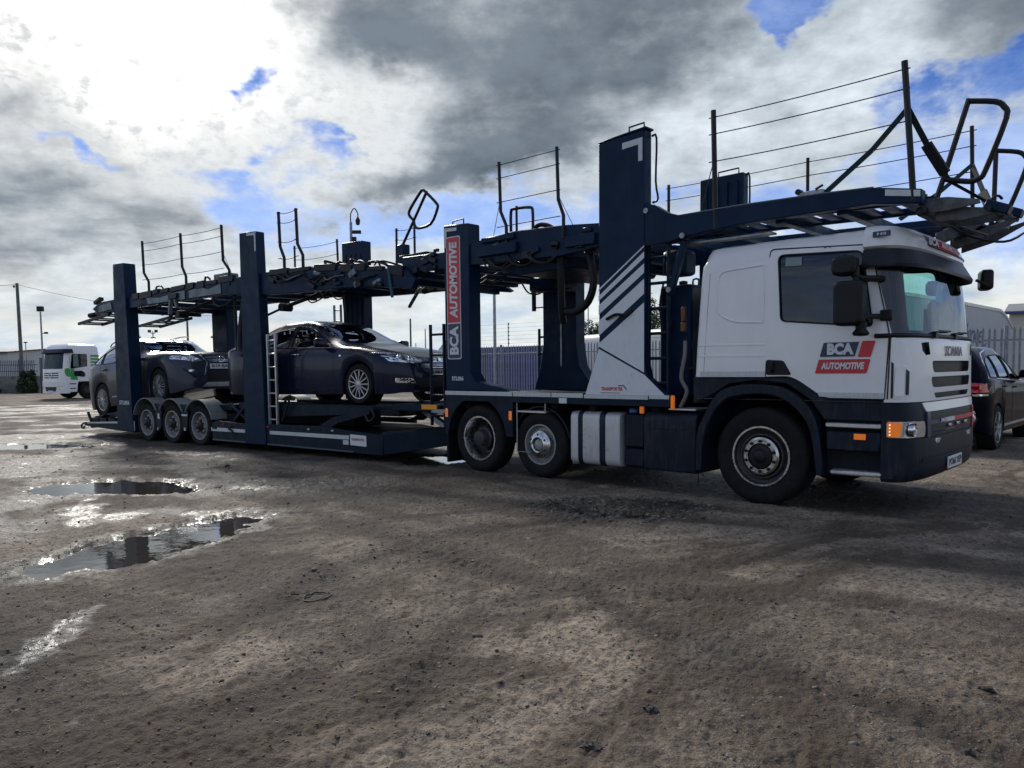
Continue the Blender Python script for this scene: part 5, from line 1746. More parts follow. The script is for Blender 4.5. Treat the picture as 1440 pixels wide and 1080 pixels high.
for k in range(9):
    x = rs.uniform(-5.3, -2.4)
    y = rs.uniform(-1.0, -.2)
    pts = [(x, y, 2.8), (x + .15, y + .1, 2.70 + rs.uniform(-.05, .05)), (x + .4, y + .1, 2.72), (x + .55, y + .2, 2.82)]
    MB().tube(smoothpts(pts, 4), .012, 5).build('hydraulic_hose', grime, TR)
# hoop at the rear end of the deck
hp = [(-5.76, 3.70), (-5.86, 3.79), (-5.84, 3.88), (-5.60, 4.09), (-5.53, 4.12), (-5.44, 4.06), (-5.23, 3.88), (-5.21, 3.80), (-5.36, 3.60), (-5.66, 3.57), (-5.74, 3.63)]
MB().tube(smoothpts([(x, -.9, z) for x, z in hp], 3, True), .022, 8, True).tube([(-5.44, -.9, 4.09), (-6.05, -.9, 3.34)], .022, 8).build('hand_hoop', grime, TR)
MB().box((-6.02, -.9, 3.22), (.16, .14, .28)).beam((-6.0, -.9, 3.1), (-5.6, -.9, 3.05), .12, .10).build('hoop_socket', navy, TR, .01)
MB().span(-5.95, -5.3, -1.05, -.5, 3.12, 3.17).build('deck_plate', navy, TR, .004)

# ratchet straps hang on the front railing
def strap(lab, pts, w, m_=webbing):
    mb = MB()
    P = [Vector(p) for p in pts]
    for a, b in zip(P[:-1], P[1:]): mb.beam(a, b, w, .004, (.3, 1, .2))
    return tag(mb.build('strap', m_), lab, 'strap', 'lashing straps on the top deck')


strap('dark green strap running down and back from the near front railing post', [(1.32, -1.2, 3.66), (1.02, -1.15, 3.38), (.55, -1.08, 3.06)], .05)
rt = thing('strap_ratchet', 'steel ratchet buckle of the back strap on the deck beam', 'ratchet', (.44, -1.08, 3.07))
MB().box((0, 0, .02), (.26, .07, .05)).build('frame', galv, rt, .01)
MB().tube([(-.12, -.04, .05), (-.12, .04, .05)], .03, 8).tube([(.05, -.03, .05), (.12, -.03, .08)], .012, 6).build('handle', grime, rt)
s1 = strap('dark green strap running forward from the near front railing post to the hoop', [(1.33, -1.2, 3.66), (1.47, -1.06, 3.32), (1.60, -.95, 3.04)], .055)
MB().beam((1.45, -1.08, 3.36), (1.58, -.97, 3.10), .09, .03, (.3, 1, .2)).build('sleeve', black, s1)
strap('thin strap tail from the near hoop to the deck front', [(1.60, -.95, 3.04), (1.85, -.5, 2.86)], .03)
s2 = strap('green strap running forward from the far front railing post to the far hoop', [(1.31, 1.2, 3.62), (1.45, 1.05, 3.3), (1.58, .95, 2.98), (1.78, .7, 2.82)], .055)
MB().beam((1.45, 1.05, 3.28), (1.55, .98, 3.06), .09, .03, (.3, 1, .2)).build('sleeve', mat('tan sleeve', (.16, .15, .11), .8), s2)
strap('green strap running down and back from the far front railing post', [(1.31, 1.2, 3.62), (1.05, .9, 3.3), (.75, .6, 3.02)], .05)
# ------------------------------------------------------------------ cars
def pchip(xs, ys):
    """monotone cubic through points (xs ascending)"""
    xs, ys = np.array(xs, float), np.array(ys, float)
    h = np.diff(xs)
    d = np.diff(ys) / h
    m_ = np.zeros_like(ys)
    m_[0], m_[-1] = d[0], d[-1]
    for i in range(1, len(xs) - 1):
        if d[i - 1] * d[i] > 0:
            w1, w2 = 2 * h[i] + h[i - 1], h[i] + 2 * h[i - 1]
            m_[i] = (w1 + w2) / (w1 / d[i - 1] + w2 / d[i])

    def f(x):
        x = min(max(x, xs[0]), xs[-1])
        i = min(int(np.searchsorted(xs, x, 'right') - 1), len(xs) - 2)
        t = (x - xs[i]) / h[i]
        return ((1 + 2 * t) * (1 - t) ** 2 * ys[i] + t * (1 - t) ** 2 * h[i] * m_[i] + t * t * (3 - 2 * t) * ys[i + 1] + t * t * (t - 1) * h[i] * m_[i + 1])
    return f


def car_alloy(parent, loc, r, ri, w, spokes, twin, flip=False):
    t = tyre_mesh(r, ri, w, 36, False).build('wheel', rubber, parent, 0, 40)
    t.location = loc
    if flip: t.rotation_euler = (0, 0, math.pi)
    o = -w / 2
    MB().lathe(((ri + .008, o + .02), (ri + .006, o + .004), (ri - .010, o + .006), (ri - .018, o + .03), (ri - .022, o + .16)), n=36).build('rim', alloy, t, 0, 30)
    mb = MB()
    for k in range(spokes):
        q0 = 2 * math.pi * k / spokes
        for dq in ((-.10, .10) if twin else (0,)):
            a, b = q0 + dq * .4, q0 + dq * 1.4
            p0 = Vector((.05 * math.cos(a), o + .012, .05 * math.sin(a)))
            p1 = Vector(((ri - .012) * math.cos(b), o + .014, (ri - .012) * math.sin(b)))
            mb.beam(p0, p1, .019 if twin else .024, .03, (0, 1, 0))
    mb.build('spoke', alloy, t, .004)
    MB().lathe(((.062, o + .03), (.058, o + .0), (.03, o - .004), (.002, o - .004)), n=20).build('hub_cap', alloy, t, 0, 30)
    MB().lathe(((ri * .62, o + .085), (ri * .62, o + .075), (.03, o + .075)), n=28).build('brake_disc', dark_rim, t, 0, 30)
    return t


def car(name, label, cat, sp, paint, glassm, loc, rot):
    """sp: measures in metres, x = 0 at the front axle, forwards +x"""
    T = thing(name, label, cat, loc)
    T.rotation_euler = rot
    L, rw = sp['wb'], sp['rw']
    keys = sorted(sp['top'])
    ztop = pchip([k[0] for k in keys], [k[1] for k in keys])
    kb = sorted(sp['belt'])
    zbelt = pchip([k[0] for k in kb], [k[1] for k in kb])
    x0, x1 = keys[0][0], keys[-1][0]
    W, wr, zb = sp['w'], sp['wr'], sp['zb']
    arch = rw + sp.get('arch', .038)

    def wid(x):
        f = 1.
        df = max(0, (x - (x1 - .75)) / .75)
        dr = max(0, ((x0 + .6) - x) / .6)
        return W * (1 - sp.get('taper', .30) * df ** 2.6 - .20 * dr ** 2.6)

    def low(x):
        z = zb + .06 * max(0, (x - (x1 - .35)) / .35) + .14 * max(0, ((x0 + .4) - x) / .4)
        for xw in (0, -L):
            d = abs(x - xw)
            if d < arch: z = max(z, rw + math.sqrt(arch * arch - d * d))
        return z
    xs = list(np.linspace(x0, x1, 74))
    for xw in (0, -L):
        xs += [xw + arch * math.sin(a) for a in np.linspace(-math.pi / 2, math.pi / 2, 15)]
        xs += [xw - arch * 1.002, xw + arch * 1.002]
    xs += [x1 - d for d in (.006, .02, .05, .09)] + [x0 + d for d in (.006, .02, .05, .09)]
    xs = sorted(set(round(x, 4) for x in xs))
    xs = [x for i, x in enumerate(xs) if i == 0 or x - xs[i - 1] > .0012]

    def section(x):
        zt, w, zl = ztop(x), wid(x), low(x)
        zbt = min(zbelt(x), zt - .055)
        g = min(1, max(0, (zt - zbt - .06) / .30))
        g = g * g * (3 - 2 * g)
        inarch = any(abs(x - xw) < arch for xw in (0, -L))
        wi = w - (.26 if inarch else .12)
        endf = min(1, max(.0, min((x1 - x), (x - x0)) / .12)) ** .5
        ro = wr(x) if callable(wr) else wr
        ws = min(ro, w * .80)
        wh = w * .80
        wt = wh + (ws - wh) * g
        mid = zl + (zbt - zl) * .5
        pts = [(0, zb + .02), (wi, zb + .02), (wi, zl), (w * (.955 + .02 * endf), zl), (w * .99, zl + (mid - zl) * .30), (w, mid), (w * .998, mid + (zbt - mid) * .5),
               (w * .982, zbt - .035), (w * .955, zbt)]
        a = (w * .955, zbt)
        b = (wt, zt - (.03 + .055 * g))
        bul = .035 * g
        for k in range(1, 6):
            t = k / 6
            pts.append((a[0] + (b[0] - a[0]) * t + bul * 4 * t * (1 - t), a[1] + (b[1] - a[1]) * t + (1 - g) * .018 * 4 * t * (1 - t)))
        pts += [b, (wt * .94, zt - (.014 + .026 * g)), (wt * .80, zt - (.007 + .012 * g)), (wt * .55, zt - .005), (wt * .28, zt - .001), (0, zt)]
        return [Vector((x, -y, z)) for y, z in pts] + [Vector((x, y, z)) for y, z in pts[-2:0:-1]]
    rings = [section(x) for x in xs]
    mb = MB()
    vs = [[mb.b.verts.new(p) for p in r] for r in rings]
    n = len(vs[0])
    for i in range(len(vs) - 1):
        for j in range(n):
            k = (j + 1) % n
            mb.b.faces.new((vs[i][j], vs[i + 1][j], vs[i + 1][k], vs[i][k]))
    for r, e in ((vs[0], -1), (vs[-1], 1)):       # domed ends
        c = sum((v.co for v in r), Vector()) / n
        rr = r
        for f, d in ((.75, .022), (.4, .035)):
            nr = [mb.b.verts.new(Vector((v.co.x + e * d, c.y + (v.co.y - c.y) * f, c.z + (v.co.z - c.z) * f))) for v in r]
            for j in range(n):
                k = (j + 1) % n
                mb.b.faces.new((rr[j], rr[k], nr[k], nr[j]) if e > 0 else (rr[k], rr[j], nr[j], nr[k]))
            rr = nr
        mb.b.faces.new(rr if e > 0 else rr[::-1])
    bm = mb.b
    bmesh.ops.remove_doubles(bm, verts=bm.verts, dist=.0004)
    bmesh.ops.recalc_face_normals(bm, faces=bm.faces)
    bvh = BVHTree.FromBMesh(bm)
    # glass
    wins = []
    for s in (-1, 1):
        for p in sp['side_windows']:
            q = roundpoly(p, .035, 3)
            wins.append((cut_region(bm, q, 'y', (lambda f: f.calc_center_median().y < -.3) if s < 0 else (lambda f: f.calc_center_median().y > .3), -.004), 'window', q, s))
    fw = cut_region(bm, roundpoly(sp['windscreen'], .07, 4), 'x', lambda f: f.calc_center_median().x > sp['ws_x'][0] and f.calc_center_median().x < sp['ws_x'][1] and f.calc_center_median().z > sp['windscreen'][0][1] - .1, -.003)
    rwn = cut_region(bm, roundpoly(sp['rear_window'], .07, 4), 'x', lambda f: f.calc_center_median().x < sp['rw_x'], -.003)
    body = mb.build('body', paint, T, 0, 40, None, False)
    fw.build('windscreen', carglass, T, 0, 40, None, False)
    rwn.build('rear_window', glassm, T, 0, 40, None, False)

    def onside(x, z, s, off=.004):
        h_ = bvh.ray_cast(Vector((x, s * 5, z)), Vector((0, -s, 0)))
        return Vector((x, (h_[0].y if h_[0] else s * W * .9) + s * off, z))
    for w_, nm, q, s in wins:
        o = w_.build(nm, glassm, T, 0, 40, None, False)
        qq = []
        for i in range(len(q)):
            a, b = q[i], q[(i + 1) % len(q)]
            for k in range(4): qq.append((a[0] + (b[0] - a[0]) * k / 4, a[1] + (b[1] - a[1]) * k / 4))
        MB().tube([onside(x, z, s, .001) for x, z in qq], .010, 6, True).build('window_seal', sp.get('trim_m', plastic_black), o)
    for s in (-1, 1):
        if sp.get('chrome_line'):
            MB().tube([onside(x, z, s, .003) for x, z in sp['chrome_line']], .011, 6).build('chrome_trim', chrome, T)
        for pts in sp['gaps']:
            q = []
            for a, b in zip(pts[:-1], pts[1:]):
                for k in range(8): q.append((a[0] + (b[0] - a[0]) * k / 8, a[1] + (b[1] - a[1]) * k / 8))
            q.append(pts[-1])
            MB().tube([onside(x, z, s, -.001) for x, z in q], .0045, 5).build('panel_gap', black, T)
        for x, z in sp['handles']:
            p = onside(x, z, s, .0)
            MB().tube(smoothpts([p + Vector((.10, 0, 0)), p + Vector((.08, s * .025, .004)), p + Vector((-.08, s * .025, .006)), p + Vector((-.10, 0, .004))], 3), .013, 6).build('door_handle', sp.get('handle_m', paint), T)
        # mirror
        mx, mz = sp['mirror']
        p = onside(mx, mz - .02, s, -.02)
        mo = MB().box(p + Vector((-.02, s * .15, .07)), (.11, .23, .15)).build('mirror', sp.get('mirror_m', paint), T, .045, 40, None, True, 3)
        MB().beam(p, p + Vector((-.01, s * .1, .04)), .05, .05).build('mirror_arm', plastic_black, mo)
        for poly in sp['headlamp']:
            pp = [(s * -1 * y if 0 else s * y, z) for y, z in poly]
            o = patch(bvh, roundpoly(pp, .02, 3), 'x', 1, .006, .02, .04).build('headlamp', clear_lens, T, 0, 40)
            for (cy, cz, cr) in sp.get('bulbs', ()):
                h_ = bvh.ray_cast(Vector((5, s * cy, cz)), Vector((-1, 0, 0)))
                if h_[0]: MB().lathe(((cr, .006), (cr, .016), (cr * .7, .018), (cr * .5, .008), (.002, .010)), h_[0], 'x', 16).build('lamp_bowl', chrome, o)
        for key, mm in (('foglamp', clear_lens), ('intake', plastic_black), ('tail_lamp', redlamp)):
            for poly in sp.get(key, ()):
                pp = [(s * y, z) for y, z in poly]
                patch(bvh, roundpoly(pp, .015, 3), 'x', -1 if key == 'tail_lamp' else 1, .007, .02, .04).build(key, mm, T, 0, 40)
        for poly, mm, nm in sp.get('side_patch', ()):
            patch(bvh, roundpoly(poly, .01, 3), 'y', s, .007, .02, .05).build(nm, mm, T, 0, 40)
    for poly, mm, nm, off in sp.get('front_patch', ()):
        patch(bvh, roundpoly(poly, .015, 3), 'x', 1, off, .02, .04).build(nm, mm, T, 0, 40)
    for poly, mm, nm, off in sp.get('rear_patch', ()):
        patch(bvh, roundpoly(poly, .015, 3), 'x', -1, off, .02, .04).build(nm, mm, T, 0, 40)
    # wheels
    tw = sp.get('tw', .235)
    for xw in (0, -L):
        for s in (-1, 1):
            car_alloy(T, (xw, s * (W - tw / 2 - .012), rw), rw, sp['ri'], tw, sp['spokes'], sp.get('twin', False), s > 0)
            MB().lathe(((arch - .002, -.12), (arch - .002, .12)), (xw, s * (W - .14), rw), 'y', 24).build('wheel_well', black, T)
    # cabin
    zf = sp['floor']
    MB().span(-L + .25, -.45, -W + .18, W - .18, zf, zf + .05).build('cabin_floor', interior, T)
    ix = sp['dash']
    MB().span(ix - .35, ix + .15, -W + .17, W - .17, zf + .35, sp['belt'][0][1] - .02).build('dashboard', interior, T, .05)
    for y in (-.38, .38):
        for bx in (ix - 1.05, ix - 1.95):
            st = MB().box((bx + .18, y, zf + .28), (.5, .5, .16)).build('seat', sp.get('seat_m', interior), T, .06, 40, None, True, 2)
            MB().box((bx - .1, y, zf + .58), (.14, .48, .58), rot=Matrix.Rotation(-.25, 3, 'Y')).build('backrest', sp.get('seat_m', interior), st, .06, 40, None, True, 2)
            MB().box((bx - .2, y, zf + .94), (.09, .26, .18)).build('headrest', sp.get('seat_m', interior), st, .04, 40, None, True, 2)
    sy = .38
    c = Vector((ix - .45, -sy, zf + .62))
    MB().tube([c + Matrix.Rotation(-.45, 3, 'Y') @ Vector((0, .18 * math.cos(a), .18 * math.sin(a))) for a in [2 * math.pi * k / 20 for k in range(20)]], .014, 6, True).build('steering_wheel', black, T)
    return T, bvh, onside


def paint(name, c, r=.28, metal=.35, dirt=.2):
    return mat(name, c, r, metal, var=.04, coat=.18, spec=.5, ior=1.3, dirt=(.10, .095, .09), dirtamt=dirt, scale=2.5)


# dark saloon
saloon = dict(wb=2.737, rw=.335, ri=.235, w=.928, wr=.60, zb=.17, floor=.28, dash=-.55, spokes=13, tw=.235, taper=.36,
              top=[(.965, .55), (.95, .66), (.90, .73), (.75, .80), (.40, .895), (-.05, .965), (-.38, 1.00), (-.52, 1.04), (-1.0, 1.30), (-1.35, 1.425), (-1.75, 1.485), (-2.2, 1.475), (-2.65, 1.39), (-3.05, 1.245), (-3.38, 1.115), (-3.65, 1.085), (-3.80, 1.03), (-3.86, .90), (-3.87, .60)],
              belt=[(.97, .70), (.4, .82), (-.3, .925), (-1.0, .945), (-2.0, .985), (-2.9, 1.02), (-3.87, 1.0)],
              side_windows=[[(-.86, .965), (-1.72, .995), (-1.76, 1.335), (-1.50, 1.315), (-1.20, 1.20)], [(-1.82, .998), (-2.66, 1.035), (-2.83, 1.10), (-2.55, 1.235), (-2.2, 1.315), (-1.86, 1.34)], [(-2.74, 1.045), (-2.98, 1.065), (-2.88, 1.11)]],
              windscreen=[(-.66, 1.035), (.66, 1.035), (.555, 1.40), (-.555, 1.40)], ws_x=(-1.5, -.3), rear_window=[(-.60, 1.13), (.60, 1.13), (.52, 1.37), (-.52, 1.37)], rw_x=-2.4,
              chrome_line=[(-.62, .955), (-1.2, .972), (-1.9, .993), (-2.6, 1.022), (-3.0, 1.055), (-2.88, 1.13), (-2.55, 1.265), (-2.2, 1.345), (-1.76, 1.368), (-1.47, 1.34), (-1.13, 1.20), (-.85, 1.07), (-.62, .955)],
              gaps=[[(-.60, .28), (-.57, .60), (-.60, .93)], [(-1.77, .26), (-1.77, .97)], [(-2.36, .40), (-2.62, .72), (-2.70, .98)], [(-.55, .27), (-2.3, .27)]],
              handles=[(-1.56, .855), (-2.42, .90)], mirror=(-.80, .99),
              headlamp=[[(.43, .665), (.60, .655), (.84, .69), (.90, .84), (.68, .835), (.47, .765)]], bulbs=((.62, .71, .05), (.75, .745, .04)),
              foglamp=[[(.58, .335), (.80, .35), (.80, .425), (.62, .415)]], intake=[[(.52, .30), (.84, .33), (.84, .45), (.52, .42)]],
              tail_lamp=[[(.55, .85), (.88, .87), (.86, .98), (.6, .97)]],
              front_patch=[([(-.42, .56), (.42, .56), (.50, .735), (-.50, .735)], plastic_black, 'grille', .004), ([(-.47, .665), (.47, .665), (.50, .735), (-.50, .735)], chrome, 'grille_bar', .012),
                           ([(-.5, .26), (.5, .26), (.54, .42), (-.54, .42)], plastic_black, 'lower_intake', .004)] + [([(-.44, .575 + k * .028), (.44, .575 + k * .028), (.445, .586 + k * .028), (-.445, .586 + k * .028)], chrome, 'grille_slat', .012) for k in range(3)],
              side_patch=[([(-.42, .745), (-.36, .745), (-.36, .77), (-.42, .77)], redlamp, 'side_repeater')],
              handle_m=chrome)
saloon['side_patch'] = [([(-.44, .80), (-.39, .80), (-.39, .825), (-.44, .825)], clear_lens, 'side_repeater')]
grey_suv = dict(wb=2.74, rw=.375, ri=.245, w=.943, wr=.66, zb=.18, floor=.42, dash=-.6, spokes=10, twin=True, tw=.24, taper=.30,
                top=[(.93, .62), (.915, .82), (.88, .92), (.72, 1.0), (.25, 1.075), (-.2, 1.125), (-.48, 1.155), (-.62, 1.20), (-1.15, 1.52), (-1.45, 1.63), (-1.9, 1.685), (-2.4, 1.67), (-2.9, 1.60), (-3.20, 1.47), (-3.44, 1.24), (-3.58, 1.10), (-3.66, .95), (-3.69, .70)],
                belt=[(.93, .86), (.4, .99), (-.3, 1.06), (-1.0, 1.08), (-2.0, 1.12), (-2.9, 1.18), (-3.69, 1.15)],
                side_windows=[[(-.92, 1.105), (-1.72, 1.135), (-1.76, 1.53), (-1.52, 1.50), (-1.28, 1.40)], [(-1.83, 1.14), (-2.62, 1.18), (-2.66, 1.46), (-2.3, 1.53), (-1.87, 1.54)], [(-2.70, 1.19), (-3.16, 1.25), (-2.95, 1.40), (-2.72, 1.48)]],
                windscreen=[(-.70, 1.20), (.70, 1.20), (.60, 1.60), (-.60, 1.60)], ws_x=(-1.7, -.4), rear_window=[(-.62, 1.22), (.62, 1.22), (.55, 1.52), (-.55, 1.52)], rw_x=-2.9,
                gaps=[[(-.62, .40), (-.58, .72), (-.66, 1.04)], [(-1.78, .38), (-1.78, 1.10)], [(-2.34, .55), (-2.60, .85), (-2.68, 1.14)], [(.66, .72), (.42, .95)]],
                handles=[(-1.58, .99), (-2.44, 1.03)], mirror=(-.92, 1.15), handle_m=None,
                headlamp=[[(.40, .80), (.62, .78), (.90, .88), (.88, .955), (.60, .90)]], bulbs=((.58, .84, .035), (.68, .86, .035), (.78, .885, .035)),
                foglamp=[[(.60, .58), (.70, .57), (.72, .61), (.62, .62)]], intake=[[(.56, .44), (.64, .44), (.80, .66), (.74, .64)]],
                tail_lamp=[[(.6, .95), (.93, .97), (.92, 1.12), (.62, 1.08)]],
                front_patch=[([(-.30, .76), (.30, .76), (.42, .92), (-.42, .92)], plastic_black, 'grille', .004), ([(-.38, .37), (.38, .37), (.34, .58), (.30, .62), (-.30, .62), (-.34, .58)], plastic_black, 'lower_grille', .004),
                             ([(-.46, .25), (.46, .25), (.38, .34), (-.38, .34)], alu, 'skid_plate', .012)] + [([(-.33, .785 + k * .034), (.33, .785 + k * .034), (.335, .795 + k * .034), (-.335, .795 + k * .034)], chrome, 'grille_slat', .010) for k in range(4)]
                + [([(s * .30, .76), (s * .42, .925), (s * .45, .925), (s * .33, .76), (s * .42, .50), (s * .40, .50)][::s], chrome, 'grille_edge', .014) for s in (-1, 1)],
                side_patch=[([(-.75, .33), (-1.35, .35), (-1.35, .375), (-.75, .355)], chrome, 'sill_trim'), ([(-1.75, .36), (-2.2, .375), (-2.2, .40), (-1.75, .385)], chrome, 'sill_trim')])
dark_suv = dict(wb=2.855, rw=.365, ri=.25, w=.964, wr=.67, zb=.27, floor=.42, dash=-.6, spokes=5, twin=True, tw=.25, taper=.28,
                top=[(.90, .62), (.88, .84), (.82, .94), (.6, 1.02), (.0, 1.10), (-.45, 1.155), (-.60, 1.20), (-1.15, 1.53), (-1.5, 1.65), (-2.0, 1.715), (-2.6, 1.715), (-3.1, 1.68), (-3.42, 1.60), (-3.62, 1.38), (-3.74, 1.10), (-3.82, .95), (-3.84, .62)],
                belt=[(.90, .88), (.3, 1.0), (-.4, 1.07), (-1.2, 1.09), (-2.2, 1.12), (-3.2, 1.16), (-3.84, 1.12)],
                side_windows=[[(-.92, 1.12), (-1.80, 1.145), (-1.84, 1.55), (-1.55, 1.53), (-1.28, 1.42)], [(-1.91, 1.15), (-2.72, 1.175), (-2.68, 1.55), (-1.95, 1.565)], [(-2.80, 1.18), (-3.34, 1.20), (-3.20, 1.42), (-3.02, 1.50), (-2.75, 1.54)]],
                windscreen=[(-.72, 1.21), (.72, 1.21), (.62, 1.62), (-.62, 1.62)], ws_x=(-1.8, -.4), rear_window=[(-.62, 1.18), (.62, 1.18), (.56, 1.56), (-.56, 1.56)], rw_x=-3.2,
                chrome_line=[(-.80, 1.10), (-1.8, 1.128), (-2.72, 1.157), (-3.42, 1.18), (-3.24, 1.46), (-3.04, 1.58), (-2.7, 1.63)],
                gaps=[[(-.62, .42), (-.60, 1.06)], [(-1.86, .42), (-1.86, 1.11)], [(-2.42, .6), (-2.66, .9), (-2.76, 1.14)]],
                handles=[(-1.64, 1.0), (-2.5, 1.03)], mirror=(-.92, 1.17), handle_m=None,
                headlamp=[[(.45, .80), (.88, .84), (.86, .95), (.50, .90)]], bulbs=(), tail_lamp=[[(.58, .96), (.94, .96), (.95, 1.10), (.64, 1.12)]],
                front_patch=[([(-.4, .68), (.4, .68), (.42, .86), (-.42, .86)], chrome, 'grille', .006)],
                rear_patch=[([(-.27, .80), (.27, .80), (.27, .92), (-.27, .92)], mat('plate yellow', (.62, .45, .05), .4), 'number_plate', .012), ([(-.8, .40), (.8, .40), (.84, .56), (-.84, .56)], plastic_black, 'bumper_insert', .005)],
                side_patch=[([(-.45, .36), (-2.4, .36), (-2.4, .40), (-.45, .40)], alu, 'sill_trim'), ([(-3.55, .905), (-3.86, .905), (-3.86, .935), (-3.55, .935)], chrome, 'bumper_trim'), ([(-3.52, .96), (-3.86, .96), (-3.86, 1.09), (-3.64, 1.10)], redlamp, 'tail_lamp')])

# ------------------------------------------------------------------ trailer
TX, TY, TD = -11.003, -1.9544, .11187
TL = thing('car_transporter_trailer', 'navy three axle car transporter trailer with two cars on its lower deck', 'trailer', (TX, TY, 0), TD)
TM = Matrix.Translation((TX, TY, 0)) @ Matrix.Rotation(TD, 4, 'Z')
TW = 2.45
for i in range(3):
    x = -.966 * i
    truck_wheel(TL, (x, 0, .378), .392, .262, .25, 'trailer')
    t = truck_wheel(TL, (x, 0, .378), .392, .262, .25, 'trailer')
    t.location = (x, TW - .125, .378)
    t.rotation_euler = (0, 0, math.pi)
    MB().tube([(x, .2, .378), (x, TW - .2, .378)], .07, 10).build('axle', underside, TL)
    n = 14
    a0, a1 = R(14 if i == 0 else 30), R(150 if i < 2 else 165)
    ar = [(x + .50 * math.cos(a0 + (a1 - a0) * k / n), .395 + .50 * math.sin(a0 + (a1 - a0) * k / n)) for k in range(n + 1)]
    ai = [(x + .478 * math.cos(a0 + (a1 - a0) * k / n), .395 + .478 * math.sin(a0 + (a1 - a0) * k / n)) for k in range(n + 1)]
    fm_ = mat('dusty fender', (.20, .215, .20), .6, .1, var=.2, scale=6, dirt=(.12, .115, .09), dirtamt=.5)
    for y0 in (-.035, TW - .32): MB().prism(ar + ai[::-1], 'y', y0, y0 + .36).build('mudguard', fm_, TL, .004)
for i in range(2):
    x = -.966 * (i + .5)
    for y0 in (-.005, TW - .03):
        MB().prism([(x - .09, .28), (x + .07, .28), (x + .10, .55), (x + .17, .78), (x - .17, .78), (x - .11, .55)], 'y', y0, y0 + .03).build('side_skirt', navy2, TL)
    if i == 0: MB().span(x - .10, x + .10, -.012, -.006, .555, .59).build('reflective_strip', strip_white, TL)
    else: MB().span(x - .03, x + .04, -.012, -.006, .47, .58).build('reflective_strip', strip_white, TL)
for x, y in ((-.45, .30), (-1.45, .27)): MB().box((x, -.02, y), (.05, .03, .06)).build('side_marker', clear_lens, TL)
# side rails of the low bed
fr_ = [(.50, .12), (5.0, .105), (5.02, .42), (4.2, .46), (3.6, .505), (1.4, .475), (.62, .50), (.50, .46)]
MB().prism(fr_, 'y', -.035, .05).build('side_rail', navy2, TL, .008)
MB().prism([(min(x, 3.4), z) for x, z in fr_ if x < 4.5 or z < .2], 'y', TW - .05, TW + .035).build('side_rail', navy2, TL, .008)
MB().prism([(.55, .05), (4.98, .05), (4.98, 1.55), (3.4, TW - .05), (.55, TW - .05)], 'z', .16, .40).build('low_bed', underside, TL)
MB().span(4.98, 5.05, -.03, .30, .10, .425).build('bed_nose', navy2, TL, .01)
MB().prism([(.47, .305), (2.15, .315), (2.15, .365), (.66, .375), (.66, .34), (.50, .345), (.50, .375), (.47, .375)], 'y', -.0365, -.038).build('reflective_strip', strip_white, TL)
MB().prism([(2.26, .318), (4.30, .318), (4.30, .385), (2.26, .378)], 'y', -.0365, -.038).build('reflective_strip', strip_white, TL)
MB().span(4.16, 4.29, -.038, -.0365, .235, .305).build('reflective_strip', strip_white, TL)
MB().prism([(.5, .135), (4.4, .118), (4.4, .14), (.5, .16)], 'y', -.037, -.040).build('rail_edge', mat('dull edge', (.06, .085, .10), .5), TL)
ms = MB().prism(roundpoly([(4.33, .235), (4.70, .225), (4.70, .395), (4.33, .405)], .008), 'y', -.0365, -.0385).build('maker_sign', plate_w, TL)
text('lettering', 'TRANSPORTER', .052, mat('dull red', (.30, .06, .06), .5), TL, SIDE((4.505, -.0392, .325)), .002, 0, .29)
for x, mm in ((.88, redlamp), (2.22, redlamp), (3.32, clear_lens), (3.92, clear_lens)): MB().box((x, -.045, .445), (.055, .025, .03)).build('side_marker', mm, TL, .004)
MB().tube([(1.05, -.05, .36), (1.16, -.06, .345), (1.19, -.06, .29)], .018, 6).tube([(1.12, -.06, .42), (1.12, -.06, .33)], .014, 6).build('lever', grime, TL)
# gooseneck
MB().prism([(4.95, .05), (5.05, .02), (6.3, .62), (6.6, .80), (6.6, 1.55), (6.2, 1.6), (4.95, 1.55)], 'z', .34, .46).build('gooseneck', navy2, TL, .02)
mb = MB()
lo = [(5.0, -.03, .105), (5.0, -.03, .42), (6.45, .70, .62), (6.45, .70, .34)]
mb.quadring([[Vector(p) for p in lo], [Vector(p) + Vector((-.03, .06, 0)) for p in lo]])
mb.build('neck_side', navy2, TL, .006)
MB().box((6.5, 1.2, .50), (.3, .9, .22)).build('coupling', underside, TL, .03)

# rear bed
rr_ = [(-4.60, .225), (-3.0, .165), (-2.36, .150), (-2.36, .40), (-4.60, .305)]
for y0, y1 in ((-.035, .04), (TW - .04, TW + .035)): MB().prism(rr_, 'y', y0, y1).build('side_rail', navy2, TL, .006)
MB().prism([(-4.45, .275), (-2.36, .350), (-2.36, .398), (-4.45, .305)], 'y', -.0365, -.038).build('reflective_strip', strip_white, TL)
MB().span(-2.39, -2.36, -.039, -.0366, .19, .35).build('reflective_strip', strip_white, TL)
MB().prism([(-4.6, .20), (-2.3, .24), (-2.3, .34), (-4.6, .26)], 'y', .04, TW - .04).build('rear_bed', underside, TL)
MB().tube(smoothpts([(-4.6, -.03, .28), (-4.72, -.02, .26), (-4.78, -.02, .20), (-4.70, -.02, .15), (-4.63, -.02, .2)], 4), .02, 6).build('tow_eye', grime, TL)
MB().beam((-4.55, .1, .30), (-4.7, .1, .52), .05, .05).beam((-4.5, .15, .34), (-4.1, .2, .46), .10, .04).build('ramp_lock', grime, TL, .006)
for x in (-4.35, -4.0, -3.6): MB().box((x, .22, .36), (.22, .3, .08), .2).build('ramp_plate', grime, TL, .01)
MB().span(-4.62, -4.55, .1, TW - .1, .16, .32).build('rear_beam', navy2, TL, .01)
for y in (.35, TW - .35): MB().box((-4.63, y, .24), (.02, .3, .09)).build('tail_lamp', redlamp, TL, .004)

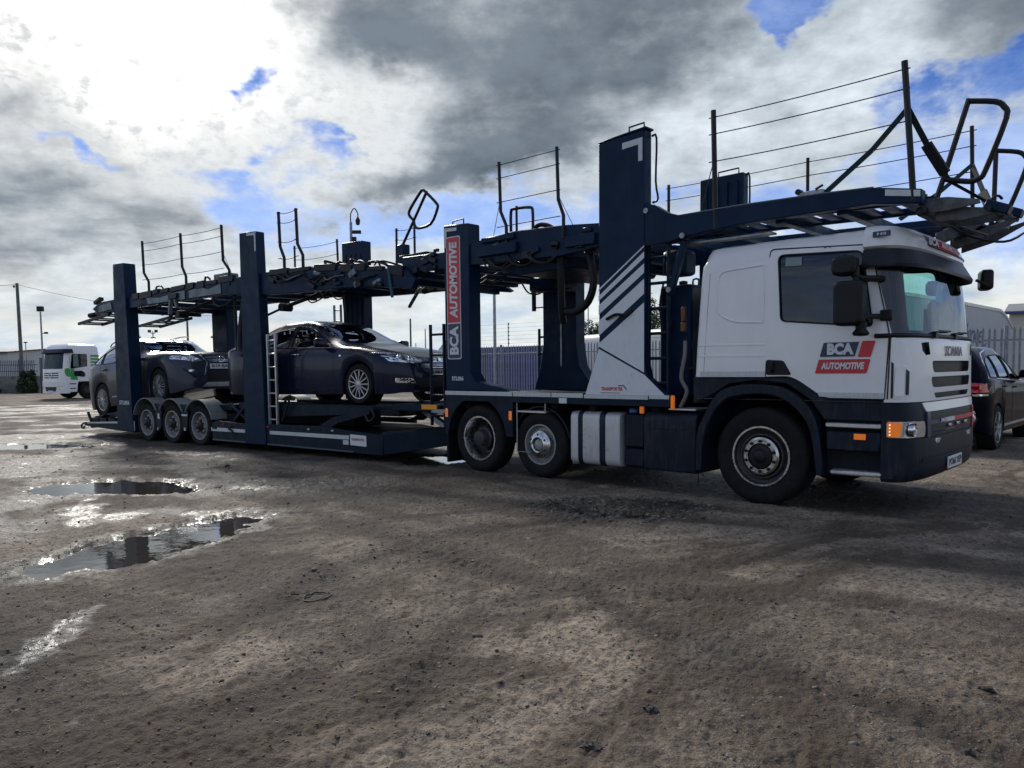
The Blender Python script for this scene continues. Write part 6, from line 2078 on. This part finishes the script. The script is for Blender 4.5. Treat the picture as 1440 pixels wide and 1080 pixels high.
MB().span(-2.4, .75, .30, 2.15, .42, .60).build('axle_frame', underside, TL, .02)
MB().span(-2.4, .75, .88, 1.59, .62, .70).build('centre_deck', navy2, TL, .006)
MB().span(.75, 3.4, .9, 1.55, .42, .70).build('spine_beam', underside, TL, .02)
# runways under the cars
def runway(pts, name='runway'):
    for y0 in (.27, 1.60):
        mb = MB()
        for a, b in zip(pts[:-1], pts[1:]):
            for yy in (y0, y0 + .60): mb.beam((a[0], yy, a[1]), (b[0], yy, b[1]), .05, .11)
        o = mb.build(name, navy2, TL, .004)
        for a, b in zip(pts[:-1], pts[1:]):
            L_ = math.hypot(b[0] - a[0], b[1] - a[1])
            q = MB()
            k = .08
            while k < L_ - .05:
                f = k / L_
                q.beam((a[0] + (b[0] - a[0]) * f, y0, a[1] + (b[1] - a[1]) * f + .04), (a[0] + (b[0] - a[0]) * f, y0 + .6, a[1] + (b[1] - a[1]) * f + .04), .12, .02)
                k += .17
            tag(q.build('tread_bar', grime, o), kind='stuff')


runway([(-4.7, .36), (-2.1, .685), (-1.6, .70), (.75, .74)])
runway([(.95, .78), (2.0, .79), (5.5, .80)])
for y in (.10, 2.30):
    MB().prism([(2.45, .84), (4.75, .845), (4.75, .78), (4.2, .70), (2.45, .62)], 'y', y, y + .05).build('runway_side', navy2, TL, .006)
    MB().prism([(3.35, .49), (3.45, .49), (3.85, .66), (4.70, .80), (4.70, .73), (3.95, .56), (3.75, .47), (3.60, .47)], 'y', y - .06, y + .0).build('lift_arm', navy2, TL, .006)
    MB().beam((.9, y + .1, .5), (1.3, y + .1, .82), .08, .06).beam((.75, y + .1, .82), (1.3, y + .1, .52), .06, .05).build('lift_arm', navy2, TL, .006)
MB().span(5.2, 6.15, .05, 2.40, .80, .90).build('front_platform', navy2, TL, .01)
MB().span(5.82, 6.12, .035, .048, .835, .905).build('front_reflector', orange_refl, TL)
MB().span(4.8, 5.25, .15, 2.3, .70, .80).build('front_cross_beam', underside, TL, .02)
MB().beam((5.9, .5, .55), (5.4, .5, .80), .10, .08).beam((6.15, .15, .80), (6.5, .25, .50), .05, .05).build('neck_brace', galv, TL, .006)
MB().tube(smoothpts([(2.55, .06, .86), (2.75, .04, 1.0), (2.6, .05, .7), (2.5, .05, .55)], 4), .02, 6).build('wheel_strap', black, TL)
MB().tube(smoothpts([(4.7, .05, .84), (4.82, .03, .7), (4.68, .04, .62), (4.6, .05, .72)], 4), .018, 6).build('wheel_strap', black, TL)

# columns of the trailer
for x0, x1, z0, z1, d, y in ((-3.18, -2.36, .15, 3.70, .26, 'n'), (1.55, 2.16, .12, 3.86, .18, 'n'), (-3.05, -2.45, .2, 3.2, .22, 'f'), (1.62, 2.22, .2, 3.96, .24, 'f')):
    if y == 'n': ya, yb = -.055, -.055 + d
    else: ya, yb = TW - d + .05, TW + .05
    if y == 'n' and x0 < 0: poly = [(-3.06, z0 + .12), (x1 - .02, z0), (-2.50, z1), (-2.95, z1 + .01)]
    elif y == 'n': poly = [(x0, z0), (x1 + .02, z0), (2.07, z1 - .02), (1.58, z1)]
    else: poly = [(x0, z0), (x1, z0), (x1, z1 - .01), (x0, z1)]
    MB().prism(poly, 'y', ya, yb).build('column', navy, TL, .012)
    if y == 'f' and x0 > 0:
        for k in range(4): MB().span(x0 + .06 + k * .14, x0 + .13 + k * .14, ya - .012, ya - .001, 2.2, z1 - .25).build('column_rib', galv if 0 else navy2, TL)
def tdec(p, m_=strip_white, yy=-.0565): return MB().prism(p, 'y', yy, yy - .0015).build('decal', m_, TL)
tdec([(1.80, 3.83), (2.055, 3.82), (2.06, 3.50), (2.02, 3.50), (2.015, 3.775), (1.80, 3.785)])
tdec([(-2.93, 3.69), (-2.83, 3.69), (-2.83, 3.655), (-2.90, 3.655), (-2.90, 3.55), (-2.93, 3.55)], mat('dim film', (.16, .22, .25), .5))
text('lettering', 'STL056', .115, decal_white, TL, SIDE((-2.71, -.0575, .775)), .003, 0, .42)
ladder(TL, 2.20, 2.42, .02, .46, 2.06, 7, alu, .014)
ladder(TL, -2.0, -1.75, TW, 1.0, 2.8, 7, navy2)
MB().tube(smoothpts([(1.38, .15, 2.75), (1.30, .1, 2.2), (1.34, .05, 1.85), (1.5, .0, 1.72), (1.60, .0, 1.85), (1.62, .0, 2.3)], 6), .05, 10).build('cable_conduit', plastic_black, TL)
MB().tube([(1.16, .1, 2.9), (1.18, .1, 1.8)], .03, 8).build('cable_conduit', plastic_black, TL)
ladder(TL, 1.25, 1.45, TW - .1, 1.2, 2.75, 7, galv, .012)

# upper deck of the trailer
nt = [(-4.05, 2.83), (-3.74, 2.95), (-3.0, 2.985), (-1.84, 3.02), (-.3, 3.085), (1.15, 3.10), (2.22, 3.125), (3.6, 3.105), (4.6, 3.01), (5.54, 2.90), (5.78, 2.74)]
nb = [(5.70, 2.60), (4.82, 2.70), (4.2, 2.72), (3.0, 2.72), (2.2, 2.74), (1.35, 2.80), (.4, 2.81), (-1.66, 2.78), (-2.34, 2.76), (-3.8, 2.70)]
MB().prism(nt + nb, 'y', .0, .12).build('deck_beam', navy, TL, .008)
MB().prism(nt + [(p[0], p[1] + .12) for p in nb], 'y', TW - .12, TW).build('deck_beam', navy, TL, .008)
ztf = pchip([p[0] for p in nt], [p[1] for p in nt])
for x in (-3.6, -2.8, -1.9, -1.1, -.2, .7, 1.5, 2.4, 3.2, 4.0, 4.8, 5.5): MB().span(x - .05, x + .05, .12, TW - .12, ztf(x) - .22, ztf(x) - .13).build('cross_member', navy, TL, .006)
for y0 in (.22, 1.58):
    xs_ = [-4.0, -2.2, -.3, 1.6, 3.6, 5.5]
    for a, b in zip(xs_[:-1], xs_[1:]): track(TL, a, b - .03, y0, y0 + .62, ztf(a) - .06, ztf(b) - .06, 10, navy)
pale = mat('pale grey panel', (.17, .21, .22), .5, .2, var=.3, scale=5, dirt=(.06, .06, .05), dirtamt=.5)
MB().prism([(-1.66, 2.80), (-1.7, 2.93), (-1.2, 2.90), (-.6, 2.97), (-.3, 2.98), (-.3, 2.82)], 'y', -.016, -.001).build('side_panel', pale, TL)
MB().prism([(-.15, 2.83), (-.15, 2.97), (.25, 3.0), (.5, 2.95), (.9, 3.02), (.9, 2.85)], 'y', -.016, -.001).build('side_panel', pale, TL)
MB().prism([(-3.75, 2.74), (-3.7, 2.88), (-3.2, 2.93), (-3.15, 2.78)], 'y', -.016, -.001).build('side_panel', pale, TL)
# dark capping strips and fittings along the near beam
rs = random.Random(21)
x = -2.3
while x < 5.2:
    L_ = rs.uniform(.22, .55)
    h_ = rs.uniform(.05, .13)
    za, zb_ = ztf(x), ztf(x + L_)
    o_ = rs.uniform(.0, .045)
    if not (1.45 < x + L_ and x < 2.3):
        MB().prism([(x, za + .012 - h_), (x + L_, zb_ + .012 - h_ * rs.uniform(.6, 1.2)), (x + L_, zb_ + .014 + o_), (x + .04, za + .014 + o_)], 'y', -.022, .06).build('capping', grime, TL, .006)
    x += L_ + rs.uniform(.01, .10)
for k in range(16):
    x = rs.uniform(2.35, 5.1)
    z = ztf(x) - rs.uniform(.10, .30)
    w_ = rs.uniform(.06, .20)
    MB().box((x, -.02, z), (w_, .05, rs.uniform(.04, .10)), rot=Matrix.Rotation(rs.uniform(-.5, .5), 3, 'Y')).build('bracket', rs.choice((grime, navy2, pale, grime)), TL, .006)
for k in range(9):
    x = rs.uniform(2.3, 4.6)
    z = ztf(x) - rs.uniform(.06, .16)
    MB().tube(smoothpts([(x, -.02, z), (x + .12, -.05, z - rs.uniform(.02, .14)), (x + .32, -.05, z - rs.uniform(0, .12)), (x + .5, -.02, z - rs.uniform(-.02, .08))], 5), rs.uniform(.008, .016), 6).build('hydraulic_hose', rs.choice((grime, pale, grime)), TL)
for x in (-1.9, -.55, .65): MB().tube(smoothpts([(x, -.02, 2.82), (x + .1, -.05, 2.66), (x + .35, -.03, 2.62), (x + .6, .1, 2.78)], 5), .014, 6).build('hydraulic_hose', grime, TL)
for y0 in (.0, 1.40):
    q = MB()
    P = lambda a, b: (-4.75 + a * 1.45, y0 + b * .0 + 0, 2.52 + a * .16)
    for yy in (y0, y0 + .52): q.beam((-4.72, yy, 2.53), (-3.3, yy, 2.68), .05, .06)
    q.build('rear_flap', grime, TL, .004)
    for k in (0., .16, .42, .58, .84, 1.): MB().beam((-4.72 + 1.42 * k, y0, 2.53 + .15 * k), (-4.72 + 1.42 * k, y0 + .52, 2.53 + .15 * k), .07, .03).build('flap_rung', grime, TL)
    MB().beam((-3.5, y0 + .1, 2.70), (-3.2, y0 + .1, 2.9), .06, .05).build('flap_hinge', grime, TL)
MB().beam((-4.5, .3, 2.72), (-3.6, .1, 2.94), .12, .08).tube([(-4.62, .2, 2.72), (-4.42, .25, 2.74)], .06, 8).build('deck_tail', grime, TL, .006)
MB().box((-3.85, .05, 3.0), (.3, .1, .08), rot=Matrix.Rotation(-.3, 3, 'Y')).build('latch', grime, TL, .01)
railing(TL, [(-1.81, -1.62), (-.39, -.25), (.97, 1.17)], .0, 4.08, 3.10, (4.03, 3.88, 3.60, 3.30), kink=.34, sag=.015, r=.026)
railing(TL, [(2.64, 2.76), (3.10, 3.25)], .0, 4.10, 3.16, (4.08, 3.92, 3.60, 3.32), kink=.36, sag=.03, r=.026)
railing(TL, [(-.10, -.10), (1.27, 1.30)], TW, 4.10, 3.1, (4.05, 3.8, 3.45), sag=.03)
railing(TL, [(2.98, 2.96), (3.45, 3.45)], TW, 4.12, 3.1, (4.08, 3.9, 3.5), sag=.02)
MB().tube([(.98, 0, 3.6), (1.28, 0, 3.12)], .004, 4).build('stay_wire', cable, TL)
MB().span(.5, .95, .1, .35, 3.10, 3.24).build('tool_box', pale, TL, .02)
MB().tube(smoothpts([(.3, .05, 3.12), (.34, .05, 3.2), (.45, .05, 3.16), (.5, .05, 3.1)], 4), .02, 6).build('wheel_strap_reel', grime, TL)
MB().tube(smoothpts([(-1.45, .05, 3.05), (-1.42, .05, 3.13), (-1.25, .05, 3.14), (-1.15, .05, 3.06)], 4), .018, 6).build('wheel_strap_reel', grime, TL)
rs = random.Random(4)
for k in range(7):
    x = 3.5 + k * .22 + rs.uniform(-.05, .05)
    pts = [(x, rs.uniform(.05, .5), ztf(x) - .02), (x + .1, rs.uniform(.05, .4), ztf(x) + rs.uniform(.05, .13)), (x + .28, rs.uniform(.05, .4), ztf(x) + rs.uniform(.04, .12)), (x + .42, rs.uniform(.05, .5), ztf(x) - .02)]
    MB().tube(smoothpts(pts, 5), rs.uniform(.012, .026), 6).build('wheel_strap_reel', grime, TL)
for k in range(8):
    x = rs.uniform(2.2, 5.2)
    y = rs.uniform(.15, 1.0)
    MB().tube(smoothpts([(x, y, 2.78), (x + .2, y, 2.72 - rs.uniform(0, .1)), (x + .45, y + .1, 2.74), (x + .6, y + .1, 2.82)], 4), .013, 5).build('hydraulic_hose', grime, TL)
for x, dz in ((-1.0, 0), (2.3, -.05)):
    MB().tube([(x, .3, 2.58 + dz), (x + .9, .5, 2.82 + dz)], .035, 10).tube([(x - .5, .25, 2.44 + dz), (x, .3, 2.58 + dz)], .022, 8).build('hydraulic_ram', grime, TL)
    MB().tube([(x + .05, .2, 2.58 + dz), (x + .05, .42, 2.58 + dz)], .07, 12).build('ram_pivot', grime, TL)
MB().beam((-.75, -.03, 2.9), (-.82, -.03, 2.55), .07, .05).beam((-.62, -.03, 2.86), (-.55, -.03, 2.66), .06, .04).build('drop_stay', pale, TL, .006)
MB().beam((-.8, -.03, 2.88), (-.5, -.03, 2.90), .09, .10).build('latch', grime, TL, .01)
MB().tube([(5.0, .9, 2.70), (5.5, .5, 2.62)], .05, 8).tube([(4.3, 1.4, 2.50), (5.0, .9, 2.70)], .03, 8).build('hydraulic_ram', grime, TL)
MB().tube([(3.75, .4, 2.70), (3.78, .4, 2.40)], .02, 6).build('drop_stay', grime, TL)
MB().tube([(5.25, -.02, 2.92), (5.32, -.02, 2.50)], .022, 8).build('wheel_strap', mat('teal strap', (.02, .09, .11), .7), TL)

# ------------------------------------------------------------------ the cars in their places
def oncar(lx, ly, lz, yaw=0., pitch=0.):
    M = TM @ Matrix.Translation((lx, ly, lz)) @ Matrix.Rotation(yaw, 4, 'Z') @ Matrix.Rotation(pitch, 4, 'Y')
    return M.translation, M.to_euler()


p_dark = paint('midnight blue paint', (.006, .010, .032), .25, .15, .06)
saloon_loc = oncar(4.17, 1.225, .855, 0, math.atan2(-.035, 2.737))
T1, b1, _ = car('saloon_car', 'dark blue saloon on the trailer facing forward beside the ladder', 'car', saloon, p_dark, carglass, *saloon_loc)
np_ = patch(b1, [(-.26, .445), (.26, .445), (.26, .555), (-.26, .555)], 'x', 1, .022, .015, .08).build('number_plate', mat('dim plate', (.30, .32, .36), .4), T1, 0, 40)
h_ = b1.ray_cast(Vector((5, 0, .5)), Vector((-1, 0, 0)))[0]
text('lettering', 'LS61 FUJ', .085, ink, T1, FRONT((h_.x + .0245, 0, .5)), .002, 0, .44)
h_ = b1.ray_cast(Vector((5, 0, .70)), Vector((-1, 0, 0)))[0]
MB().lathe(((.05, .0), (.05, .016), (.04, .018), (.002, .018)), (h_.x + .005, 0, .70), 'x', 18).build('badge', chrome, T1)
p_grey = paint('grey violet paint', (.036, .041, .062), .28, .30, .04)
grey_suv['handle_m'] = p_grey
suv_loc = oncar(-1.86, 1.22, .745, R(-2.6), math.atan2(-.33, 2.72))
T2, b2, _ = car('grey_suv', 'grey off-road car tilted nose up on the rear of the trailer', 'car', grey_suv, p_grey, carglass, *suv_loc)
patch(b2, [(-.26, .625), (.26, .625), (.26, .735), (-.26, .735)], 'x', 1, .024, .015, .08).build('number_plate', plate_w, T2, 0, 40)
h_ = b2.ray_cast(Vector((5, 0, .68)), Vector((-1, 0, 0)))[0]
text('lettering', 'B19 BAC', .085, ink, T2, FRONT((h_.x + .0265, 0, .68)), .002, 0, .44)
h_ = b2.ray_cast(Vector((5, 0, .83)), Vector((-1, 0, 0)))[0]
ring = [(h_.x + .018, .082 * math.cos(a), .83 + .056 * math.sin(a)) for a in [2 * math.pi * k / 28 for k in range(28)]]
MB().tube(ring, .007, 6, True).tube([(h_.x + .018, -.022, .87), (h_.x + .018, -.045, .808), (h_.x + .018, .045, .808)], .007, 6).build('badge', chrome, T2)
for s in (-1, 1):
    MB().tube(smoothpts([(-1.35, s * .56, 1.625), (-1.45, s * .58, 1.69), (-2.0, s * .60, 1.735), (-2.7, s * .58, 1.69), (-2.85, s * .57, 1.63)], 4), .016, 6).build('roof_rail', alu, T2)
p_black = mat('black blue paint', (.0025, .004, .010), .14, 0., ior=1.2, spec=.15)
dark_suv['handle_m'] = p_black
T3, b3, _ = car('dark_suv', 'dark blue off-road car parked in front of the fence at the right edge', 'car', dark_suv, p_black, darkglass, (-.21, 6.02 + 2.855, 0), (0, 0, R(90)))
# ------------------------------------------------------------------ white and green lorry cab far left
WG = thing('lorry_cab', 'white lorry tractor with green graphics parked at the far left', 'lorry', yard(-24.0, 42.6), 0)
hd = -.55 * RT - .835 * DP
WG.rotation_euler = (0, 0, math.atan2(hd.y, hd.x))
green = mat('green film', (.03, .30, .06), .4)
wind_dark = glass('dark windscreen', (.14, .24, .22), .01, .3)


def second_cab():
    kz = [.95, 1.2, 1.6, 1.75, 2.1, 2.5, 2.7, 2.8]
    xf = lambda z: float(np.interp(z, [.95, 1.6, 2.65, 2.8], [1.42, 1.40, 1.18, 1.05]))
    ww = lambda z: float(np.interp(z, [.95, 2.5, 2.8], [1.2, 1.18, 1.1]))
    rings = [cab_ring(z, -.60, 1.0, xf(z), ww(z), .1) for z in kz]
    rings.append([Vector((.2 + (p.x - .2) * .93, p.y * .92, 2.88)) for p in rings[-1]])
    rings.append([Vector((.2 + (p.x - .2) * .8, p.y * .8, 2.95)) for p in rings[-2]])
    mb = MB().quadring(rings)
    bm = mb.b
    bmesh.ops.recalc_face_normals(bm, faces=bm.faces)
    bv = BVHTree.FromBMesh(bm)
    ws = cut_region(bm, roundpoly([(-1.05, 1.62), (1.05, 1.62), (1.0, 2.48), (-1.0, 2.48)], .08), 'x', lambda f: f.calc_center_median().x > .9)
    for s in (-1, 1):
        tst = (lambda f: f.calc_center_median().y < -.9) if s < 0 else (lambda f: f.calc_center_median().y > .9)
        d = cut_region(bm, roundpoly([(-.02, 1.0), (1.0, 1.0), (1.02, 1.6), (.92, 2.5), (-.02, 2.5)], .04), 'y', tst)
        w = cut_region(d.b, roundpoly([(.06, 1.75), (.98, 1.62), (.86, 2.42), (.06, 2.42)], .06), 'y', lambda f: True, -.01)
        do = d.build('door', white, WG, 0, 30, None, False)
        w.build('window', tint, do, 0, 30, None, False)
        MB().prism(roundpoly([(.22, 1.18), (.80, 1.24), (.80, 1.50), (.40, 1.52), (.20, 1.40)], .08), 'y', s * 1.205, s * 1.215).build('lower_window', darkglass, do)
        MB().prism(roundpoly([(-.48, 1.36), (-.15, 1.36), (-.18, 1.50), (-.44, 1.50)], .06), 'y', s * 1.205, s * 1.215).build('handle_recess', black, WG)
        patch(bv, roundpoly([(.98, 1.18), (1.18, 1.22), (1.26, 1.45), (1.22, 1.66), (1.0, 1.66)], .08), 'y', s, .008, .01).build('decal', green, WG, 0, 40)
        MB().prism(roundpoly([(.60, 1.03), (.98, 1.05), (.98, 1.60), (.86, 1.66), (.70, 1.40)], .05), 'y', s * 1.204, s * 1.213).build('decal', green, WG)
        for k in range(4): MB().prism([(-.58, 1.75 + k * .17), (-.12, 1.78 + k * .17), (-.12, 1.86 + k * .17), (-.58, 1.85 + k * .17)], 'y', s * 1.196, s * 1.212).build('decal', green, WG)
        MB().prism(roundpoly([(.64, 1.72), (.92, 1.72), (.88, 2.35), (.68, 2.35)], .05), 'y', s * 1.35, s * 1.47).build('mirror', mat('teal mirror', (.10, .17, .15), .4), WG, .03)
        MB().tube([(.8, s * 1.18, 2.4), (.8, s * 1.4, 2.3)], .03, 6).tube([(.8, s * 1.18, 1.65), (.8, s * 1.4, 1.75)], .03, 6).build('mirror_arm', black, WG)
        a = [(.0 + q * math.cos(math.pi * k / 12), .5 + q * math.sin(math.pi * k / 12)) for q, ks in ((.72, range(13)), (.60, range(12, -1, -1))) for k in ks]
        MB().prism(a, 'y', s * 1.23, s * .8).build('wheel_arch', white, WG, .01)
        MB().prism([(.66, .38), (1.2, .38), (1.2, .98), (.55, .98), (.62, .8)], 'y', s * 1.21, s * .9).build('step_panel', white, WG, .02)
        for z in (.55, .8): MB().span(.72, 1.18, s * 1.215, s * 1.1, z, z + .05).build('step', plastic_black, WG)
        truck_wheel(WG, (0, -1.18, .5), .5, .30, .32, 'steer').location = (0, s * 1.02, .5)
        WG.children[-1].rotation_euler = (0, 0, 0 if s < 0 else math.pi)
        t = truck_wheel(WG, (-3.6, -1.18, .5), .5, .30, .32, 'drive')
        t.location = (-3.6, s * 1.02, .5)
        t.rotation_euler = (0, 0, 0 if s < 0 else math.pi)
    mb.build('cab', white, WG, 0, 30, None, False)
    ws.build('windscreen', wind_dark, WG, 0, 30, None, False)
    for z in (1.12, 1.24, 1.36): patch(bv, roundpoly([(-.75, z), (.75, z), (.78, z + .06), (-.78, z + .06)], .02), 'x', 1, .006, .02).build('grille_slot', plastic_black, WG, 0, 40)
    h = bv.ray_cast(Vector((5, 0, 1.27)), Vector((-1, 0, 0)))[0]
    MB().tube([(h.x + .02, .16 * math.cos(a), 1.27 + .16 * math.sin(a)) for a in [2 * math.pi * k / 24 for k in range(24)]], .014, 6, True).build('badge', chrome, WG)
    rows = [front_arc(z, 1.05, 1.44, 1.22, 1.06) for z in (.32, .40, .7, .95)]
    bu = arc_strip(rows, [front_arc(.95, 1.05, 1.3, 1.1, 1.06), front_arc(.32, 1.05, 1.3, 1.1, 1.06)], 'bumper', white, WG, smooth=40)
    b_ = bmesh.new()
    b_.from_mesh(bu.data)
    bw = BVHTree.FromBMesh(b_)
    patch(bw, roundpoly([(-.5, .42), (.5, .42), (.6, .66), (-.6, .66)], .04), 'x', 1, .008, .02).build('lower_grille', plastic_black, WG, 0, 40)
    patch(bw, [(-.26, .36), (.26, .36), (.26, .46), (-.26, .46)], 'x', 1, .02, .02).build('number_plate', plate_w, WG, 0, 40)
    for s in (-1, 1): patch(bw, roundpoly([(s * .72, .52), (s * 1.08, .56), (s * 1.08, .74), (s * .74, .70)][::s], .03), 'x', 1, .01, .02).build('headlamp', clear_lens, WG, 0, 40)
    arc_strip([front_arc(z, .98, xf(2.5), 1.18, .85, o) for z, o in ((2.46, .16), (2.50, .17), (2.68, .06))], [front_arc(2.68, .98, xf(2.5), 1.18, .85, 0), front_arc(2.48, .98, xf(2.5), 1.18, .85, .12)], 'sun_visor', plastic_navy, WG)
    MB().span(-.5, 1.1, -1.1, 1.1, .98, 1.02).build('cab_floor', interior, WG)
    MB().span(.85, 1.2, -1.05, 1.05, 1.3, 1.55).build('dashboard', interior, WG)
    for y in (-.6, .6): MB().span(-.1, .05, y - .25, y + .25, 1.2, 2.1).build('seat', interior, WG, .05)
    MB().span(-5.0, 1.0, -.45, .45, .6, .9).build('chassis_rail', underside, WG)
    MB().span(-2.4, -.9, -1.15, 1.15, .35, .95).build('tank', underside, WG, .05)


second_cab()
